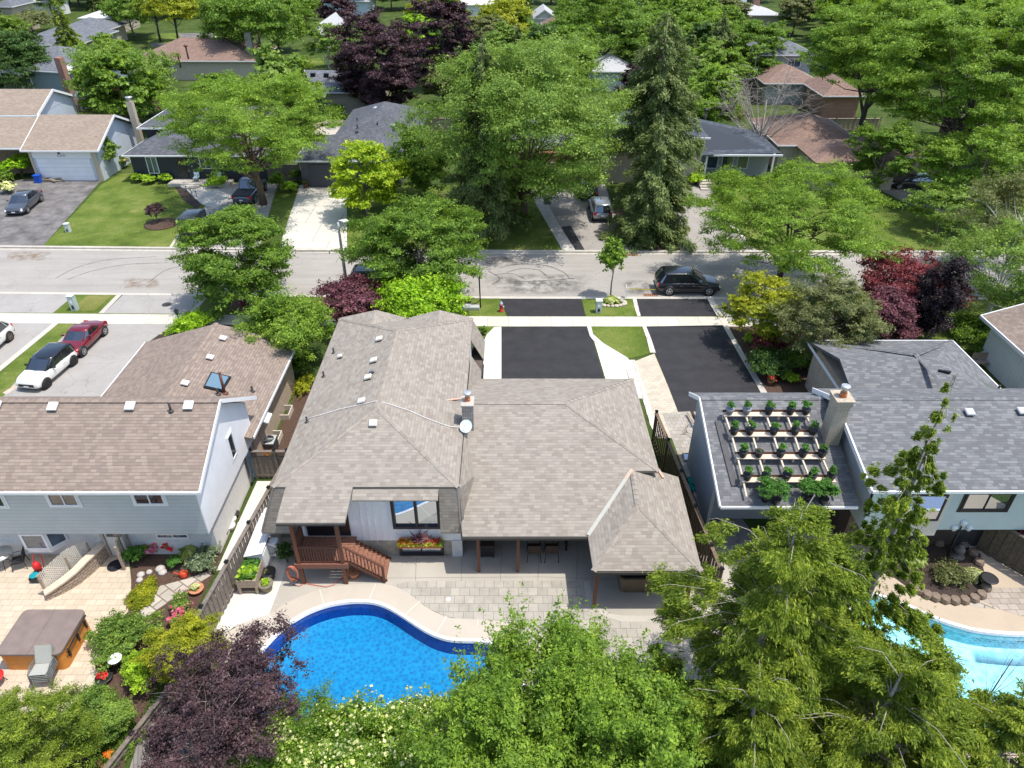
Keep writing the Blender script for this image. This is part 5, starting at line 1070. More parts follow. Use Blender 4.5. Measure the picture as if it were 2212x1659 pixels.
CREAM = mat('cream_brick_far',(.46,.40,.31),.85,.15,8); GREYW = mat('grey_wall_far',(.33,.34,.34),.8,.1); NAVY = siding('navy_siding',(.020,.026,.038),.16,'Z',.4); SLATEW = siding('slate_siding',(.09,.095,.115),.16,'Z',.4)
LBL = siding('pale_blue_diag',(.55,.61,.68),.2,'H',.25)
# F1 sand coloured roofs, white garage
h1 = simple_house('house with sand coloured roofs and white double garage at the left edge across the road', -49.6,-41.8,74.2,84.6,3.25,5.5,LBL,SH_F1,'gx')
rf = MB(); gable_x(rf, -70,-50.6,80.5,84.8,89.2,5.2,6.9,5.2); rf.slab([(-70,75.0,3.3),(-49.6,75.0,3.3),(-49.6,80.4,5.0),(-70,80.4,5.0)]); part('roof', rf, SH_F1, h1)
wl = MB(); wl.box(-70,-50.9,80.8,88.8,0,5.15); wl.raw([V3(-50.88,y,z) for y,z in ((80.8,5.1),(84.8,6.7),(88.8,5.1))], [(0,2,1)]); part('upper_wall', wl, siding('pale_blue_lap',(.50,.56,.62),.2,'Z',.3), h1)
wl = MB(); wl.box(-70,-49.3,77.0,80.8,0,3.3); part('porch_wall', wl, mat('porch_brown',(.20,.15,.11),.9,.2), h1)
tr = MB(); tr.box(-70,-50.5,80.38,80.5,5.0,5.16); rake_trim(tr, [(-50.56,80.5,5.2),(-50.56,84.8,6.9),(-50.56,89.2,5.2)], .25, .08); tr.box(-70,-49.7,74.88,75.0,3.1,3.26); part('gutter', tr, TRIMW, h1)
wpx(h1, A11, 55,965,200,1090, 80.8, frame=TRIMW, pane=GLB); 
mb = MB(); mb.box(-52.4,-51.9,80.72,80.8,3.3,4.9); mb2 = MB(); mb2.box(-54.6,-54.1,80.72,80.8,3.3,4.9); part('shutter', mb, mat('shutter_tan',(.38,.26,.18),.7,.1), h1); part('shutter', mb2, mat('shutter_tan',(.38,.26,.18),.7,.1), h1)
gd = MB(); gd.box(-48.6,-43.1,74.58,74.66,.02,2.35)
dr = part('garage_door', gd, siding('garage_white',(.74,.76,.78),.45,'Z',.25), h1); 
mb = MB(); mb.box(-48.9,-42.8,74.60,74.65,2.35,3.05); part('lintel_panel', mb, TRIMW, h1)
mb = MB(); mb.box(-49.15,-48.9,74.5,74.65,0,3.1); part('pier', mb, CREAM, h1); mb = MB(); mb.box(-42.8,-42.25,74.5,74.65,0,3.1); part('pier', mb, CREAM, h1)
p = atY(*Z(A11,[(1000,870)])[0], 80.2); mb = MB(); mb.box(p.x-.3,p.x+.3,82.0,82.6,0,6.2); chh = part('chimney', mb, CREAM, h1); mb = MB(); mb.lathe((p.x,82.35,6.2), [(.3,0),(.3,.35),(.38,.35),(.38,.45)], 12); sub('cowl', mb, mat('galvanised',(.6,.62,.63),.35,.1,metal=.6), chh, V3(-45.7,79.4,0))
for i_, ch_ in enumerate((-.28,0,.30)): mb = MB(); mb.tube([(-45.9+ch_+.08*math.cos(a_*.785),74.57,2.62+.12*math.sin(a_*.785)) for a_ in range(9)], .02, 4); part('house_number', mb, DKP if False else TRIMG, h1)
mb = MB(); mb.lathe((-46.0,74.5,2.8), [(.05,0),(.12,.08),(.14,.3),(.03,.4)], 8, smooth=False); part('wall_lantern', mb, TRIMB, h1)
# F2 navy bungalow
h2 = simple_house('dark navy bungalow with charcoal roof behind the large honey locust', -39.3,-24.7,74.0,82.5,2.85,4.7,NAVY,SH_F2,'hip')
rf = MB(); hip(rf,-39.6,-27,79.2,88,4.2,5.6); part('roof', rf, SH_F2, h2); wl = MB(); wl.box(-39.1,-27.5,79.7,87.5,0,4.15); part('upper_wall', wl, NAVY, h2)
mb = MB(); mb.box(-39.7,-36.4,79.1,79.2,4.05,4.2); mb.box(-39.7,-39.6,79.2,88,4.05,4.2); part('gutter', mb, TRIMW, h2)
wpx(h2, A11, 1200,1298,1330,1438, 74.45, frame=TRIMW, pane=GLB); wpx(h2, A11, 1640,1285,1850,1400, 74.45, frame=TRIMW, pane=GLB, n=4)
mb = MB(); mb.box(-34.2,-33.3,74.38,74.45,.3,2.5); part('door', mb, mat('door_dark',(.03,.025,.025),.4,.2), h2)
mb = MB(); mb.box(-34.9,-28.6,72.7,74.4,0,.3); part('porch_slab', mb, CONC, h2)
mb = MB(); mb.lathe((-32.6,73.0,.28), [(1.1,-.28),(1.1,-.05)], 20); part('step', mb, CONC, h2)
# F3 slate garage bungalow
h3 = simple_house('slate grey bungalow with single garage behind the yellow green maple', -21.5,-10.6,72.3,80.6,2.85,4.3,SLATEW,SH_F2,'hip',k=.9)
rf = MB(); hip(rf,-18.9,-9.6,79.0,91.5,3.2,5.2); part('roof', rf, SH_F2, h3); wl = MB(); wl.box(-18.4,-10,79.5,91,0,3.15); part('rear_wall', wl, SLATEW, h3)
mb = MB(); mb.box(-20.3,-16.9,72.66,72.76,.02,2.3); part('garage_door', mb, mat('garage_slate',(.065,.07,.09),.5,.1), h3)
for q in ((1015,900),(1160,1040)):
    p = at(*Z(A12,[q])[0], 4.7); mb = MB(); mb.lathe((p.x,p.y,4.1), [(.2,0),(.2,.45),(.33,.5),(.36,.65),(.2,.8),(.05,.82)], 14); part('roof_ventilator', mb, mat('galvanised',(.6,.62,.63),.35,.1,metal=.6), h3)
for q in ((862,995),(862,1050),(1030,1025)):
    p = at(*Z(A12,[q])[0], 4.2); roof_pipe(h3, (p.x,p.y,4.0), .4, .08)
# F4 brick and bay house behind the silver maple
h4 = simple_house('red brick house with white bay windows half hidden by the silver maple', -3.5,10.5,76.5,86,3.0,4.8,mat('cream_stucco',(.5,.43,.33),.85,.1),SH_B,'hip')
mb = MB(); mb.box(3.0,6.6,75.9,76.95,0,2.6); part('brick_bay', mb, brick('red_brick',(.30,.10,.06),(.38,.15,.09),(.4,.35,.3)), h4)
for q in ((330,1345,420,1480),(440,1340,610,1470)): wpx(h4, A13, *q, 75.85, frame=TRIMW, pane=GLB)
window(h4, (-1.5,76.93,1.5), 2.2, 1.3, 'S', TRIMW, GLB, 3)
# F5 two storey stucco with dark tiles
TILE = shingle('tiles_dark', [(.085,.10,.125),(.06,.07,.09),(.10,.12,.145),(.075,.09,.11)], .45, .32, .6, .1)
h5 = thing('house', (18,78,0), 'dark tiled beige stucco house behind the broad blue spruce and bare tree', 'house')
rf = MB(); hip(rf, 9.5,20.1,73.5,83,4.85,6.5); rf.slab([(19.3,73.8,3.0),(28,74.6,3.0),(23.5,79,4.6),(18.5,79,5.6)]); rf.slab([(28,74.6,3.0),(28,83,3.0),(23.5,79,4.6)]); rf.slab([(28,83,3.0),(18.5,83,3.0),(18.5,79,5.6),(23.5,79,4.6)]); part('roof', rf, TILE, h5)
wl = MB(); wl.box(10,19.7,74.0,82.5,0,4.8); part('wall', wl, mat('beige_stucco',(.40,.35,.28),.9,.06,4), h5); wl = MB(); wl.box(19.7,27.6,76.5,82.5,0,3.0); part('porch_wall', wl, GREYW, h5)
tr = MB(); tr.box(9.5,20.2,73.4,73.5,4.7,4.86); tr.box(19.6,28,73.95,74.1,2.85,3.0); part('gutter', tr, TRIMW, h5)
wpx(h5, A13, 1410,1145,1535,1240, 74.0, frame=TRIMW, pane=GLB)
for x in (21.6,23.2,24.8): window(h5, (x,76.5,1.6), 1.2, 1.6, 'S', TRIMW, GLB, 1)
for x in (20.4,27.3): mb = MB(); mb.box(x-.09,x+.09,74.4,74.58,0,2.95); part('porch_post', mb, TRIMW, h5)
mb = MB()
for i in range(4): mb.box(19.6,22.4,73.2-.45*i,73.7-.45*i+(.0),0,.55-.14*i)
part('front_steps', mb, CONC, h5)
mb = MB(); p = atY(*Z(A13,[(1650,960)])[0], 80); mb.tube([(p.x,80,4),(p.x,80,5.9)],.12,8); mb.lathe((p.x,80,5.9),[(.2,0),(.2,.15)],8); part('vent_pipe', mb, PIPE, h5)
# F6 rust roofs
h6 = simple_house('rust brown hip roofed house behind the bare tree', 28.6,38.0,77.5,88.5,3.0,4.8,CREAM,SH_F6,'hip')
rf = MB(); hip(rf,30.5,39.5,71.5,79.5,2.95,4.2); part('roof', rf, SH_F6, h6); wl = MB(); wl.box(31,39,72.1,79,0,2.9); part('front_wall', wl, CREAM, h6)
h6b = simple_house('low brown roofed garage with timber gate beside the black hatchback', 36.5,42.8,73.6,80.5,2.95,4.1,mat('beige_stucco',(.40,.35,.28),.9,.06,4),SH_F6,'hip')
gt = thing('wooden_gate', at(*Z(A14,[(1350,1480)])[0]), 'tan slatted timber gate right of the brown roofed garage', 'gate')
g0 = gt.location
for dx in (-1.0,1.0):
    mb = MB()
    for i in range(12): mb.box(dx-.95,dx+.95,-.04,0,.1+i*.16,.23+i*.16)
    for s in (-1,1): mb.box(dx+s*.92-.05,dx+s*.92+.05,-.06,.03,0,2.1)
    link('gate_leaf', mb, mat('gate_timber',(.42,.26,.13),.7,.2), gt)
# back rows, each roof at its place
def hp(label, o, pts, ze, rise, depth, wallm, roofm, typ='hip', grp=None):
    a, b_ = at(*Z(o,[pts[0]])[0], ze), at(*Z(o,[pts[1]])[0], ze); return simple_house(label, a.x, b_.x, (a.y+b_.y)/2, (a.y+b_.y)/2+depth, ze, ze+rise, wallm, roofm, typ, .5, grp)
b3 = hp('slate roofed bungalow with glazed porch behind the grey garage house', A12, [(380,765),(1080,765)], 3.0, 1.9, 9, CREAM, SH_B, 'gx')
mb = MB(); mb.slab([(-26.6,100.0,2.7),(-24.2,100.0,2.7),(-24.2,101.8,2.95),(-26.6,101.8,2.95)], .08); part('porch_roof', mb, mat('porch_tan',(.42,.36,.3),.7,.1), b3)
mb = MB(); mb.box(-26.3,-24.4,100.2,101.9,0,2.6); part('glazed_porch', mb, GLB, b3)
for q in ((495,615),(605,617),(725,617)): p = at(*Z(A12,[q])[0], 4.6); mb = MB(); mb.box(p.x-.3,p.x+.3,p.y-.3,p.y+.3,4.3,4.75); part('vent', mb, TRIMB, b3)
b2 = simple_house('long brown roofed house with brick chimney at upper left', -60,-40,123,136,3.0,5.4,CREAM,SH_F6,'hip')
mb = MB(); mb.box(-42,-41,126,127,3,6.6); part('chimney', mb, brick('chimney_grey',(.4,.36,.3),(.5,.45,.4),(.2,.2,.2)), b2)
for q in ((1550,430),(1485,500)): p = at(*Z(A11,[q])[0], 5.2); mb = MB(); mb.tube([(p.x,p.y,4.2),(p.x,p.y,5.9)],.12,8); mb.lathe((p.x,p.y,5.9),[(.3,0),(.3,.2),(.1,.3)],10); part('vent_pipe', mb, PIPER, b2)
b1 = simple_house('blue grey house with white bay window and brick chimney at upper left', -71,-57,105,118,5.0,7.0,siding('bluegrey_far',(.27,.33,.37),.25,'Z',.3),SH_B,'hip')
b1.rotation_euler = (0,0,-.25)
mb = MB(); mb.box(-57.9,-57.0,104.2,105.0,0,6.9); ch = part('chimney', mb, brick('red_brick',(.30,.10,.06),(.38,.15,.09),(.4,.35,.3)), b1)
q = [(-68.6,105.5),(-67.8,104.5),(-64.8,104.5),(-64.0,105.5)]; mb = MB(); mb.prism(q,1.9,2.3); bay = part('bay_window', mb, TRIMW, b1); mb = MB(); mb.prism(q,4.6,4.8); part('bay_head', mb, TRIMW, b1)
for i in range(3):
    A_, B_ = V3(*q[i],0), V3(*q[i+1],0); d = (B_-A_); L = d.length; d.normalize(); window(b1, (A_+B_)/2+V3(0,0,3.45), L, 2.35, (d, V3(d.y,-d.x,0)), TRIMW, GLB, 1, .14, .08, grid=3)
d1 = thing('satellite_dish', (-58.6,103.9,5.6), 'distant white satellite dish beside a red brick chimney at upper left', 'satellite dish'); dish(d1, V3(-.2,-.7,.6).normalized(), .55, TRIMW)
SPEC = [('grey roofed house on the left between trees', A11, [(180,330),(520,415)], 3.0,1.9,16,GREYW,SH_B,'hip'),
 ('grey hip roofed house behind the larch', A11, [(420,262),(850,262)], 3.0,1.7,11,CREAM,SH_B,'hip'),
 ('pale roofed flat topped house behind the larch', A11, [(640,150),(960,150)], 3.2,1.2,12,CREAM,mat('roof_pale',(.55,.53,.52),.8,.08),'hip'),
 ('beige two storey house in the top left corner', A11, [(-60,60),(120,50)], 5.2,1.5,9,CREAM,SH_B,'hip'),
 ('white roofed house near the top left corner', A11, [(250,12),(380,20)], 3.5,1.2,10,TRIMW,mat('roof_pale',(.55,.53,.52),.8,.08),'gx'),
 ('pale grey house behind the small purple tree', A12, [(470,290),(620,290)], 3.0,1.8,22,CREAM,mat('roof_pale_grey',(.42,.42,.42),.8,.1),'hip'),
 ('long pale roofed house at the top beside the small purple tree', A12, [(560,10),(960,10)], 3.2,1.5,14,LBL,mat('roof_pale_grey',(.42,.42,.42),.8,.1),'hip'),
 ('white flat roofed building at the top above the linden', A12, [(1700,50),(2000,30)], 3.5,.8,20,TRIMW,mat('roof_white',(.72,.70,.68),.7,.05),'hip'),
 ('white gabled house in the distance above the silver maple', A13, [(220,150),(410,150)], 3.0,1.6,10,TRIMW,mat('roof_pale_grey',(.42,.42,.42),.8,.1),'gy'),
 ('rust roofed house corner left of the top middle trees', A13, [(300,240),(480,240)], 3.0,1.3,9,CREAM,SH_F6,'hip'),
 ('grey roofed house glimpsed between silver maple and spruce', A13, [(700,595),(1080,590)], 3.0,1.6,9,LBL,mat('roof_pale_grey',(.42,.42,.42),.8,.1),'hip'),
 ('grey roofed house with chimneys at the top right of centre', A14, [(-260,115),(230,135)], 3.2,1.7,12,CREAM,mat('roof_pale_grey',(.42,.42,.42),.8,.1),'hip'),
 ('grey two storey stucco house above the rust roofs', A14, [(50,470),(470,440)], 5.3,1.6,10,GREYW,SH_B,'hip'),
 ('wide rust roofed house with grey walls above the bare tree', A14, [(60,690),(540,690)], 3.0,1.7,9,GREYW,SH_F6,'hip'),
 ('rust roofed brick house behind the double trunked maple', A14, [(540,790),(910,800)], 3.0,1.7,9,brick('red_brick',(.30,.10,.06),(.38,.15,.09),(.4,.35,.3)),SH_F6,'hip'),
 ('brown roofed house with brick chimney at the right edge', A14, [(1880,1075),(2500,1075)], 3.0,1.8,10,mat('dark_brown_wall',(.12,.08,.06),.8,.2),SH_L,'hip'),
 ('brown roof corner peeping right of the big maples', A14, [(1850,755),(2000,755)], 3.0,1.2,8,CREAM,SH_L,'hip')]
BK = [hp(*s) for s in SPEC]
b6 = BK[15]; p = atY(*Z(A14,[(1985,1100)])[0], b6.location.y-4.2); mb = MB(); mb.box(p.x-.5,p.x+.5,p.y-.3,p.y+.5,0,6.0); part('chimney', mb, brick('red_brick',(.30,.10,.06),(.38,.15,.09),(.4,.35,.3)), b6)
d1 = thing('satellite_dish', atY(*Z(A14,[(1995,1090)])[0], p.y-1.2), 'white satellite dish beside the brick chimney at the right edge', 'satellite dish'); dish(d1, V3(-.2,-.7,.6).normalized(), .42, TRIMW)
b = BK[11]; 
for dx, m_ in ((-1.5,TRIMW),(1.5,brick('red_brick',(.30,.10,.06),(.38,.15,.09),(.4,.35,.3)))): mb = MB(); y_ = b.location.y-1; mb.box(b.location.x+dx-.6,b.location.x+dx+.6,y_,y_+1.2,4,7.5); part('chimney', mb, m_, b)
window(BK[12], (BK[12].location.x+1.2, BK[12].location.y-4.5, 4.1), 2.0, 1.2, 'S', TRIMW, GLB, 2); window(BK[12], (BK[12].location.x-2.6, BK[12].location.y-4.5, 4.1), 1.4, 1.2, 'S', TRIMW, GLB, 2)
# fences behind the far houses
FW = mat('fence_weathered', (.19,.16,.135), .9, .3, 7, bmp=.3, big=.3); FT = mat('fence_tan', (.36,.29,.21), .9, .2, 7)
def fence(label, A_, B_, h, m=FW, posts=2.4, board=.15, both=True, lattice=0, cap=True, gap=.004, nm='wooden_fence', z0=0):
    A_, B_ = Vector((A_[0],A_[1],z0)), Vector((B_[0],B_[1],z0)); d = B_-A_; L = d.length; d.normalize(); s = Vector((-d.y,d.x,0))
    t = thing(nm, A_, label, 'fence'); hb = h-lattice; mb = MB(); n = int(L/board); rnd = random.Random(int(L*100))
    for i in range(n):
        c = d*((i+.5)*board)+s*(.02 if i % 2 else -.02)*(1 if both else 0); mb.obox(c+V3(0,0,hb/2+.03+rnd.uniform(-.01,.01)), d*(board/2-gap+.004), s*.011, V3(0,0,hb/2-.03))
    link('boards', mb, m, t)
    mb = MB()
    for z in (.25, hb-.06): mb.obox(d*L/2+V3(0,0,z), d*L/2, s*.045, V3(0,0,.035))
    if cap: mb.obox(d*L/2+V3(0,0,h+.02), d*L/2, s*.085, V3(0,0,.02))
    link('rails', mb, m, t)
    for i in range(int(L/posts)+2):
        x = min(i*posts, L); mb = MB(); mb.obox(d*x+V3(0,0,(h+.12)/2), d*.055, s*.055, V3(0,0,(h+.12)/2)); po = link('post', mb, m, t)
        mb = MB(); mb.obox(d*x+V3(0,0,h+.14), d*.08, s*.08, V3(0,0,.025)); mb.obox(d*x+V3(0,0,h+.18), d*.05, s*.05, V3(0,0,.02)); link('post_cap', mb, TRIMB, po)
        if x >= L: break
    if lattice:
        mb = MB(); k = int(L/.09)
        for i in range(-3, k):
            for sg in (-1,1):
                a = max(0,min(L,i*.09)); b2_ = a+lattice*.9
                if b2_ > L: continue
                za, zb_ = (hb, h) if sg > 0 else (h, hb); mb.bar(d*a+V3(0,0,za), d*b2_+V3(0,0,zb_), .012, .02)
        link('lattice', mb, m, t)
    return t
f0 = at(612,985); f1 = at(395,1372)
fence('long weathered board fence between the left garden and the pool garden', (-10.8,30.0), (-12.28,16.6), 1.72, FW, 2.3, .15)
fence('short board fence with lattice top closing the gap beside the left house', (-12.95,28.1), (-11.1,28.1), 1.8, FW, 1.2, .14, lattice=.3)
fence('short board fence with lattice top between the long fence and the middle house', (-10.9,28.0), (-9.5,28.0), 1.8, FW, 1.2, .14, lattice=.3)
fence('tall brown board fence between the middle house and the grey side yard', (7.95,31.2), (8.8,20.3), 1.9, mat('fence_brown',(.17,.12,.085),.9,.3,7,bmp=.3,big=.3), 2.4, .14)
fence('low old timber fence running down beside the purple plum', (-12.5,16.4), (-13.9,12.0), .5, FW, 2.4, .15)
fence('tan board fence in the shade under the copper beech', (-13.5,93.5), (-4.5,92.5), 1.8, FT, 2.4, .3)
fence('white picket style fence behind the red maple at left', (-44,93), (-36,93), 1.6, FT, 2.4, .3)
fence('dark fence panel between navy and grey houses', (-24.9,74.6), (-21.7,74.6), 1.7, FW, 1.6, .15)
fence('dark timber fence at the right garden under the red maple', (21.6,23.2), (25.0,18.6), 1.9, mat('fence_dark',(.10,.085,.06),.9,.3,7), 2.4, .2)  # darkest timber colour of the fences
fence('timber fence with lattice at the back right corner beside the white walled house', (27.2,34.5), (30.4,27.5), 1.9, FT, 2.4, .2, lattice=.4)
fence('timber fence behind the rust roofed brick house', (39,94), (47,94), 1.6, FT, 2.4, .3)

GAPS = [(350,92,565,140),(105,105,215,200),(45,50,140,110),(110,15,230,75),(0,5,60,45),(330,76,460,100),(675,20,745,82),(648,150,745,235),(985,-10,1075,16),(1140,0,1205,50),(1175,42,1225,66),(1285,125,1345,158),(1615,0,1700,66),(1660,85,1770,150),(1650,150,1860,205),(2130,222,2212,300),(2105,175,2160,200),(755,20,905,235)]
cP, sP = math.cos(PITCH), math.sin(PITCH)
def proj(x, y, z):
    v = V3(x,y,z-H); c = v.dot(fw); return CX+F*v.dot(rt)/c, CY-F*v.dot(up)/c
def blocked(x, y):
    a = proj(x-2.8, y, 5); b_ = proj(x+2.8, y, 8.5); bot = proj(x, y, 1.0)[1]
    return any(b_[0] > g[0]+.1*(g[2]-g[0]) and a[0] < g[2]-.1*(g[2]-g[0]) and bot > g[1] and b_[1] < g[1]+.6*(g[3]-g[1]) for g in GAPS)
random.seed(5)
KEEP = []   # areas kept clear: x0,x1,y0,y1 (roofs and lawns seen in the photo)
KEEP += [(-72,-46,98,128),(-64,-36,115,142),(-32,-20,96,112),(-60,-38,66,92),(-42,-24,66,92),(-24,-8,66,94),(28,54,68,106),(12,28,68,84),(-100,-60,128,170),(-90,-60,150,190),(-62,-44,136,172),(34,52,98,122),(52,72,76,112),(-20,9,66,92),(3,14,150,176),(-35,-20,115,175)]
y = 90.0
while y < 236:
    st = 6.6+(y-100)*.022; x = -(.66*y+12)
    while x < .66*y+12:
        px, py = x+random.uniform(-.4,.4)*st, y+random.uniform(-.4,.4)*st
        if not blocked(px, py) and not any(a < px < b and c < py < d for a, b, c, d in KEEP) and random.random() < .9:
            k = random.choices(range(8), [5,5,5,3,2,3,1,1])[0]
            far_tree(k, px, py, random.uniform(.7,1.15)*(1+(y-110)*.001), random.uniform(0,6.28), 'to the left' if px < -25 else 'to the right' if px > 25 else 'in the middle')
        x += st
    y += st*.95
# ---------------------------------------------------------------- vehicles
def paint(nm, c, metal=.0, rough=.28):
    if nm in _M: return _M[nm]
    m, nt, b = base(nm); f = noise(nt, objpos(nt), 2, 2); nt.links.new(ramp(nt, f, [(.3, tuple(x*.93 for x in c)), (.7, c)]), b.inputs['Base Color'])
    b.inputs['Metallic'].default_value = metal; b.inputs['Roughness'].default_value = rough; b.inputs['Coat Weight'].default_value = 1; b.inputs['Coat Roughness'].default_value = .03
    _M[nm] = m; return m
TYRE = mat('tyre', (.018,.018,.019), .8, .15); RIM = mat('rim_alloy', (.55,.55,.56), .3, .05, metal=.8); RIMB = mat('rim_black', (.03,.03,.03), .35, .1, metal=.4)
CGL = mirrorglass('car_glass', (.010,.013,.016), .18); LAMP = mat('lamp_glass', (.75,.78,.8), .15, .05, coat=1); RED = mat('tail_red', (.55,.01,.01), .2, .1, coat=1); PLATE = mat('plate_white', (.7,.72,.75), .5, .02); DKP = mat('black_plastic', (.02,.02,.022), .6, .15)
def lerp_tab(tab, x): return float(np.interp(x, [a for a, b_ in tab], [b_ for a, b_ in tab]))
def car(name, label, loc, rz, L=4.6, W=1.82, top=[(0,.9),(1,.9)], wid=[(0,.86),(.12,.97),(.5,1),(.88,.97),(1,.82)], zb=.24, roof=(.22,.62), belt=(.05,.74), rh=1.62, col=None, roofm=None, glassm=None, rim=None, wr=.34, wb=(.18,.82), rw=.74, cat='car', group=None, spare=False, rack=False, bed=None, sq=.0, headr=False, archm=None, belts=None):
    """front at +x; tables run from rear (0) to front (1)"""
    t = thing(name, loc, label, cat, group, rz); X = lambda f: (f-.5)*L; roofm = roofm or col; glassm = glassm or CGL; rim = rim or RIM
    st = sorted(set([0,.02,.06,.12,.2,.3,.4,.5,.6,.7,.8,.88,.94,.98,1]+[a for a, _ in top])); V = []; Fs = []; K = 0
    for f in st:
        w = W/2*lerp_tab(wid, f); zt = lerp_tab(top, f); e = .10*max(0, 1-min(f, 1-f)/.05); b0 = zb+e*.9
        sec = [(0,b0),(w*.88,b0),(w*.985,b0+.08),(w,(b0+zt)*.5),(w*.985,zt-.16),(w*.93,zt-.05),(w*.78,zt),(0,zt+.035)]
        ring = sec+[(-y,z) for y, z in sec[-2:0:-1]]; K = len(ring); V += [V3(X(f),y,z) for y, z in ring]
    n = len(st); Fs = [(i*K+k,(i+1)*K+k,(i+1)*K+(k+1)%K,i*K+(k+1)%K) for i in range(n-1) for k in range(K)]+[tuple(range(K)), tuple(range((n-1)*K+K-1,(n-1)*K-1,-1))]
    mb = MB(); mb.raw(V, Fs, True); bo = link('body', mb, col, t); ss = bo.modifiers.new('s','SUBSURF'); ss.levels = 1; ss.render_levels = 1
    # greenhouse: glass band, roof panel, pillars
    bz0, bz1 = lerp_tab(top, belt[0]+.03)-.02, lerp_tab(top, belt[1]-.02)-.02; rx0, rx1, bx0, bx1 = X(roof[0]), X(roof[1]), X(belt[0]), X(belt[1]); wb_, wt_ = W/2*.90, W/2*rw
    zr = rh-.06; bm = max(bz0, bz1)
    B = [V3(bx0,-wb_*.88,bz0),V3(bx0+.25,-wb_,bm-.02),V3((bx0+bx1)/2,-wb_,bm-.04),V3(bx1-.5,-wb_,bm-.03),V3(bx1,-wb_*.82,bz1)]; Tt = [V3(rx0,-wt_*.94,zr-.02),V3(rx0+.15,-wt_,zr),V3((rx0+rx1)/2,-wt_,zr+.01),V3(rx1-.25,-wt_,zr),V3(rx1,-wt_*.9,zr-.03)]
    for sg, nm in ((1,'side_window'),(-1,'side_window')):
        fl = lambda v: V3(v.x, v.y*sg, v.z); mb = MB()
        for i in range(4):
            q = [fl(B[i]),fl(B[i+1]),fl(Tt[i+1]),fl(Tt[i])]; mb.face(q if sg > 0 else q[::-1])
        link(nm, mb, glassm, t)
    m_ = lambda v: V3(v.x,-v.y,v.z)
    for nm, i in (('windscreen',4),('rear_window',0)):
        mb = MB(); c0 = V3(.10 if i else -.08,0,0); b0, b1, t0, t1 = B[i], m_(B[i]), Tt[i], m_(Tt[i]); mm_ = (b0+b1)/2+c0; tm_ = (t0+t1)/2+c0*.7+V3(0,0,.03)
        for q in ([b0,mm_,tm_,t0],[mm_,b1,t1,tm_]): nn = (q[1]-q[0]).cross(q[2]-q[0]); mb.face(q if nn.x*(1 if i else -1) > 0 else q[::-1], smooth=True)
        link(nm, mb, glassm, t)
    mb = MB(); R0 = Tt+[m_(v) for v in Tt[::-1]]; k = len(R0); c = sum(R0, V3(0,0,0))/k
    r1 = [v+(v-c)*.02+V3(0,0,-.02) for v in R0]; r2 = [v+V3(0,0,.03) for v in R0]; r3 = [c+(v-c)*.8+V3(0,0,.055-(c.z-v.z)*0) for v in R0]; r3 = [V3(v.x,v.y,rh) for v in r3]
    mb.raw(r1+r2+r3, [(i,(i+1)%k,k+(i+1)%k,k+i) for i in range(k)]+[(k+i,k+(i+1)%k,2*k+(i+1)%k,2*k+i) for i in range(k)]+[tuple(range(2*k,3*k))], True); link('roof', mb, roofm, t)
    mb = MB()
    for sg in (1,-1):
        fl = lambda v: V3(v.x, v.y*sg*1.005, v.z)
        mb.bar(fl(B[0]), fl(Tt[0]), .07 if not sq else .1, .09); mb.bar(fl(B[4]), fl(Tt[4]), .05, .06); mb.bar(fl(B[2]), fl(Tt[2]), .06, .03); mb.bar(fl(B[1])+V3(.15,0,0), fl(Tt[1]), .08, .03)
        for i in range(4): mb.bar(fl(B[i]), fl(B[i+1]), .03, .03)
    link('pillars', mb, archm or col, t)
    for fx, sx in ((wb[0],-1),(wb[1],1)):
        for sg in (-1,1):
            y = sg*(W/2-.075); mb = MB(); mb.lathe((X(fx),sg*(W/2-.12),wr), [(wr*1.17,-.13*1),(wr*1.17,.105+.0)] if sg > 0 else [(wr*1.17,.13),(wr*1.17,-.105)], 22, axis='Y'); link('wheel_arch', mb, archm or DKP, t)
            wh = bpy.data.objects.new('wheel', None); COL.objects.link(wh); wh.parent = t; wh.location = (X(fx), y, wr); wh.empty_display_size = .1
            mb = MB(); a = sg; mb.lathe((0,0,0), [(wr*.62,-.11*a),(wr*.93,-.11*a),(wr,-.07*a),(wr,.05*a),(wr*.93,.085*a),(wr*.66,.09*a)], 24, axis='Y'); link('tyre', mb, TYRE, wh)
            mb = MB(); mb.lathe((0,.0,0), [(wr*.66,.07*a),(wr*.64,.095*a),(wr*.56,.096*a),(wr*.54,.08*a)], 20, axis='Y'); mb.lathe((0,0,0), [(wr*.16,.08*a),(wr*.14,.105*a)], 10, axis='Y')
            for i in range(5):
                an = 2*math.pi*i/5+.3; u = V3(math.cos(an),0,math.sin(an)); s_ = V3(-math.sin(an),0,math.cos(an)); mb.obox(u*wr*.36+V3(0,.098*a,0), u*wr*.24, s_*wr*.075, V3(0,.008,0))
            link('rim', mb, rim, wh)
    zt = lerp_tab(top, .96); zr_ = lerp_tab(top, .03)
    for sg in (-1,1):
        mb = MB(); y = sg*W/2*.66
        if headr: mb.lathe((X(.945),y,zt-.10), [(.12,-.06),(.12,.06),(.09,.09),(.01,.10)], 16, axis='X')
        else: mb.obox((X(.965),y,zt-.15), V3(.07,-sg*.03,0), V3(.05,.16*sg,0), V3(-.03,0,.07))
        link('headlight', mb, LAMP, t, bev=.01)
        mb = MB(); mb.obox((X(.018),sg*W/2*.78,zr_-.13), V3(.05,.02*sg,0), V3(0,.12,0), V3(.01,0,.11)); link('taillight', mb, RED, t, bev=.01)
        mb = MB(); mb.obox((bx1-.45,sg*(W/2+.05),bm+.07), V3(.05,0,0), V3(0,.10,0), V3(0,0,.06)); link('mirror', mb, archm or col, t, bev=.02)
        mb = MB()
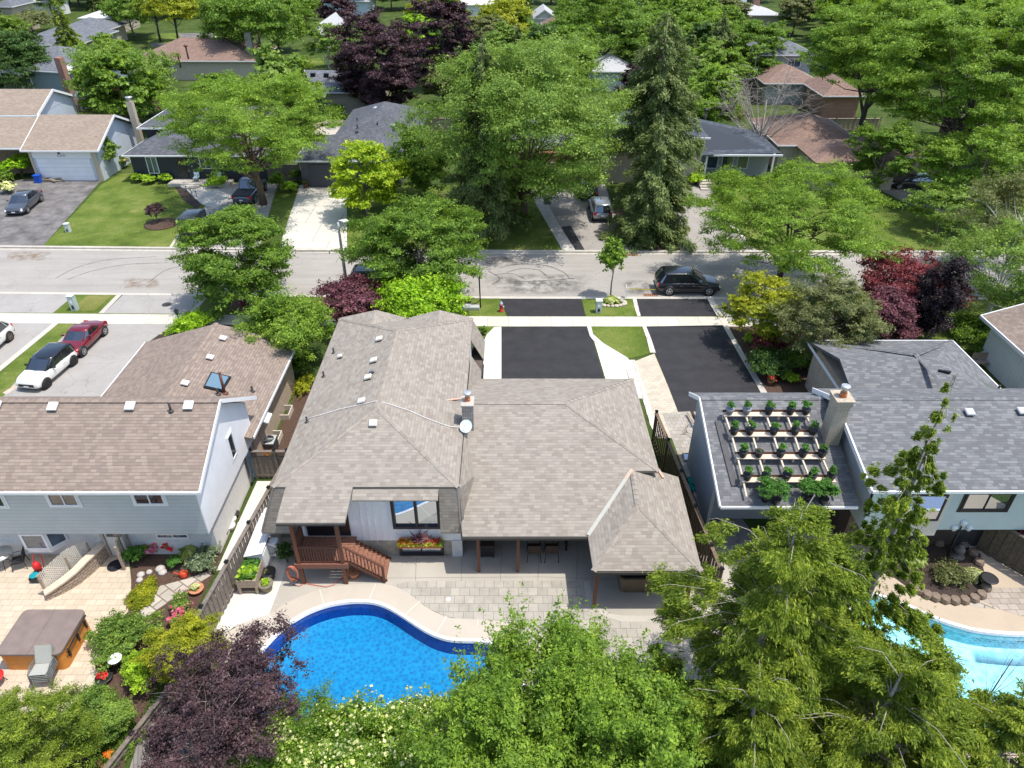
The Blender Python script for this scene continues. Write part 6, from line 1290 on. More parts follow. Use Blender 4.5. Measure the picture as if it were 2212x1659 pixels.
        for fx in (.36,.56): mb.box(X(fx)-.09,X(fx)+.09,sg*(W/2*.995)-.012,sg*(W/2*.995)+.012,bm-.2,bm-.165)
        link('door_handle', mb, RIM if col.name == 'paint_black' else col, t)
    mb = MB(); mb.box(X(1)-.06,X(1)+.01,-W*.28,W*.28,.42,.42+(zt-.42)*.5); link('grille', mb, DKP, t)
    mb = MB(); mb.box(X(1)+.01,X(1)+.025,-.16,.16,.40,.50); link('number_plate', mb, PLATE, t)
    mb = MB(); mb.box(X(0)-.03,X(0)-.012,-.16,.16,.62,.75); link('number_plate', mb, PLATE, t)
    mb = MB(); mb.box(X(0)-.02,X(0)+.1,-W*.42,W*.42,.34,.48); link('bumper', mb, DKP, t, bev=.03)
    if rack:
        for sg in (-1,1): mb = MB(); mb.tube([(rx0+.1,sg*wt_*.86,rh),(rx0+.2,sg*wt_*.86,rh+.06),(rx1-.4,sg*wt_*.86,rh+.06),(rx1-.3,sg*wt_*.86,rh)],.018,6); link('roof_rail', mb, RIM if rack == 2 else DKP, t)
    if spare: mb = MB(); mb.lathe((X(0)-.02,.1,.92), [(.36,.05),(.38,0),(.38,-.12),(.30,-.2),(.16,-.2)], 20, axis='X'); link('spare_wheel', mb, TYRE, t); mb = MB(); mb.lathe((X(0)-.02,.1,.92), [(.2,-.19),(.2,-.215),(.05,-.22)], 12, axis='X'); link('spare_rim', mb, RIM, t)
    if bed: mb = MB(); mb.box(X(0)+.05,X(bed),-W/2*.86,W/2*.86,lerp_tab(top,.2)+.01,lerp_tab(top,.2)+.06); link('bed_cover', mb, DKP, t)
    return t
def put(A_, B_, o, side, W=1.82, z=0):
    """ground contacts of the visible front and rear wheel; side=+1 when the car body lies to the left of its heading seen from above"""
    a, b_ = (at(*Z(o,[q])[0]) if o else at(*q) for q in (A_, B_)); d = (a-b_).normalized(); p = (a+b_)/2+V3(-d.y,d.x,0)*side*(W/2-.05)
    return (p.x, p.y, z), math.atan2(d.y, d.x)
BLK = paint('paint_black', (.006,.007,.010)); WHT = paint('paint_white', (.80,.79,.74)); REDP = paint('paint_maroon', (.19,.008,.018), .25); GRY = paint('paint_gunmetal', (.10,.11,.13), .5); SLV = paint('paint_silver', (.42,.44,.47), .6); DBL = paint('paint_navy', (.012,.018,.032), .2)
SUVT = [(0,.80),(.02,.98),(.06,1.06),(.3,1.06),(.6,1.05),(.74,1.03),(.8,.98),(.95,.86),(1,.62)]
car('parked_car','glossy black SUV parked along the kerb beyond the right black driveway',(13.6,49.75,-.12),0,4.85,1.95,SUVT,rh=1.72,roof=(.10,.56),belt=(.015,.76),col=BLK,wr=.38,wb=(.19,.81),group='cars parked on the street',rack=0)
car('parked_car','dark SUV with roof rails parked at the kerb behind the plum coloured maple',(-9.75,50.0,-.12),0,4.8,1.92,SUVT,rh=1.74,roof=(.10,.58),belt=(.015,.76),col=DBL,wr=.38,rack=2,group='cars parked on the street')
q = at(1978,606); car('parked_car','dark car parked on the street behind the dark red Japanese maple',(q.x,49.9,-.12),0,4.6,1.82,[(0,.7),(.03,.92),(.2,.95),(.7,.93),(.95,.78),(1,.55)],rh=1.45,roof=(.3,.6),belt=(.12,.76),col=DBL,group='cars parked on the street')
p, a = put((425,1650),(600,1500),A21,-1,1.72); 
car('parked_car','white compact hatchback with black roof on the left driveway',p,a,3.85,1.74,[(0,.72),(.03,.88),(.1,.95),(.62,.93),(.70,.92),(.9,.84),(.97,.74),(1,.55)],rh=1.42,roof=(.06,.55),belt=(.01,.72),col=WHT,roofm=BLK,rim=RIMB,wr=.33,wb=(.16,.83),rw=.78,headr=True,archm=DKP)
mr = [o for o in bpy.data.objects if o.parent and o.parent.name.startswith('parked_car')]
p, a = put((722,1385),(862,1248),A21,-1,1.72)
car('parked_car','dark red two seat coupe parked ahead of the white hatchback',p,a,4.0,1.74,[(0,.6),(.03,.80),(.15,.88),(.3,.86),(.6,.83),(.7,.82),(.9,.72),(.97,.62),(1,.45)],rh=1.24,roof=(.34,.55),belt=(.2,.70),col=REDP,wr=.33,wb=(.17,.83))
rb = at(*Z(A21,[(85,1285)])[0]); car('parked_car','white car cut by the left edge of the photo with bronze wheels',(rb.x-.86,rb.y-1.35,0),math.radians(-91),4.5,1.84,[(0,.75),(.03,.98),(.1,1.02),(.7,.98),(.95,.82),(1,.55)],rh=1.58,roof=(.15,.58),belt=(.03,.76),col=WHT,rim=mat('rim_bronze',(.25,.2,.14),.35,.1,metal=.6))
p, a = put((230,228),(358,118),A21,-1,1.8)
car('parked_car','gunmetal grey sedan on the worn asphalt drive across the road',p,a,4.85,1.82,[(0,.65),(.02,.92),(.15,1.0),(.3,.98),(.7,.95),(.78,.9),(.95,.76),(1,.52)],rh=1.44,roof=(.30,.60),belt=(.14,.77),col=GRY,wr=.34)
g = at(527,447); car('pickup_truck','dark pickup truck with covered bed under the large honey locust',(g.x-.1,g.y+2.75,0),math.radians(90),5.7,2.0,[(0,.85),(.02,1.08),(.38,1.08),(.40,1.12),(.74,1.1),(.8,1.08),(.96,.98),(1,.65)],rh=1.86,roof=(.44,.68),belt=(.38,.78),col=GRY,wr=.41,cat='pickup truck',bed=.36,zb=.36)
g = at(403,518); car('parked_car','black boxy off road car with a spare wheel on its tailgate beside the lawn',(g.x+.25,g.y+2.1,0),math.radians(90),4.2,1.85,[(0,1.05),(.02,1.12),(.7,1.12),(.76,1.1),(.96,1.02),(1,.7)],wid=[(0,.92),(.05,.96),(.7,.96),(1,.82)],rh=1.84,roof=(.03,.66),belt=(.005,.72),col=paint('paint_softblack',(.012,.012,.014),0,.5),wr=.40,rw=.86,spare=True,sq=1,zb=.36,cat='car')
g = at(1303,483); car('parked_car','silver SUV seen from behind in the dappled drive across the road',(g.x-.1,g.y+2.35,0),math.radians(91),4.55,1.82,SUVT,rh=1.66,roof=(.08,.58),belt=(.015,.76),col=SLV,wr=.35,rack=2)
g = at(1275,436); car('parked_car','black minivan parked ahead of the silver SUV',(g.x-.2,g.y+2.3,0),math.radians(92),4.7,1.9,SUVT,rh=1.7,roof=(.08,.6),belt=(.015,.78),col=BLK,wr=.35)
p, a = put((1270,1550),(1470,1590),A14,-1); 
g = at(1972,410); car('parked_car','small black hatchback by the timber gate on the far right',(g.x,g.y+.7,0),math.radians(172),4.3,1.8,[(0,.7),(.03,.95),(.1,.98),(.7,.94),(.95,.78),(1,.55)],rh=1.48,roof=(.14,.58),belt=(.04,.76),col=BLK,wr=.33)
# ---------------------------------------------------------------- street furniture
GALV = mat('galvanised',(.6,.62,.63),.35,.1,metal=.6); UTIL = mat('utility_green',(.42,.50,.47),.5,.06); TERR = mat('terracotta_pot',(.50,.22,.12),.8,.12); POTB = mat('pot_black',(.02,.02,.022),.5,.2); POTG = mat('pot_grey',(.25,.27,.30),.5,.1)
g = at(749,618); top = atY(738,476, g.y)
t = thing('street_lamp', (g.x,g.y,0), 'tall tapered concrete street lamp with white head behind the plum coloured maple', 'street lamp')
mb = MB(); mb.tube([(0,0,0),(0,0,top.z-.5),(.02,0,top.z-.15)], [.14,.085,.07], 12); link('pole', mb, mat('concrete_pole',(.55,.52,.47),.8,.12), t)
mb = MB(); mb.tube([(0,0,top.z-.2),(.1,0,top.z-.02),(.35,0,top.z+.02)], .04, 6); mb.lathe((.5,0,top.z-.06), [(.06,.16),(.2,.1),(.30,0),(.24,-.07),(.05,-.1)], 14); link('lamp_head', mb, TRIMW, t)
def box_cab(A_, w, d, h, label, m=UTIL):
    g = at(*A_); t = thing('utility_box', (g.x,g.y,0), label, 'utility box'); mb = MB(); mb.box(-w/2,w/2,-d/2,d/2,0,h); link('cabinet', mb, m, t, bev=.02)
    mb = MB(); mb.box(-w/2-.03,w/2+.03,-d/2-.03,d/2+.03,h,h+.05); link('lid', mb, mat('utility_lid',(.6,.65,.63),.5,.05), t, bev=.01)
    mb = MB(); mb.box(-w*.2,w*.2,-d/2-.012,-d/2,h*.55,h*.75); link('label_plate', mb, TRIMW, t); mb = MB(); mb.box(-w*.2,w*.2,-d/2-.012,-d/2,h*.15,h*.4); link('vent_louvre', mb, DKP, t)
box_cab(Z(A21,[(628,1022)])[0], .42,.42,1.15, 'pale green utility box on the dry grass patch at the left'); box_cab(Z(A21,[(572,375)])[0], .38,.38,.75, 'small pale utility box on the big lawn across the road', mat('utility_pale',(.55,.58,.55),.5,.05)); box_cab(Z(A23,[(760,1040)])[0], .42,.42,.95, 'green utility box beside the stone ringed young maple')
# basketball hoop
g = at(*Z(A22,[(1885,1003)])[0]); tz = atY(*Z(A22,[(1875,760)])[0], g.y).z
t = thing('basketball_hoop', (g.x,g.y,0), 'portable basketball hoop on the boulevard facing the road', 'basketball hoop'); mb = MB(); mb.tube([(0,0,0),(-.05,0,tz),(.0,.25,tz+.25)], .05, 8); link('pole', mb, TRIMB, t)
mb = MB(); mb.obox((.02,.35,tz+.42), V3(.02,0,.01), V3(0,.5,0), V3(-.02,0,.42)); link('backboard', mb, mat('backboard_grey',(.25,.27,.28),.2,.05), t)
mb = MB(); mb.tube([(.28+.22*math.cos(a*.524),.35+.22*math.sin(a*.524),tz+.12) for a in range(13)], .012, 5); link('rim', mb, TRIMB, t)
mb = MB(); mb.prism([(-1.4,-.45),(-.05,-.45),(-.1,.1),(-1.0,.25)], 0, .26); link('weighted_base', mb, mat('base_grey',(.42,.44,.43),.6,.08), t, bev=.04); mb = MB(); mb.tube([(0,0,.6),(-.35,0,.35),(-.8,0,.2)], .03, 6); link('brace', mb, TRIMB, t)
g = at(*Z(A22,[(2057,1035)])[0]); t = thing('fire_hydrant', (g.x,g.y,0), 'small red hydrant with pale bonnet beside the left black driveway', 'hydrant'); mb = MB(); mb.lathe((0,0,0), [(.17,0),(.17,.06),(.12,.08),(.12,.5),(.15,.52),(.15,.56)], 14); mb.lathe((0,0,0),[(.01,0),(.01,.01)],6); link('barrel', mb, mat('hydrant_red',(.5,.03,.03),.4,.1), t)
mb = MB(); mb.lathe((0,0,.56), [(.13,0),(.11,.12),(.05,.18),(.04,.24)], 12); link('bonnet', mb, mat('hydrant_cap',(.4,.5,.6),.4,.1), t)
for s in (-1,1): mb = MB(); mb.lathe((s*.15,0,.38), [(.06,-.06),(.06,.06)], 10, axis='X'); link('nozzle', mb, mat('hydrant_cap',(.4,.5,.6),.4,.1), t)
g = at(*Z(A23,[(1000,915)])[0]); t = thing('lawn_sign', (g.x-.1,g.y,0), 'small white lawn sign at the kerb right of the young maple', 'sign'); mb = MB(); mb.obox((0,.0,.62), V3(.03,.28,0), V3(.012,0,0), V3(-.03,0,.28)); link('board', mb, TRIMW, t); mb = MB(); mb.tube([(0,-.2,0),(0,-.2,.4)],.008,4); mb.tube([(0,.2,0),(0,.2,.4)],.008,4); mb.tube([(0,-.2,.05),(0,.2,.05)],.008,4); link('stake', mb, GALV, t)
mb = MB(); a_, b_ = at(*Z(A23,[(1010,885)])[0])+V3(0,0,.35), at(*Z(A23,[(1790,870)])[0])+V3(0,0,.4); n_ = 14
for i in range(n_):
    p, q = a_.lerp(b_, i/n_), a_.lerp(b_, (i+1)/n_); sg = lambda u: V3(0,0,-.16*math.sin(math.pi*u)); mb.face([p+sg(i/n_), q+sg((i+1)/n_), q+sg((i+1)/n_)+V3(0,0,.07), p+sg(i/n_)+V3(0,0,.07)])
solo('caution_tape', mb, mat('tape_yellow',(.75,.6,.05),.5,.05), 'yellow caution tape stretched along the kerb past the parked black SUV', 'tape')
for A_, lab in (((1035,565),'rusty storm drain grate at the far kerb opposite the young maple'),((1195,898),'rusty storm drain grate at the near kerb behind the black SUV')):
    g = at(*Z(A23,[A_])[0], -.11); t = thing('storm_drain', (g.x,g.y,-.11), lab, 'drain'); mb = MB(); mb.box(-.55,.55,-.22,.22,0,.012); link('frame', mb, mat('rust',(.30,.15,.09),.9,.3,15), t)
    mb = MB()
    for r_ in (-1,1):
        for i in range(7): mb.box(-.46+i*.14,-.40+i*.14,r_*.1-.08,r_*.1+.08,.012,.016)
    link('slots', mb, SOIL, t)
mb = MB(); g = at(*Z(A21,[(1383,978)])[0]); mb.lathe((g.x,g.y,.012), [(.34,0),(.34,.008),(.3,.01)], 20); solo('manhole_cover', mb, mat('cast_iron',(.05,.045,.045),.7,.3), 'dark manhole cover in the grey drive at the left', 'manhole cover')
def lantern(A_, top_, label):
    g = at(*A_); tz = atY(*top_, g.y).z; t = thing('garden_lantern', (g.x,g.y,0), label, 'lantern'); mb = MB(); mb.tube([(0,0,0),(0,0,.3),(0,0,tz-.5)], [.07,.045,.035], 8); link('post', mb, TRIMB, t)
    mb = MB(); mb.lathe((0,0,tz-.5), [(.05,0),(.12,.06),(.14,.30)], 6, smooth=False); link('lantern_glass', mb, GLB, t); mb = MB(); mb.lathe((0,0,tz-.2), [(.19,0),(.12,.09),(.03,.18),(.02,.24)], 6, smooth=False); link('lantern_cap', mb, TRIMB, t)
lantern(Z(A21,[(1510,1195)])[0], Z(A21,[(1460,1010)])[0], 'black post lantern by the front garden of the left house')
# stone ring and hostas around the young maple
rnd = random.Random(3); c0 = at(*Z(A23,[(868,965)])[0])
for i in range(14):
    a = math.pi*(.9+1.3*i/13); p = c0+V3(1.05*math.cos(a)*.95,.52*math.sin(a)-.05,0); mb = MB(); K = 8; r_ = rnd.uniform(.13,.19)
    mb.lathe((p.x,p.y,0), [(r_,0),(r_*1.1,.06),(r_*.8,.13),(r_*.3,.15)], 7); solo('edging_stone', mb, mat('boulder_tan',(.50,.43,.36),.9,.25,8,bmp=.6), 'rounded edging stone in the ring below the young maple', 'stone', 'edging stones round the young maple')
def hosta(A_, wpx, label, leaf='variegated', h=.35, n=60, asp=.42, nm='hosta', z0=0, cat='plant', flow=None, up=.55, ls=None):
    g = at(*A_, z0) if len(A_) == 2 else Vector(A_); pp = pxs(g); Rr = wpx*pp/2; rng = rngn(); k = n; a = rng.uniform(0,2*math.pi,k); r = Rr*rng.uniform(.15,1,k)**.7
    P = np.stack([np.cos(a)*r*.72, np.sin(a)*r*.72, h*(1.05-(r/Rr)**2*.75)],1); out = np.stack([np.cos(a), np.sin(a), np.full(k,.1)],1)
    V = leaf_mesh('h', P, np.stack([np.cos(a)*.5, np.sin(a)*.5, np.full(k,1.0)],1), ls or Rr*.75, asp, rng, along=out*1.6+np.array([0,0,up-.5]), jit=.25)
    mb = MB(); mb.lathe((0,0,0), [(.04,0),(.03,h*.5)], 6)
    t = plant_obj(nm, tuple(g), label, cat, None, V, leaf, mb, 'brown', part='leaves', stem='stem')
    return t
hosta(Z(A23,[(870,955)])[0], 40, 'variegated hostas inside the stone ring of the young maple', n=160, ls=.3, h=.4)
def potted(A_, wpx, label, pot=TERR, h=.3, leaf='green', flowers=None, ph=.3, r=.2, z=0, group=None, name='potted_plant', loc=None, dens=1.0):
    g = Vector(loc) if loc is not None else at(*A_, z); pp = pxs(g); t = thing(name, tuple(g), label, 'potted plant', group); mb = MB(); mb.lathe((0,0,0), [(r*.72,0),(r*.98,ph*.85),(r*1.08,ph*.86),(r*1.08,ph),(r*.9,ph)], 18); link('pot', mb, pot, t)
    mb = MB(); mb.lathe((0,0,ph-.05), [(r*.9,0),(r*.88,.02)], 14); link('soil', mb, SOIL, t); rng = rngn(); R_ = wpx*pp/2; s = 3.6*pp; n = int(5*dens*(math.pi*R_*R_+R_*h)/(s*s*.3))
    P, Nn, C, _, _ = round_crown(rng, 0, h, R_, 16, .4, n, s, .55, low=-.3, core=.3); P[:,2] += ph-.02; V = leaf_mesh('p', P, Nn, s, .55, rng); me = mesh_quads('foliage', V); me.materials.append(lm(leaf)); o = bpy.data.objects.new('foliage', me); COL.objects.link(o); o.parent = t
    if flowers:
        sel = np.argsort(-P[:,2]+.1*rng.normal(size=len(P)))[:max(8,n//5)]; V = leaf_mesh('f', P[sel]+np.array([0,0,.03]), Nn[sel]+np.array([0,-.3,1]), s*1.3, .9, rng); me = mesh_quads('flowers', V); me.materials.append(lm(flowers)); o = bpy.data.objects.new('flowers', me); COL.objects.link(o); o.parent = t
    return t
# ---------------------------------------------------------------- roof garden on the right house
RP = [V3(15,22.66,3.3), V3(9,22.66,3.3), V3(9,28,5.2)]; RPs = [v+V3(0,0,.30) for v in RP]
PINE = mat('pine_boards', (.64,.53,.41), .75, .15, 10)
rk = thing('roof_planter_rack', (12,25,4), 'pale timber rack of four plank shelves standing on the grey side roof', 'rack')
rows = [(345,1795,2505,[(1840,300),(1980,305),(2165,310),(2344,310),(2469,300)]),(512,1850,2570,[(1880,480),(2010,485),(2209,485),(2384,480),(2529,475)]),(697,1900,2635,[(1955,668),(2085,675),(2264,668),(2449,665),(2604,660)]),(888,1945,2720,[(1990,862),(2140,858),(2314,862),(2529,862),(2679,850)])]
shelf = []
for y_, xa, xb, pots in rows:
    a_, b_ = onplane(xa, y_-8, *RPs, o=A33)[0], onplane(xb, y_-8, *RPs, o=A33)[0]; yy = (a_.y+b_.y)/2; zz = (a_.z+b_.z)/2+.03; shelf.append((a_.x,b_.x,yy,zz))
    mb = MB(); mb.box(a_.x,b_.x,yy-.20,yy+.12,zz-.03,zz); part('shelf_plank', mb, PINE, rk); mb = MB(); mb.box(a_.x,b_.x,yy+.13,yy+.17,zz-.05,zz+.10); part('back_rail', mb, WD, rk)
for i in range(3):
    (a0,b0,y0_,z0_),(a1,b1,y1_,z1_) = shelf[i], shelf[i+1]
    for k in range(5): f = [.02,.26,.5,.74,.97][k]; mb = MB(); mb.bar((a0+(b0-a0)*f,y0_,z0_-.06),(a1+(b1-a1)*f,y1_,z1_-.06),.07,.09); part('rafter', mb, PINE, rk)
a3,b3_,y3,z3 = shelf[3]
for f in (.02,.26,.74,.97): mb = MB(); x = a3+(b3_-a3)*f; mb.bar((x,y3,z3-.06),(x,y3-.75,z3-.36),.07,.09); part('rafter', mb, PINE, rk)
for (a_,b_,yy,zz) in shelf:
    for f in (.01,.33,.66,.99): x = a_+(b_-a_)*f; mb = MB(); mb.box(x-.045,x+.045,yy-.05,yy+.04,zz-.42,zz-.03); part('leg', mb, PINE, rk)
names = ['top','second','third','lowest']; cols = ['leftmost','second from left','middle','second from right','rightmost']
for r_, (y_, xa, xb, pots) in enumerate(rows):
    a_,b_,yy,zz = shelf[r_]
    for c_, (px, py) in enumerate(pots):
        p = onplane(px, py+20, *RPs, o=A33)[0]; small = (r_,c_) in ((2,1),)
        potted(None, 7 if small else 17, '%s tomato pot on the %s shelf of the roof rack' % (cols[c_], names[r_]), pot=POTG if (r_,c_) in ((0,0),(0,1)) else POTB, h=.12 if small else .42, leaf='olive' if small else 'tomato', ph=.30, r=.19, loc=(p.x, yy-.02, zz), group='tomato pots on the roof rack', dens=1.3)
for i, (q, w) in enumerate((((2140,1055),52),((2230,1075),44),((2480,1050),50),((2620,1075),46))):
    p = onplane(*q, *RP, o=A33)[0]; potted(None, w, '%s big tomato bush at the lower edge of the side roof' % cols[[0,1,3,4][i]], POTB, h=.9, leaf='tomato', ph=.3, r=.2, loc=tuple(p), group='tomato bushes on the roof edge')
mb = MB(); a_, b_ = onplane(1750,400, *RP, o=A33)[0], onplane(1890,940, *RP, o=A33)[0]; mb.bar(a_+V3(0,0,.06), b_+V3(0,0,.06), .28, .03); b2_ = onplane(1975,1085, *RP, o=A33)[0]; solo('roof_plank', mb, mat('plank_dark',(.07,.07,.075),.7,.2), 'dark plank lying on the roof left of the plant rack', 'plank')
# side yard
mb = MB(); g = at(*Z(A33,[(1520,520)])[0]); mb.tube([g+V3(-.3,.1,.0), g+V3(-.3,.1,.5), g+V3(-.15,.15,.62), g+V3(.1,.0,.55), g+V3(.3,-.5,.4), g+V3(.25,-.9,.12), g+V3(.1,-1.0,.05)], .025, 8); mb.tube([g+V3(-.15,.3,.0), g+V3(-.15,.3,.5), g+V3(0,.32,.62), g+V3(.25,.15,.55)], .025, 8); solo('pool_handrail', mb, mat('chrome',(.7,.72,.74),.12,.05,metal=1), 'chrome pool handrail lying in the paved side yard', 'handrail')
for i, (q, r_) in enumerate((((1500,350),(1650,620)),((1530,350),(1665,600)))): mb = MB(); a_, b_ = at(*Z(A33,[q])[0]), at(*Z(A33,[r_])[0]); mb.bar(a_+V3(.15*i,0,.25), b_+V3(.15*i,0,.25), .12, .05); solo('timber_plank', mb, FT, ['longer','shorter'][i]+' weathered plank leaning by the grey side wall', 'plank')
g = at(*Z(A33,[(1560,705)])[0]); t = thing('window_sash', (g.x,g.y,.05), 'spare framed window sash lying flat in the side yard', 'window sash'); mb = MB(); mb.box(-.62,.62,.27,.33,0,.08); mb.box(-.62,.62,-.33,-.27,0,.08); mb.box(-.62,-.56,-.27,.27,0,.08); mb.box(.56,.62,-.27,.27,0,.08); link('frame', mb, FT, t); mb = MB(); mb.box(-.56,.56,-.27,.27,.02,.05); link('pane', mb, mirrorglass('sash_glass',(.10,.17,.2),.4), t); t.rotation_euler = (0,0,-.06)
g = at(*Z(A33,[(1595,930)])[0]); mb = MB(); rng = np.random.default_rng(4)
V = [V3(g.x+(i/12-.5)*1.15+.04*rng.normal(), g.y+(j/12-.5)*1.0+.04*rng.normal(), .12+.05*rng.normal()) for j in range(13) for i in range(13)]; mb.raw(V, [(j*13+i,j*13+i+1,j*13+i+14,j*13+i+13) for j in range(12) for i in range(12)], True); solo('garden_net', mb, mat('net_teal',(.005,.20,.17),.8,.5,30), 'crumpled teal green net heaped at the end of the side yard paving', 'net')
def coil(c, r, turns, label, m, nm='garden_hose', wob=.06, tail=None, th=.018):
    rng = np.random.default_rng(9); P = [V3(c[0]+(r+wob*math.sin(i*.7))*math.cos(i*.4), c[1]+(r*.9+wob*math.cos(i*1.1))*math.sin(i*.4), c[2]+.02+.004*i/turns) for i in range(int(turns*15.7))]+[Vector(p) for p in (tail or [])]; mb = MB(); mb.tube(P, th, 5); return solo(nm, mb, m, label, 'hose')
g = at(*Z(A33,[(1725,950)])[0]); coil((g.x,g.y,.02), .32, 6, 'grey hose coiled beside the teal net', mat('hose_grey',(.30,.29,.28),.6,.1), tail=[(g.x+.1,g.y+1.0,.03),(g.x+.05,g.y+1.9,.03)])
# triple lamp post and garden bits by the right pool
g = at(*Z(A34,[(1550,1565)])[0]); t = thing('lamp_post', (g.x,g.y,0), 'black garden lamp post with three glass lanterns in the right flower bed', 'lamp post'); mb = MB(); mb.tube([(0,0,0),(0,0,2.3)], [.05,.03], 8); mb.tube([(-.3,0,2.0),(0,0,1.8),(.35,0,2.0)], .018, 6); link('post', mb, TRIMB, t)
for dx, z_ in ((0,2.3),(-.3,2.0),(.35,2.0)): mb = MB(); mb.lathe((dx,0,z_), [(.05,0),(.1,.06),(.12,.2),(.15,.22),(.05,.3)], 8, smooth=False); link('lantern', mb, mat('lantern_glass',(.6,.68,.68),.2,.05), t)
g = at(*Z(A34,[(1650,1520)])[0]); t = thing('garden_urn', (g.x,g.y,.03), 'grey stone jug ornament in the right flower bed', 'ornament'); mb = MB(); mb.lathe((0,0,0), [(.3,0),(.32,.08),(.12,.14),(.12,.2),(.22,.32),(.24,.48),(.12,.62),(.14,.7)], 14); link('jug', mb, mat('stone_grey',(.14,.13,.12),.8,.2), t); mb = MB(); mb.tube([(.22,0,.5),(.36,0,.6),(.3,0,.75)], .03, 6); link('spout', mb, mat('stone_grey',(.14,.13,.12),.8,.2), t)
g = at(*Z(A44,[(1890,150)])[0]); t = thing('garden_urn', (g.x,g.y,.02), 'black pedestal urn beside the rock edged bed on the right', 'urn'); mb = MB(); mb.lathe((0,0,0), [(.2,0),(.2,.05),(.09,.1),(.09,.22),(.3,.42),(.36,.5),(.28,.5)], 18); link('bowl', mb, POTB, t); mb = MB(); mb.lathe((0,0,.44), [(.27,0),(.26,.02)], 14); link('soil', mb, MULCH, t)
hosta(Z(A34,[(1280,1560)])[0], 66, 'large yellow green hosta in the right flower bed', 'variegated', h=.55, n=150, ls=.34); hosta(Z(A34,[(1790,1690)])[0], 50, 'pale variegated hosta beside the black urn', 'cream', h=.4, n=140, ls=.22)
shrub('low_shrub','dusty violet green low shrub in the right flower bed',Z(A34,[(1600,1720)])[0],66,.5,'olive',dens=1.2); shrub('red_maple_shrub','dark red shrub by the right edge of the photo beside the teal house',Z(A34,[(2190,1500)])[0],110,1.7,'red',dens=1.2)
for i, (x, y) in enumerate(((1290,1780),(1340,1815),(1400,1850),(1470,1872),(1550,1890),(1630,1898),(1710,1895),(1790,1880),(1850,1850),(1890,1790),(1880,1700),(1830,1580),(1780,1500),(1700,1430),(1500,1420))):
    g = at(*Z(A34,[(x,y)])[0]); mb = MB(); mb.lathe(g, [(.22,0),(.24,.12),(.2,.24),(.08,.27)], 7, smooth=False); solo('rock', mb, mat('rock_brown',(.20,.15,.11),.9,.35,7,bmp=.7), 'jagged brown edging rock of the right flower bed', 'rock', 'edging rocks of the right flower bed')
# ---------------------------------------------------------------- middle garden
fb = thing('flower_box', (-3.93,22.72,1.05), 'orange wooden window box full of flowers on the white panelled wall', 'flower box'); mb = MB(); mb.box(-.98,.98,-.3,.0,-.12,.08); link('box', mb, mat('box_orange',(.45,.13,.04),.6,.15), fb)
rng = rngn()
for nm, lf, n_, (xa, xb), h_ in (('foliage','lime',900,(-1,1),.16),('flowers','orange',260,(-.95,0),.24),('flowers','scarlet',120,(.2,.95),.28),('flowers','variegated',160,(-.7,1),.24)):
    P = np.stack([rng.uniform(xa,xb,n_), rng.uniform(-.36,.02,n_), h_*rng.uniform(.3,1.2,n_)],1); me = mesh_quads(nm, leaf_mesh('b', P, np.tile([0,-.4,1],(n_,1)), .07, .7, rng)); me.materials.append(lm(lf)); o = bpy.data.objects.new(nm, me); COL.objects.link(o); o.parent = fb
a = rng.uniform(0,6.28,46); P = np.stack([np.cos(a)*.22,-.15+np.sin(a)*.1,.33+.08*rng.normal(size=46)],1); me = mesh_quads('spiky_leaves', leaf_mesh('s', P, np.tile([0,-.6,1],(46,1)), .5, .08, rng, along=np.stack([np.cos(a),np.sin(a)*.4,np.full(46,.6)],1)*2)); me.materials.append(lm('plum')); o = bpy.data.objects.new('spiky_leaves', me); COL.objects.link(o); o.parent = fb
HTW = siding('tub_cladding', (.17,.125,.085), .09, 'H', .45)
def hot_tub(label, x0, x1, y0, y1, h, side, cover, fold=True, rz=0, rcor=.22):
    cx_, cy_ = (x0+x1)/2, (y0+y1)/2; t = thing('hot_tub', (cx_,cy_,0), label, 'hot tub', None, rz); w, d = (x1-x0)/2, (y1-y0)/2
    def rr(w, d, r): return [(sx*(w-r)+r*math.cos(a0+k*math.pi/10), sy*(d-r)+r*math.sin(a0+k*math.pi/10)) for sx, sy, a0 in ((1,1,0),(-1,1,math.pi/2),(-1,-1,math.pi),(1,-1,3*math.pi/2)) for k in range(6)]
    mb = MB(); mb.prism(rr(w-.05,d-.05,rcor), 0, h); link('cabinet', mb, side, t); mb = MB(); mb.prism(rr(w,d,rcor), h, h+.13); link('cover', mb, cover, t, bev=.03)
    if fold: mb = MB(); mb.box(-.03,.03,-d+.02,d-.02,h+.13,h+.145); link('cover_seam', mb, cover, t)
    return t
g0, g1 = at(*Z(A43,[(935,265)])[0]), at(*Z(A43,[(960,250)])[0])
hot_tub('round cornered hot tub with brown slatted sides and black cover under the pavilion roof', 4.75, 6.85, 20.7, 22.8, .85, HTW, mat('cover_black',(.012,.013,.016),.4,.2))
t = hot_tub('large hot tub with brown vinyl cover and orange wooden sides on the left patio', -17.6, -15.1, 17.7, 19.8, .92, mat('cedar_orange',(.52,.20,.03),.5,.12,3), mat('cover_brown',(.20,.155,.135),.65,.12,2), True)
t.location = (-18.3, 18.02, 0)
for y_ in (-.6,.1,.7): mb = MB(); mb.box(1.20,1.26,y_-.04,y_+.04,.35,.75); link('cover_strap', mb, DKP, t)
mb = MB(); mb.bar((1.33,-.8,.82),(1.33,.8,1.0),.05); link('cover_lifter', mb, DKP, t)
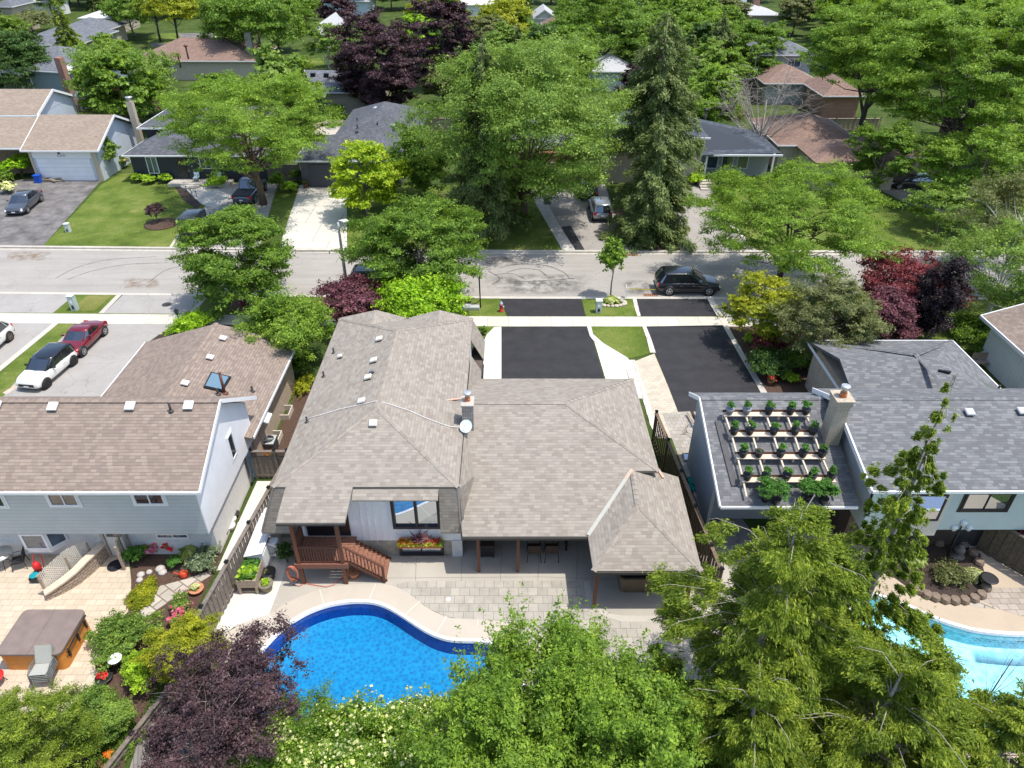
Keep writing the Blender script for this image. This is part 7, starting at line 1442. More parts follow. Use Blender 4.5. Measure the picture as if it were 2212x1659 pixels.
def armchair(label, loc, rz, seatm, frame, h=.45, bh=.5, w=.5, group=None, name='chair', curved=False, recl=.15):
    t = thing(name, loc, label, 'chair', group, rz); mb = MB(); mb.box(-w/2,w/2,-w/2,w/2,h-.04,h); link('seat', mb, seatm, t); mb = MB()
    if curved: mb.tube([(w/2*math.cos(a_)*1.05,w/2*math.sin(a_)*1.05,h+.3) for a_ in [math.pi*(i/10) for i in range(11)]], .05, 6); mb.raw([V3(w/2*math.cos(math.pi*i/10), w/2*math.sin(math.pi*i/10), z_) for z_ in (h-.1,h+.32) for i in range(11)], [(i,i+1,12+i,11+i) for i in range(10)], True)
    else: mb.obox((0,w/2+recl*bh/2,h+bh/2), V3(w/2,0,0), V3(0,.015,0), V3(0,recl*bh/2,bh/2))
    link('backrest', mb, seatm, t)
    for sx in (-1,1):
        for sy in (-1,1): mb = MB(); mb.tube([(sx*w/2*.95,sy*w/2*.95,h),(sx*w/2*1.1,sy*w/2*1.15,0)], .016, 5); link('leg', mb, frame, t)
        mb = MB(); mb.tube([(sx*w/2,-w/2,h),(sx*w/2*1.05,-w/2,h+.22),(sx*w/2*1.05,w/2,h+.24)], .014, 5); link('armrest', mb, frame, t)
    return t
WICK = mat('wicker_brown', (.05,.03,.022), .7, .4, 30)
armchair('left wicker bar chair under the covered patio', (1.15,22.75,0), 0, WICK, TRIMB, .6, .4, .58, 'wicker bar chairs under the covered patio', curved=False, recl=-.1).rotation_euler = (0,0,math.pi)
armchair('right wicker bar chair under the covered patio', (1.95,22.75,0), math.pi, WICK, TRIMB, .6, .4, .58, 'wicker bar chairs under the covered patio', recl=-.1)
t = thing('bar_table', (1.55,23.4,0), 'long narrow dark table behind the wicker chairs on the covered patio', 'table'); mb = MB(); mb.box(-1.2,1.2,-.3,.3,.98,1.04); link('tabletop', mb, WD, t)
for sx in (-1,1):
    for sy in (-1,1): mb = MB(); mb.box(sx*1.1-.04,sx*1.1+.04,sy*.22-.04,sy*.22+.04,0,.98); link('leg', mb, TRIMB, t)
t = thing('patio_heater_box', (-.95,22.95,0), 'low black equipment box behind the left patio post', 'equipment box'); mb = MB(); mb.box(-.3,.3,-.25,.25,.1,.75); link('body', mb, DKP, t, bev=.03); mb = MB(); mb.box(-.32,.32,-.27,.27,.75,.8); link('top', mb, WICK, t)
for s in (-1,1): mb = MB(); mb.box(s*.26-.03,s*.26+.03,-.22,.22,0,.1); link('foot', mb, DKP, t)
mb = MB(); g = at(*Z(A42,[(1617,262)])[0]); mb.lathe((g.x,g.y,.012), [(.11,0),(.1,.02),(.03,.03)], 16); solo('skimmer_lid', mb, TRIMW, 'small white round lid on the grey pavers', 'lid')
# raised planter box
def Q(l): return [(850*.57604+x*.15624, 1850*.57604+y*.15624) for x, y in l]
pa, pb, pc = at(*Q([(185,1400)])[0]), at(*Q([(445,1395)])[0]), at(*Q([(540,1060)])[0])
W_ = (pb-pa).length; ang = math.atan2((pb-pa).y,(pb-pa).x); t = thing('raised_planter', (pa.x,pa.y,0), 'weathered raised wooden planter full of lettuce beside the fence', 'planter', None, ang)
OLDW = mat('old_wood', (.36,.29,.22), .85, .25, 8, bmp=.3); D_ = 1.35; W_ = max(W_, .75)
for z_, (a_, b_) in ((0,((-.0,.0),(W_,.05))),(0,((0,D_-.05),(W_,D_))),(0,((0,.05),(.05,D_-.05))),(0,((W_-.05,.05),(W_,D_-.05)))): mb = MB(); mb.box(a_[0],b_[0],a_[1],b_[1],.42,.86); link('side_board', mb, OLDW, t)
for x in (.04,W_-.04):
    for y_ in (.04,D_-.04): mb = MB(); mb.box(x-.05,x+.05,y_-.05,y_+.05,0,.84); link('leg', mb, OLDW, t)
mb = MB(); mb.box(.04,W_-.04,.04,D_-.04,.1,.14); link('lower_shelf', mb, OLDW, t); mb = MB(); mb.box(.05,W_-.05,.05,D_-.05,.5,.78); link('soil', mb, SOIL, t)
rng = rngn()
for nm, lf, n_, (ya, yb_) in (('lettuce_leaves','lettuce',330,(.1,.7)),('herb_leaves','tomato',500,(.05,1.3))):
    P = np.stack([rng.uniform(.05,W_-.05,n_), rng.uniform(ya,yb_,n_), .82+rng.uniform(0,.22,n_)],1); me = mesh_quads(nm, leaf_mesh('l', P, np.tile([0,-.1,1],(n_,1)), .13, .8, rng)); me.materials.append(lm(lf)); o = bpy.data.objects.new(nm, me); COL.objects.link(o); o.parent = t
potted(Q([(560,1330)])[0], 18, 'grey green fabric pot with a lettuce at the planter corner', mat('fabric_olive',(.19,.17,.12),.9,.2), h=.18, leaf='lettuce', ph=.42, r=.30); potted(Q([(590,1170)])[0], 12, 'black fabric pot with bare soil behind the planter corner', POTB, h=.06, leaf='olive', ph=.42, r=.32, dens=.3)
potted(Q([(1765,1150)])[0], 4, 'terracotta pot on the ground under the deck stairs', TERR, h=.05, leaf='olive', ph=.32, r=.26, dens=.3)
shrub('hanging_fern','dark green feathery plant by the left post of the deck',Q([(850,960)])[0],32,1.25,'dark',dens=1.3)
# orange hose
hx = at(*Q([(970,1240)])[0]); P = []
for i in range(80): a_ = i*.62; P.append(V3(-9.28+.20*math.sin(a_)+.04*math.sin(i*.37), 21.12+.04*math.cos(i), 1.15-.42*math.cos(a_)-.35+.05*math.sin(i*.5)))
P += [at(*q)+V3(0,0,.03) for q in Q([(1010,1200),(920,1270),(1000,1290),(1080,1250),(1220,1275),(1380,1300),(1480,1270),(1560,1210),(1630,1140)])]; mb = MB(); mb.tube(P, .022, 6); solo('garden_hose', mb, mat('hose_orange',(.50,.16,.10),.5,.1), 'salmon orange hose hung on the deck post and trailing over the patio', 'hose')
# machines left of the deck
t = thing('heat_pump', at(*Q([(640,900)])[0]), 'white boxy heat pump on a frame left of the deck', 'heat pump'); mb = MB(); mb.box(-.4,.4,-.2,.2,.35,1.15); link('cabinet', mb, TRIMW, t, bev=.02); mb = MB(); mb.lathe((.05,-.205,.75), [(.28,0),(.28,-.02),(.1,-.03)], 16, axis='Y'); link('fan_grille', mb, TRIMG, t)
for s in (-1,1): mb = MB(); mb.tube([(s*.34,-.18,0),(s*.34,-.18,.35)], .02, 6); mb.tube([(s*.34,-.18,0.02),(s*.34,.18,.02)], .02, 6); link('leg', mb, TRIMG, t)
c_ = at(*Q([(380,640)])[0]); t = thing('storage_shed', (-10.98,23.3,0), 'narrow white slatted storage shed between the fence and the middle house', 'shed')
mb = MB(); mb.box(-.42,.30,-1.5,1.3,0,1.15); link('body', mb, TRIMW, t); mb = MB(); mb.obox((-.08,-.1,1.28), V3(.42,0,.10), V3(0,1.5,0), V3(0,0,.02))
for i in range(9): mb.obox((-.44+i*.09,-.1,1.235+i*.0215), V3(.008,0,0), V3(0,1.45,0), V3(0,0,.02))
link('ribbed_lid', mb, mat('lid_white',(.75,.76,.77),.45,.04), t)
mb = MB(); g = V3(-11.1,25.6,.0); mb.lathe((g.x,g.y,0), [(.3,0),(.34,.5),(.28,1.2),(.12,1.5),(.02,1.55)], 9, smooth=False); solo('covered_grill', mb, mat('cover_yellow',(.75,.62,.04),.6,.15), 'bright yellow cover standing by the fence behind the white shed', 'cover')
# ---------------------------------------------------------------- left garden
def L3(l): return [(x*.15624, 1850*.57604+y*.15624) for x, y in l]
ST = brick('wall_blocks', (.36,.28,.21), (.46,.37,.28), (.15,.12,.1), .3, .14, .015, bmp=1.2); CAPM = mat('cap_stone', (.60,.50,.38), .85, .1, 5)
arc = [at(*q, .75) for q in L3([(560,1275),(700,1215),(850,1140),(1000,1050),(1150,930),(1260,830)])]; arc = [V3(p.x,p.y,0) for p in arc]
arc.append(V3(arc[-1].x+.15, 22.9, 0)); t = thing('stone_wall', arc[2], 'curved low block wall with beige coping on the left patio', 'wall'); mb = MB(); mc = MB(); cp = inset2 = None
nrm = []
for i, p in enumerate(arc): d = (arc[min(i+1,len(arc)-1)]-arc[max(i-1,0)]).normalized(); nrm.append(V3(d.y,-d.x,0))
for i in range(len(arc)-1):
    a_, b_, n0, n1 = arc[i], arc[i+1], nrm[i], nrm[i+1]; h0, h1 = .35+.42*min(1,i/4), .35+.42*min(1,(i+1)/4)
    q = [a_-n0*.02, b_-n1*.02, b_+n1*.24, a_+n0*.24]; V = [v for v in q]+[V3(v.x,v.y,h) for v, h in zip(q,(h0,h1,h1,h0))]; mb.raw(V, [(0,1,5,4),(1,2,6,5),(2,3,7,6),(3,0,4,7),(4,5,6,7)])
    q = [a_-n0*.06, b_-n1*.06, b_+n1*.30, a_+n0*.30]; V = [V3(v.x,v.y,h) for v, h in zip(q,(h0,h1,h1,h0))]+[V3(v.x,v.y,h+.08) for v, h in zip(q,(h0,h1,h1,h0))]; mc.raw(V, [(0,1,5,4),(1,2,6,5),(2,3,7,6),(3,0,4,7),(7,6,5,4),(0,3,2,1)])
part('blocks', mb, ST, t); part('coping', mc, CAPM, t)
LAT = mat('lattice_cream', (.62,.58,.50), .7, .08)
def lattice(label, A_, B_, h, peak=.3, z0=.0, n=14):
    A_, B_ = Vector(A_), Vector(B_); d = B_-A_; L = Vector((d.x,d.y,0)).length; d.normalize(); t = thing('lattice_panel', tuple(A_), label, 'lattice'); mb = MB(); step = .13
    topz = lambda u: h+peak*(u if u < 1 else 2-u) if peak >= 0 else h+peak*(u-1)
    for k in range(-int(3/step), int((L+3)/step)):
        for sg in (1,-1):
            pts_ = []
            for j in range(41):
                z = j/40*(h+abs(peak)); x = k*step+sg*z
                if 0 <= x <= L and z <= h+peak*(1-abs(x-L*.6)/L): pts_.append((x,z))
            if len(pts_) > 1: mb.bar(d*pts_[0][0]+V3(0,0,pts_[0][1]+z0), d*pts_[-1][0]+V3(0,0,pts_[-1][1]+z0), .045, .012, upv=(d.y,-d.x,0))
    link('lattice', mb, LAT, t)
    for x in (0, L*.55, L): mb = MB(); mb.box(d.x*x-.045,d.x*x+.045,d.y*x-.045,d.y*x+.045,0,h+.25); link('post', mb, OLDW, t); 
    return t
a_, b_ = at(*L3([(600,1190)])[0]), at(*L3([(1180,900)])[0]); lattice('cream diagonal lattice panel behind the curved block wall', (arc[0].x-.0,arc[0].y+.1,0), (arc[-2].x-.15,arc[-2].y+.15,0), 1.0, .45, z0=.15)
a_ = at(*L3([(1700,1130)])[0]); lattice('second cream lattice panel right of the glazed door', (a_.x-.05,a_.y+.3,0), (a_.x-.25,22.7,0), 1.2, .2)
# table, chair, cart
g = at(*L3([(80,990)])[0]); t = thing('patio_table', (g.x,g.y,0), 'round glass garden table by the left edge', 'table'); mb = MB(); mb.lathe((0,0,.70), [(.5,0),(.5,.015)], 26); link('tabletop', mb, mirrorglass('table_glass',(.45,.40,.32),.25), t); mb = MB(); mb.tube([(.5*math.cos(i*.3),.5*math.sin(i*.3),.705) for i in range(22)], .016, 5); link('table_rim', mb, TRIMG, t)
for i in range(4): a_ = i*math.pi/2+.5; mb = MB(); mb.tube([(.1*math.cos(a_),.1*math.sin(a_),.69),(.08*math.cos(a_),.08*math.sin(a_),.35),(.42*math.cos(a_),.42*math.sin(a_),0)], .014, 5); link('leg', mb, DKP, t)
g = at(*L3([(300,1010)])[0]); armchair('black metal garden chair beside the glass table', (g.x,g.y,0), -1.2, DKP, DKP, .44, .5, .5)
g = at(*Z(A41,[(370,950)])[0]); t = thing('stacked_loungers', (g.x+.1,g.y+.2,0), 'stack of grey sling patio chairs beside the orange hot tub', 'chair stack', None, .08)
for i in range(5):
    z_ = .30+.10*i; mb = MB(); mb.obox((0,-.18,z_+.1), V3(.3,0,0), V3(0,.26,-.02), V3(0,0,.008)); link('seat', mb, mat('sling_grey',(.36,.36,.32),.8,.1,20), t); mb = MB(); mb.obox((0,.28,z_+.38), V3(.3,0,0), V3(0,.18,.3), V3(0,-.006,.004)); link('backrest', mb, mat('sling_grey',(.36,.36,.32),.8,.1,20), t)
    for s in (-1,1): mb = MB(); mb.tube([(s*.33,-.5,z_-.22),(s*.35,-.42,z_+.12),(s*.36,-.1,z_+.26),(s*.34,.25,z_+.2),(s*.33,.5,z_+.62)], .02, 5); link('frame', mb, mat('frame_grey',(.13,.14,.14),.5,.1), t)
g = at(*L3([(530,1190)])[0]); t = thing('garden_cart', (g.x,g.y,0), 'black hand cart with red bag and teal pot at the wall end', 'cart'); mb = MB(); mb.box(-.2,.2,-.25,.3,.1,.3); link('tray', mb, DKP, t); mb = MB(); mb.tube([(-.18,.3,.2),(-.2,.55,1.0),(.2,.55,1.0),(.18,.3,.2)], .02, 6); link('handle', mb, mat('red_plastic',(.55,.02,.02),.5,.1), t)
mb = MB(); mb.lathe((0,.25,.3), [(.14,0),(.17,.3),(.1,.5)], 10); link('red_bag', mb, mat('red_plastic',(.55,.02,.02),.5,.1), t); mb = MB(); mb.lathe((0,-.1,.28), [(.12,0),(.19,.12),(.16,.13)], 14); link('teal_pot', mb, mat('teal_glaze',(.01,.28,.32),.3,.1), t)
for s in (-1,1): mb = MB(); mb.lathe((s*.22,0,.1), [(.1,-.03),(.1,.03)], 12, axis='X'); link('wheel', mb, TYRE, t)
g = at(*L3([(110,760)])[0]); t = thing('hose_pot', (g.x,g.y,0), 'grey pot with orange hose coiled inside near the bay window', 'hose pot'); mb = MB(); mb.lathe((0,0,0), [(.34,0),(.4,.35),(.36,.36)], 18); link('pot', mb, POTG, t); mb = MB()
mb.tube([V3((.1+.16*((i*.13)%1))*math.cos(i*.45)*1.2,(.1+.16*((i*.13)%1))*math.sin(i*.45)*1.2,.36+.10*((i*.07)%1)) for i in range(90)], .022, 5); link('hose', mb, mat('hose_red',(.50,.10,.03),.5,.1), t)
g = at(*Z(A41,[(-10,985)])[0]); t = thing('red_chair', (g.x-.1,g.y+.1,0), 'edge of a red plastic chair at the left border', 'chair'); mb = MB(); mb.lathe((0,0,.4), [(.34,0),(.36,.06),(.3,.07)], 18); link('seat', mb, mat('red_plastic',(.55,.02,.02),.5,.1), t)
for i in range(4): a_ = i*1.571+.6; mb = MB(); mb.tube([(.2*math.cos(a_),.2*math.sin(a_),.4),(.34*math.cos(a_),.34*math.sin(a_),0)], .014, 5); link('leg', mb, DKP, t)
g = at(*L3([(1600,1000)])[0]); mb = MB(); mb.lathe((g.x,g.y,.012), [(.36,0),(.35,.02)], 20); solo('door_mat', mb, mat('mat_black',(.015,.015,.02),.9,.4,20), 'round black mat in front of the glazed door', 'mat')
# air conditioner, meter, pots by the side wall of the left house
g = at(*Z(A32,[(140,640)])[0]); t = thing('air_conditioner', (g.x,g.y,0), 'square grey air conditioner with round top fan beside the left house', 'air conditioner'); mb = MB(); mb.box(-.4,.4,-.4,.4,.05,.72); link('cabinet', mb, mat('ac_dark',(.05,.055,.06),.5,.2), t, bev=.04)
mb = MB(); mb.lathe((0,0,.72), [(.56,0),(.56,.05),(.36,.07),(.36,-.02)], 4, smooth=False); tp_ = link('top_ring', mb, mat('ac_grey',(.42,.45,.45),.5,.08), t); tp_.rotation_euler = (0,0,math.pi/4); mb = MB(); mb.lathe((0,0,.795), [(.33,0),(.33,.01)], 20); link('fan_opening', mb, DKP, t)
mb = MB()
for i in range(3): a_ = i*2.09; mb.obox((.15*math.cos(a_),.15*math.sin(a_),.81), V3(.14*math.cos(a_),.14*math.sin(a_),0), V3(-.06*math.sin(a_),.06*math.cos(a_),0), V3(0,0,.006))
link('fan_blades', mb, GALV, t)
g = at(*Z(A31,[(1955,1040)])[0]); t = thing('gas_meter', (g.x-.1,g.y,0), 'grey gas meter with pipes at the side wall of the left house', 'gas meter'); mb = MB(); mb.lathe((0,0,.55), [(.18,-.12),(.2,0),(.18,.12)], 12, axis='X'); link('meter', mb, TRIMG, t); mb = MB(); mb.tube([(-.15,.1,0),(-.15,.1,.9),(.15,.1,.9),(.15,.1,0)], .025, 6); link('pipes', mb, TRIMG, t)
WHP = mat('pot_white', (.62,.60,.55), .6, .1); BRP = mat('pot_brown', (.16,.11,.08), .8, .2)
for i, (x, y, m_, r_, kind) in enumerate(((1910,1110,WHP,.2,'square white planter'),(1880,1150,WHP,.19,'white bowl pot'),(1905,1185,POTG,.15,'small grey pot'),(1955,1190,POTB,.2,'round black pot'),(1862,1200,TRIMG,.17,'pale pot with dry stems'),(1932,1235,WHP,.2,'white trough with dark soil'),(1850,1260,POTG,.16,'clear grey pot'),(1915,1290,WHP,.24,'large white pot'),(1860,1350,BRP,.22,'brown tub with twigs'))):
    potted(Z(A31,[(x,y)])[0], 4, kind+' in the row along the left house wall', m_, h=.05, leaf='olive', ph=.26, r=r_, dens=.25, group='empty pots beside the left house')
# planting of the left garden
shrub('rose_bush','leafy green rose bush in a black tub left of the red flowers',Z(A31,[(1155,1560)])[0],44,.8,'tomato',dens=1.2); shrub('pink_roses','pink flowering bush beside the glazed door',Z(A31,[(1290,1480)])[0],34,.75,'green',flowers='pink',fn=1.0); shrub('red_roses','bright red flowering bush against the white wall',Z(A31,[(1425,1480)])[0],26,.75,'green',flowers='scarlet',fn=.8)
shrub('low_shrub','small green shrub in a black pot before the spiky plant',Z(A31,[(1470,1600)])[0],32,.6,'tomato'); hosta(Z(A31,[(1590,1530)])[0], 55, 'spiky grey green yucca like plant in the left bed', 'variegated', h=.6, n=150, asp=.16, ls=.5, nm='yucca')
shrub('juniper_bush','grey blue spreading juniper by the fence corner',Z(A31,[(1700,1600)])[0],62,.7,'blue',dens=1.2,ls=3.4); shrub('juniper_bush','smaller grey blue juniper near the white house corner',Z(A31,[(1770,1480)])[0],44,.5,'blue',dens=1.2,ls=3.4)
shrub('ground_cover','lime green creeping cushion plant at the patio corner',Z(A41,[(1195,230)])[0],58,.2,'gold',dens=2.2,ls=2.6,ry=1.6,nc=110,cr=.16)
shrub('flower_shrub','pink flowering shrub against the long fence',Z(A41,[(1510,330)])[0],40,.6,'mid',flowers='pink',fn=.18,ry=1.5); shrub('flower_shrub','second pink flowering shrub lower along the long fence',Z(A41,[(1480,480)])[0],30,.5,'mid',flowers='pink',fn=.2)
shrub('round_shrub','large rounded mid green shrub right of the orange hot tub',Z(A41,[(1060,650)])[0],124,1.0,'mid',dens=1.4,nc=50,cr=.25); shrub('lime_shrub','bright lime leafy shrub beside the golden juniper',Z(A41,[(1230,930)])[0],92,1.3,'lettuce',dens=1.3,ls=4.4,nc=44,cr=.26)
shrub('topiary','clipped dome of green spruce at the bottom left',Z(A41,[(860,1390)])[0],134,1.8,'mid',dens=2.4,ls=3.0,nc=90,cr=.2,flat=1.0,jit=.3); shrub('ground_cover','dark green ivy ground cover at the bottom edge',Z(A41,[(960,1500)])[0],110,.25,'green',dens=1.0,ls=3,ry=1.3,nc=70,cr=.18); hosta(Z(A41,[(1400,620)])[0], 40, 'yellow hosta at the fence end', 'variegated', h=.3, n=70, ls=.3)
for q, lab, fl in (((880,815),'upper black tub of pink flowers beside the round shrub','pink'),((875,930),'lower black tub of red flowers beside the round shrub','scarlet'),((1635,195),'terracotta bowl against the long fence','cream')): potted(Z(A41,[q])[0], 20, lab, POTB if q[0] < 1000 else TERR, h=.16, leaf='mid', flowers=fl, ph=.22, r=.3)
potted(Z(A41,[(925,1590)])[0], 24, 'terracotta bowl of orange flowers at the bottom left', TERR, h=.15, leaf='mid', flowers='orange', ph=.22, r=.38); 
g = at(*Z(A41,[(1000,850)])[0]); t = thing('bird_bath', (g.x,g.y,0), 'small white bowl of pink flowers on a thin stand', 'plant stand'); mb = MB(); mb.lathe((0,0,.6), [(.1,0),(.24,.12),(.26,.16),(.2,.14)], 16); link('bowl', mb, TRIMW, t)
for i in range(3): a_ = i*2.09; mb = MB(); mb.tube([(.08*math.cos(a_),.08*math.sin(a_),.62),(.2*math.cos(a_),.2*math.sin(a_),0)], .012, 5); link('leg', mb, DKP, t)
g = at(*Z(A41,[(1530,70)])[0]); t = thing('watering_can', (g.x,g.y,0), 'orange red watering can in the left flower bed', 'watering can'); mb = MB(); mb.lathe((0,0,0), [(.15,0),(.17,.1),(.15,.28),(.08,.3)], 14); link('body', mb, mat('can_orange',(.6,.06,.02),.4,.1), t); mb = MB(); mb.tube([(-.14,0,.08),(-.42,-.02,.3)], [.03,.02], 6); link('spout', mb, mat('can_orange',(.6,.06,.02),.4,.1), t); mb = MB(); mb.tube([(.1,0,.3),(.05,0,.42),(.22,0,.3),(.17,0,.12)], .018, 6); link('handle', mb, mat('can_orange',(.6,.06,.02),.4,.1), t)
for q, s_ in (((1170,60),.16),((1240,40),.13),((1330,10),.2),((1160,105),.14),((1350,40),.18)): g = at(*Z(A41,[q])[0]); mb = MB(); mb.lathe(g, [(s_,0),(s_*1.15,.06),(s_*.7,.13),(s_*.2,.15)], 7); solo('rock', mb, mat('rock_pale',(.48,.44,.40),.9,.2,8,bmp=.6), 'pale rounded rock in the left flower bed', 'rock', 'pale rocks in the left flower bed')
# front gardens, near side
shrub('low_shrub','bright green mounded shrub under the black lantern',Z(A21,[(1600,1200)])[0],90,.8,'lime',dens=1.2); shrub('juniper_bush','fine light green upright grasses beyond the lantern shrub',Z(A21,[(1815,1110)])[0],38,.8,'mid',dens=.8); 
shrub('green_bush','dense green bush beneath the weeping tree beside the brick wall',Z(A22,[(385,1560)])[0],52,1.5,'green',dens=1.3,ls=4.6); shrub('yellow_shrub','yellow green low shrubs along the side of the middle house',Z(A32,[(430,130)])[0],34,.5,'gold',dens=1.3,ry=2.6); shrub('green_bush','second green bush in the side passage',Z(A22,[(400,1470)])[0],46,1.2,'light',dens=1.2)
potted(Z(A32,[(140,690)])[0], 22, 'orange marigolds before the air conditioner', TERR, h=.12, leaf='mid', flowers='orange', ph=.12, r=.15)
shrub('small_bush','small green bush at the tip of the pale path',Z(A22,[(1905,1225)])[0],18,.6,'green',dens=1.2); shrub('red_shrub','dark red rounded shrub beside the right black driveway',Z(A24,[(90,1400)])[0],80,1.3,'red',dens=1.3); shrub('dark_shrub','dark green rounded shrub near the grey front roof',Z(A24,[(70,1560)])[0],95,1.3,'dark',dens=1.3); shrub('lime_hosta','lime hostas beside the driveway edge by the red flowers',Z(A24,[(250,1620)])[0],42,.6,'lettuce',dens=1.0,ls=5); shrub('gold_shrub','gold green leafy patch at the driveway edge',Z(A23,[(2010,1290)])[0],26,.5,'lettuce',dens=1.0,ls=5); shrub('dark_shrub','shaded green shrub under the olive tree',Z(A24,[(400,1500)])[0],90,1.4,'green',dens=1.1)
potted(Z(A24,[(105,1640)])[0], 18, 'red and white flowers in a pot by the right driveway', TERR, h=.3, leaf='mid', flowers='scarlet', ph=.3, r=.2)
shrub('hedge','long clipped green hedge in front of the white walled house',Z(A24,[(1770,1260)])[0],110,1.1,'green',dens=1.3,ry=1.0); shrub('hedge','lower part of the green hedge near the white wall',Z(A24,[(1900,1400)])[0],80,1.1,'green',dens=1.3)
t = thing('bench', at(*Z(A24,[(1870,1500)])[0]), 'weathered timber garden bench by the white walled house', 'bench'); mb = MB(); mb.box(-.8,.8,-.25,.25,.4,.46); link('seat', mb, OLDW, t); mb = MB(); mb.box(-.8,.8,.22,.27,.5,.95); link('backrest', mb, OLDW, t)
for s in (-1,1): mb = MB(); mb.box(s*.72-.05,s*.72+.05,-.22,.22,0,.4); link('leg', mb, OLDW, t)
# ---------------------------------------------------------------- front gardens across the road
for i, (q, w) in enumerate((((1150,1515),58),((1240,1525),66),((1385,1515),66))): shrub('clipped_hedge',['left','middle','right'][i]+' lobe of the clipped yellow green hedge before the navy house',Z(A11,[q])[0],w*.42,.95,'lettuce',dens=1.8,ls=3,nc=40,cr=.22,jit=.3,group='clipped hedge lobes before the navy house')
shrub('small_maple','small lime umbrella shaped maple beside the navy porch',Z(A11,[(1690,1490)])[0],26,1.9,'lime',dens=1.0); shrub('round_shrub','yellow green mound in the dark bed near the pickup',Z(A11,[(1810,1545)])[0],42,.8,'lettuce',dens=1.2)
shrub('lilac_bush','large dark green rounded bush at the corner of the white garage',Z(A11,[(905,1440)])[0],66,4.3,'mid',dens=2.0,nc=60,cr=.25); shrub('small_bush','green shrubs right of the lilac bush',Z(A11,[(1020,1390)])[0],28,1.2,'green',flowers='pink',fn=.1)
shrub('umbrella_tree','low bright umbrella shaped tree before the brown porch',Z(A11,[(185,1470)])[0],62,2.4,'lime',dens=1.2,nc=40,cr=.28); shrub('hydrangea','white flowering bush at the left edge',Z(A11,[(75,1600)])[0],30,.9,'mid',flowers='cream',fn=2); shrub('small_bush','green bush at the far left edge under the porch',Z(A11,[(30,1520)])[0],46,1.2,'green')
t = thing('recycling_bin', at(*Z(A11,[(325,1515)])[0]), 'bright blue recycling bin beside the white garage', 'bin'); mb = MB(); mb.box(-.3,.3,-.25,.25,0,.75); link('body', mb, mat('bin_blue',(.01,.08,.45),.5,.1), t, bev=.03); mb = MB(); mb.box(-.34,.34,-.29,.29,.75,.82); link('rim', mb, mat('bin_blue',(.01,.08,.45),.5,.1), t)
g = at(*Z(A11,[(425,1505)])[0]); mb = MB(); rnd = random.Random(2)
for i in range(16): c = g+V3(rnd.uniform(-.7,.9),rnd.uniform(-.3,.3),.05+.02*i); a_ = rnd.uniform(-.6,.6); mb.obox(c, V3(.8*math.cos(a_),.8*math.sin(a_),.03), V3(-.05*math.sin(a_),.05*math.cos(a_),0), V3(0,0,.02))
tag(solo('scrap_wood', mb, FT, 'loose pile of scrap boards in front of the white garage', 'wood pile'), kind='stuff')
tree('small_tree','small dark purple weeping tree on the big lawn across the road','r',(341,482),441,40,'purple',.3,dens=.7,nc=26,cr=.3,ls=3)
mb = MB(); g = at(*Z(A21,[(1340,312)])[0]); mb.lathe((g.x,g.y,.006), [(1.5,0),(1.4,.08),(.9,.16),(.1,.2)], 24); solo('mulch_mound', mb, MULCH, 'dark mulch circle under the small purple tree on the lawn', 'mulch circle')
mb = MB(); g = at(530,657); mb.lathe((g.x,g.y,.006), [(1.1,0),(1.0,.05),(.1,.08)], 24); solo('mulch_mound', mb, mat('mulch_red',(.16,.09,.06),.95,.4,25), 'reddish mulch circle under the left street tree', 'mulch circle')
mb = MB(); mb.lathe((g.x-.2,g.y-.15,.08), [(.22,0),(.25,.1),(.12,.18)], 8); solo('plastic_bag', mb, mat('bag_maroon',(.25,.05,.05),.6,.3), 'dark red bag at the foot of the left street tree', 'bag')
for i, q in enumerate(((1550,1590),(1590,1610),(1632,1632))): g = at(*Z(A11,[q])[0]); t = thing('path_light', (g.x,g.y,0), ['nearest the porch','middle','farthest from the porch'][i]+' of three small dark path lights by the navy house walk', 'path light', 'path lights beside the navy house walk'); mb = MB(); mb.tube([(0,0,0),(0,0,.5)], .03, 6); link('stake', mb, TRIMB, t); mb = MB(); mb.lathe((0,0,.5), [(.1,0),(.03,.1)], 8); link('shade', mb, TRIMB, t)
for s in (-1.0,1.3): armchair(['striped','second striped'][s > 0]+' chair on the navy house porch', (-31.2+s,73.6,.3), 0, mat('stripe_cloth',(.35,.45,.5),.8,.3,12), DKP, .4, .45, .55, 'striped chairs on the navy porch')
shrub('conical_shrub','conical dark green shrub left of the pale concrete drive',Z(A12,[(215,1590)])[0],34,1.9,'green',dens=1.3); shrub('yellow_shrub','yellow green shrub beside the conical one',Z(A12,[(310,1590)])[0],30,.9,'lettuce'); shrub('round_shrub','rounded green shrub against the slate garage',Z(A12,[(365,1510)])[0],24,1.3,'green'); shrub('hedge_shrub','tall golden leafy hedge between navy and slate houses',Z(A12,[(345,1250)])[0],34,2.4,'gold',dens=1.1,ry=3.0)
shrub('red_shrub','small red leafed shrub beside the yellow green maple',Z(A12,[(1110,1520)])[0],30,1.3,'red'); shrub('low_shrub','dark low shrubs in the bed behind the yellow green maple',Z(A12,[(1000,1600)])[0],90,.7,'dark',dens=.8)
for q, lab in (((435,1560),'brown planter at the slate garage corner'),((720,1545),'brown planter right of the slate garage door')): potted(Z(A12,[q])[0], 8, lab, mat('pot_brownglaze',(.22,.09,.05),.5,.2), h=.3, leaf='mid', ph=.5, r=.25)
shrub('golden_topiary','two tiered golden clipped shrub by the front steps',Z(A13,[(1565,1530)])[0],36,1.0,'lettuce',dens=1.6,ls=3,jit=.3); shrub('golden_topiary','upper golden tier of the clipped shrub by the steps',Z(A13,[(1560,1480)])[0],32,1.7,'gold',dens=1.6,ls=3,jit=.3)
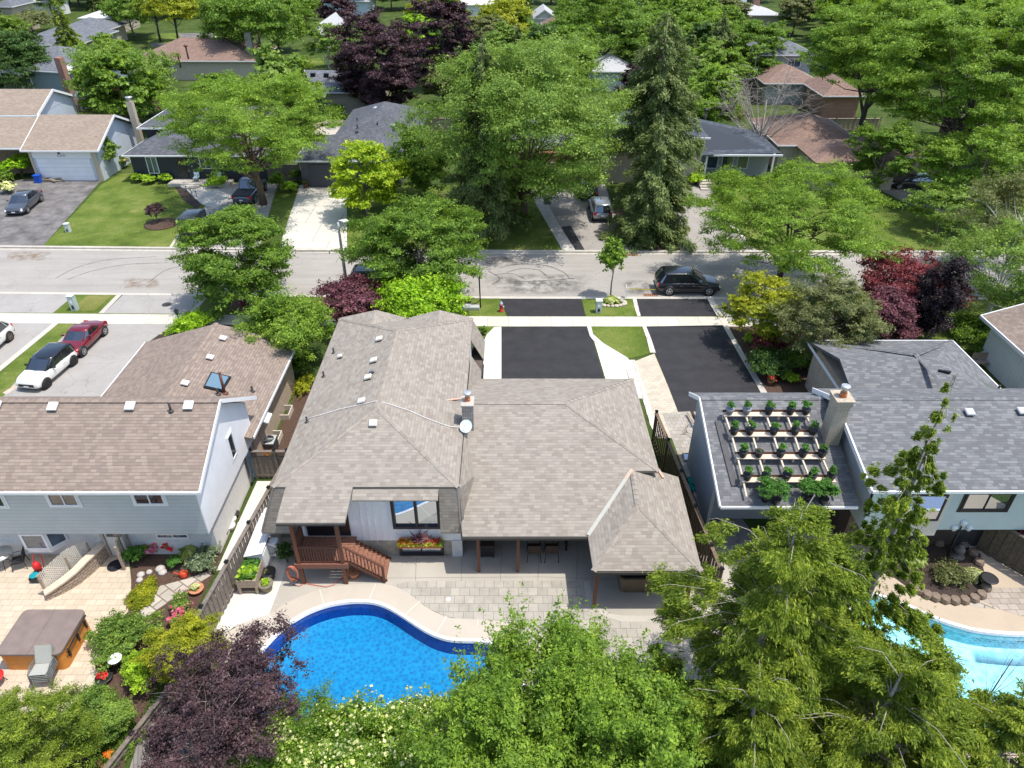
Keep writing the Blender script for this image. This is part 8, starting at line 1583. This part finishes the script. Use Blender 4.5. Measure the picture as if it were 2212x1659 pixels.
shrub('arborvitae','small conical cedar at the kerb corner across the road',Z(A23,[(1345,495)])[0],20,1.5,'green',dens=1.5); shrub('arborvitae','second tiny conical cedar at the kerb corner',Z(A23,[(1325,440)])[0],15,1.5,'dark',dens=1.5); shrub('low_shrub','green shrubs along the walk under the silver maple',Z(A23,[(130,290)])[0],40,.5,'green')
shrub('low_shrub','dark green shrub bed right of the front steps',Z(A13,[(1850,1560)])[0],80,1.1,'green',dens=1.1); shrub('hydrangea','white flowering bush near the black hatchback',Z(A14,[(1500,1440)])[0],34,1.6,'mid',flowers='cream',fn=2)
t = thing('pool_slide', at(*Z(A11,[(760,930)])[0]), 'curved turquoise pool slide with white ladder behind the sand coloured house', 'slide'); mb = MB(); pts_ = [V3(-1.2,0,2.2),V3(-.3,0,2.15),V3(.6,0,1.6),V3(1.5,0,.9),V3(2.2,0,.6)]
for a_, b_ in zip(pts_[:-1], pts_[1:]): mb.bar(a_, b_, .7, .12)
link('chute', mb, mat('slide_aqua',(.25,.62,.62),.3,.05), t); mb = MB()
for s in (-1,1): mb.tube([(-1.6,s*.3,0),(-1.3,s*.3,2.4),(-1.0,s*.3,2.9),(-.6,s*.3,2.2)], .04, 6)
for i in range(6): mb.tube([(-1.58+.05*i,-.3,.3+.35*i),(-1.58+.05*i,.3,.3+.35*i)], .03, 5)
link('ladder', mb, TRIMW, t)
shrub('yellow_shrub','yellow green shrub behind the sand roof beside the slide',Z(A11,[(650,900)])[0],30,2.2,'gold'); shrub('rose_bush','tall green shrubs with red blooms behind the navy house',Z(A11,[(1150,960)])[0],80,2.2,'mid',flowers='pink',fn=.05); shrub('red_shrub','dark red shrub mass behind the sand coloured house',Z(A11,[(820,830)])[0],76,2.6,'red',dens=1.2); shrub('vine_bush','green vine climbing the end wall of the white garage',Z(A11,[(1070,1180)])[0],26,2.6,'light',dens=1.2)
g = at(*Z(A12,[(650,1070)])[0]); mb = MB(); mb.lathe((g.x,g.y,.02), [(.5,0),(.5,.05),(.05,.07),(.03,2.2)], 10); solo('umbrella_stand', mb, TRIMG, 'grey umbrella base on the round terrace behind the slate garage', 'umbrella stand')
sheet('patio', Z(A12, [(500,1115),(520,1060),(620,1045),(780,1050),(790,1100),(640,1120)]), CONC, .014)
mb = MB(); mb.tube([at(*q)+V3(0,0,.35) for q in Z(A12,[(500,1080),(560,1048),(660,1034),(780,1040)])], .3, 6); solo('terrace_wall', mb, CREAM, 'low curved terrace wall behind the slate garage', 'wall')
# ---------------------------------------------------------------- stains and tyre marks on the road
def stainmat(nm, c, k, sc):
    m, nt, b = base(nm); b.inputs['Base Color'].default_value = (*c,1); b.inputs['Roughness'].default_value = .9; v = objpos(nt)
    tr = N(nt, 'ShaderNodeBsdfTransparent'); mx = N(nt, 'ShaderNodeMixShader'); out = [n for n in nt.nodes if n.type == 'OUTPUT_MATERIAL'][0]
    f = noise(nt, v, sc, 6, .75); uv = N(nt, 'ShaderNodeTexCoord').outputs['Generated']; s = N(nt, 'ShaderNodeSeparateXYZ'); nt.links.new(uv, s.inputs[0])
    ed = None
    for a in (0,1):
        q = s.outputs[a]; e = math_n(nt, 'MULTIPLY', math_n(nt, 'MULTIPLY', q, math_n(nt, 'SUBTRACT', 1, q)), 4); ed = e if ed is None else math_n(nt, 'MULTIPLY', ed, e)
    ff = math_n(nt, 'MULTIPLY', math_n(nt, 'MULTIPLY', ramp(nt, f, [(.42,(0,0,0)),(.62,(1,1,1))]), ed), k)
    nt.links.new(ff, mx.inputs[0]); nt.links.new(tr.outputs[0], mx.inputs[1]); nt.links.new(b.outputs[0], mx.inputs[2]); nt.links.new(mx.outputs[0], out.inputs[0]); return m
def patch(pts, o, m, z, nm='road_stain'): return sheet(nm, Z(o, pts), m, z)
SM1 = stainmat('dirt_dark', (.10,.095,.09), .75, .9); SM2 = stainmat('dirt_brown', (.24,.15,.08), .6, 1.3); SM3 = stainmat('tyre_rubber', (.10,.095,.09), 1.6, 6)
patch([(-200,700),(700,720),(760,890),(-150,880)], A23, SM1, -.112); patch([(950,760),(1200,760),(1220,890),(980,890)], A23, SM1, -.111); patch([(40,530),(420,520),(430,600),(60,610)], A21, SM2, -.112); patch([(1020,740),(1320,760),(1330,840),(1030,830)], A21, SM2, -.111); patch([(-250,560),(200,560),(220,640),(-250,650)], A23, SM1, -.110)
def arcmark(pts, o, w=.14):
    P = spline([at(*p, -.108) for p in Z(o, pts)], 6, closed=False); mb = MB()
    for i in range(len(P)-1):
        d = (P[i+1]-P[i]).normalized(); s = V3(-d.y,d.x,0)*w/2; z = V3(0,0,-.108); mb.face([P[i]-s+z, P[i+1]-s+z, P[i+1]+s+z, P[i]+s+z] )
    return struct('tyre_mark', mb, mark)
mark = base('tyre_mark')[0]; nt = mark.node_tree; b = nt.nodes['Principled BSDF']; b.inputs['Base Color'].default_value = (.12,.11,.105,1); mx = N(nt,'ShaderNodeMixShader'); tr = N(nt,'ShaderNodeBsdfTransparent'); out = [n for n in nt.nodes if n.type == 'OUTPUT_MATERIAL'][0]
nt.links.new(math_n(nt,'MULTIPLY',noise(nt, objpos(nt), 3, 4),.75), mx.inputs[0]); nt.links.new(tr.outputs[0], mx.inputs[1]); nt.links.new(b.outputs[0], mx.inputs[2]); nt.links.new(mx.outputs[0], out.inputs[0])
for pts in ([(-60,670),(120,640),(330,655),(470,710),(520,760)],[(0,710),(120,680),(260,690),(330,740)],[(-150,700),(-60,760),(-120,810)],[(30,790),(300,780),(560,760)],[(-100,730),(40,720),(160,770)]): arcmark(pts, A23)
for pts in ([(460,760),(640,670),(900,605),(1300,580)],[(560,770),(760,700),(1050,645),(1400,630)],[(1250,780),(1380,690),(1550,650)]): arcmark(pts, A21, .10)
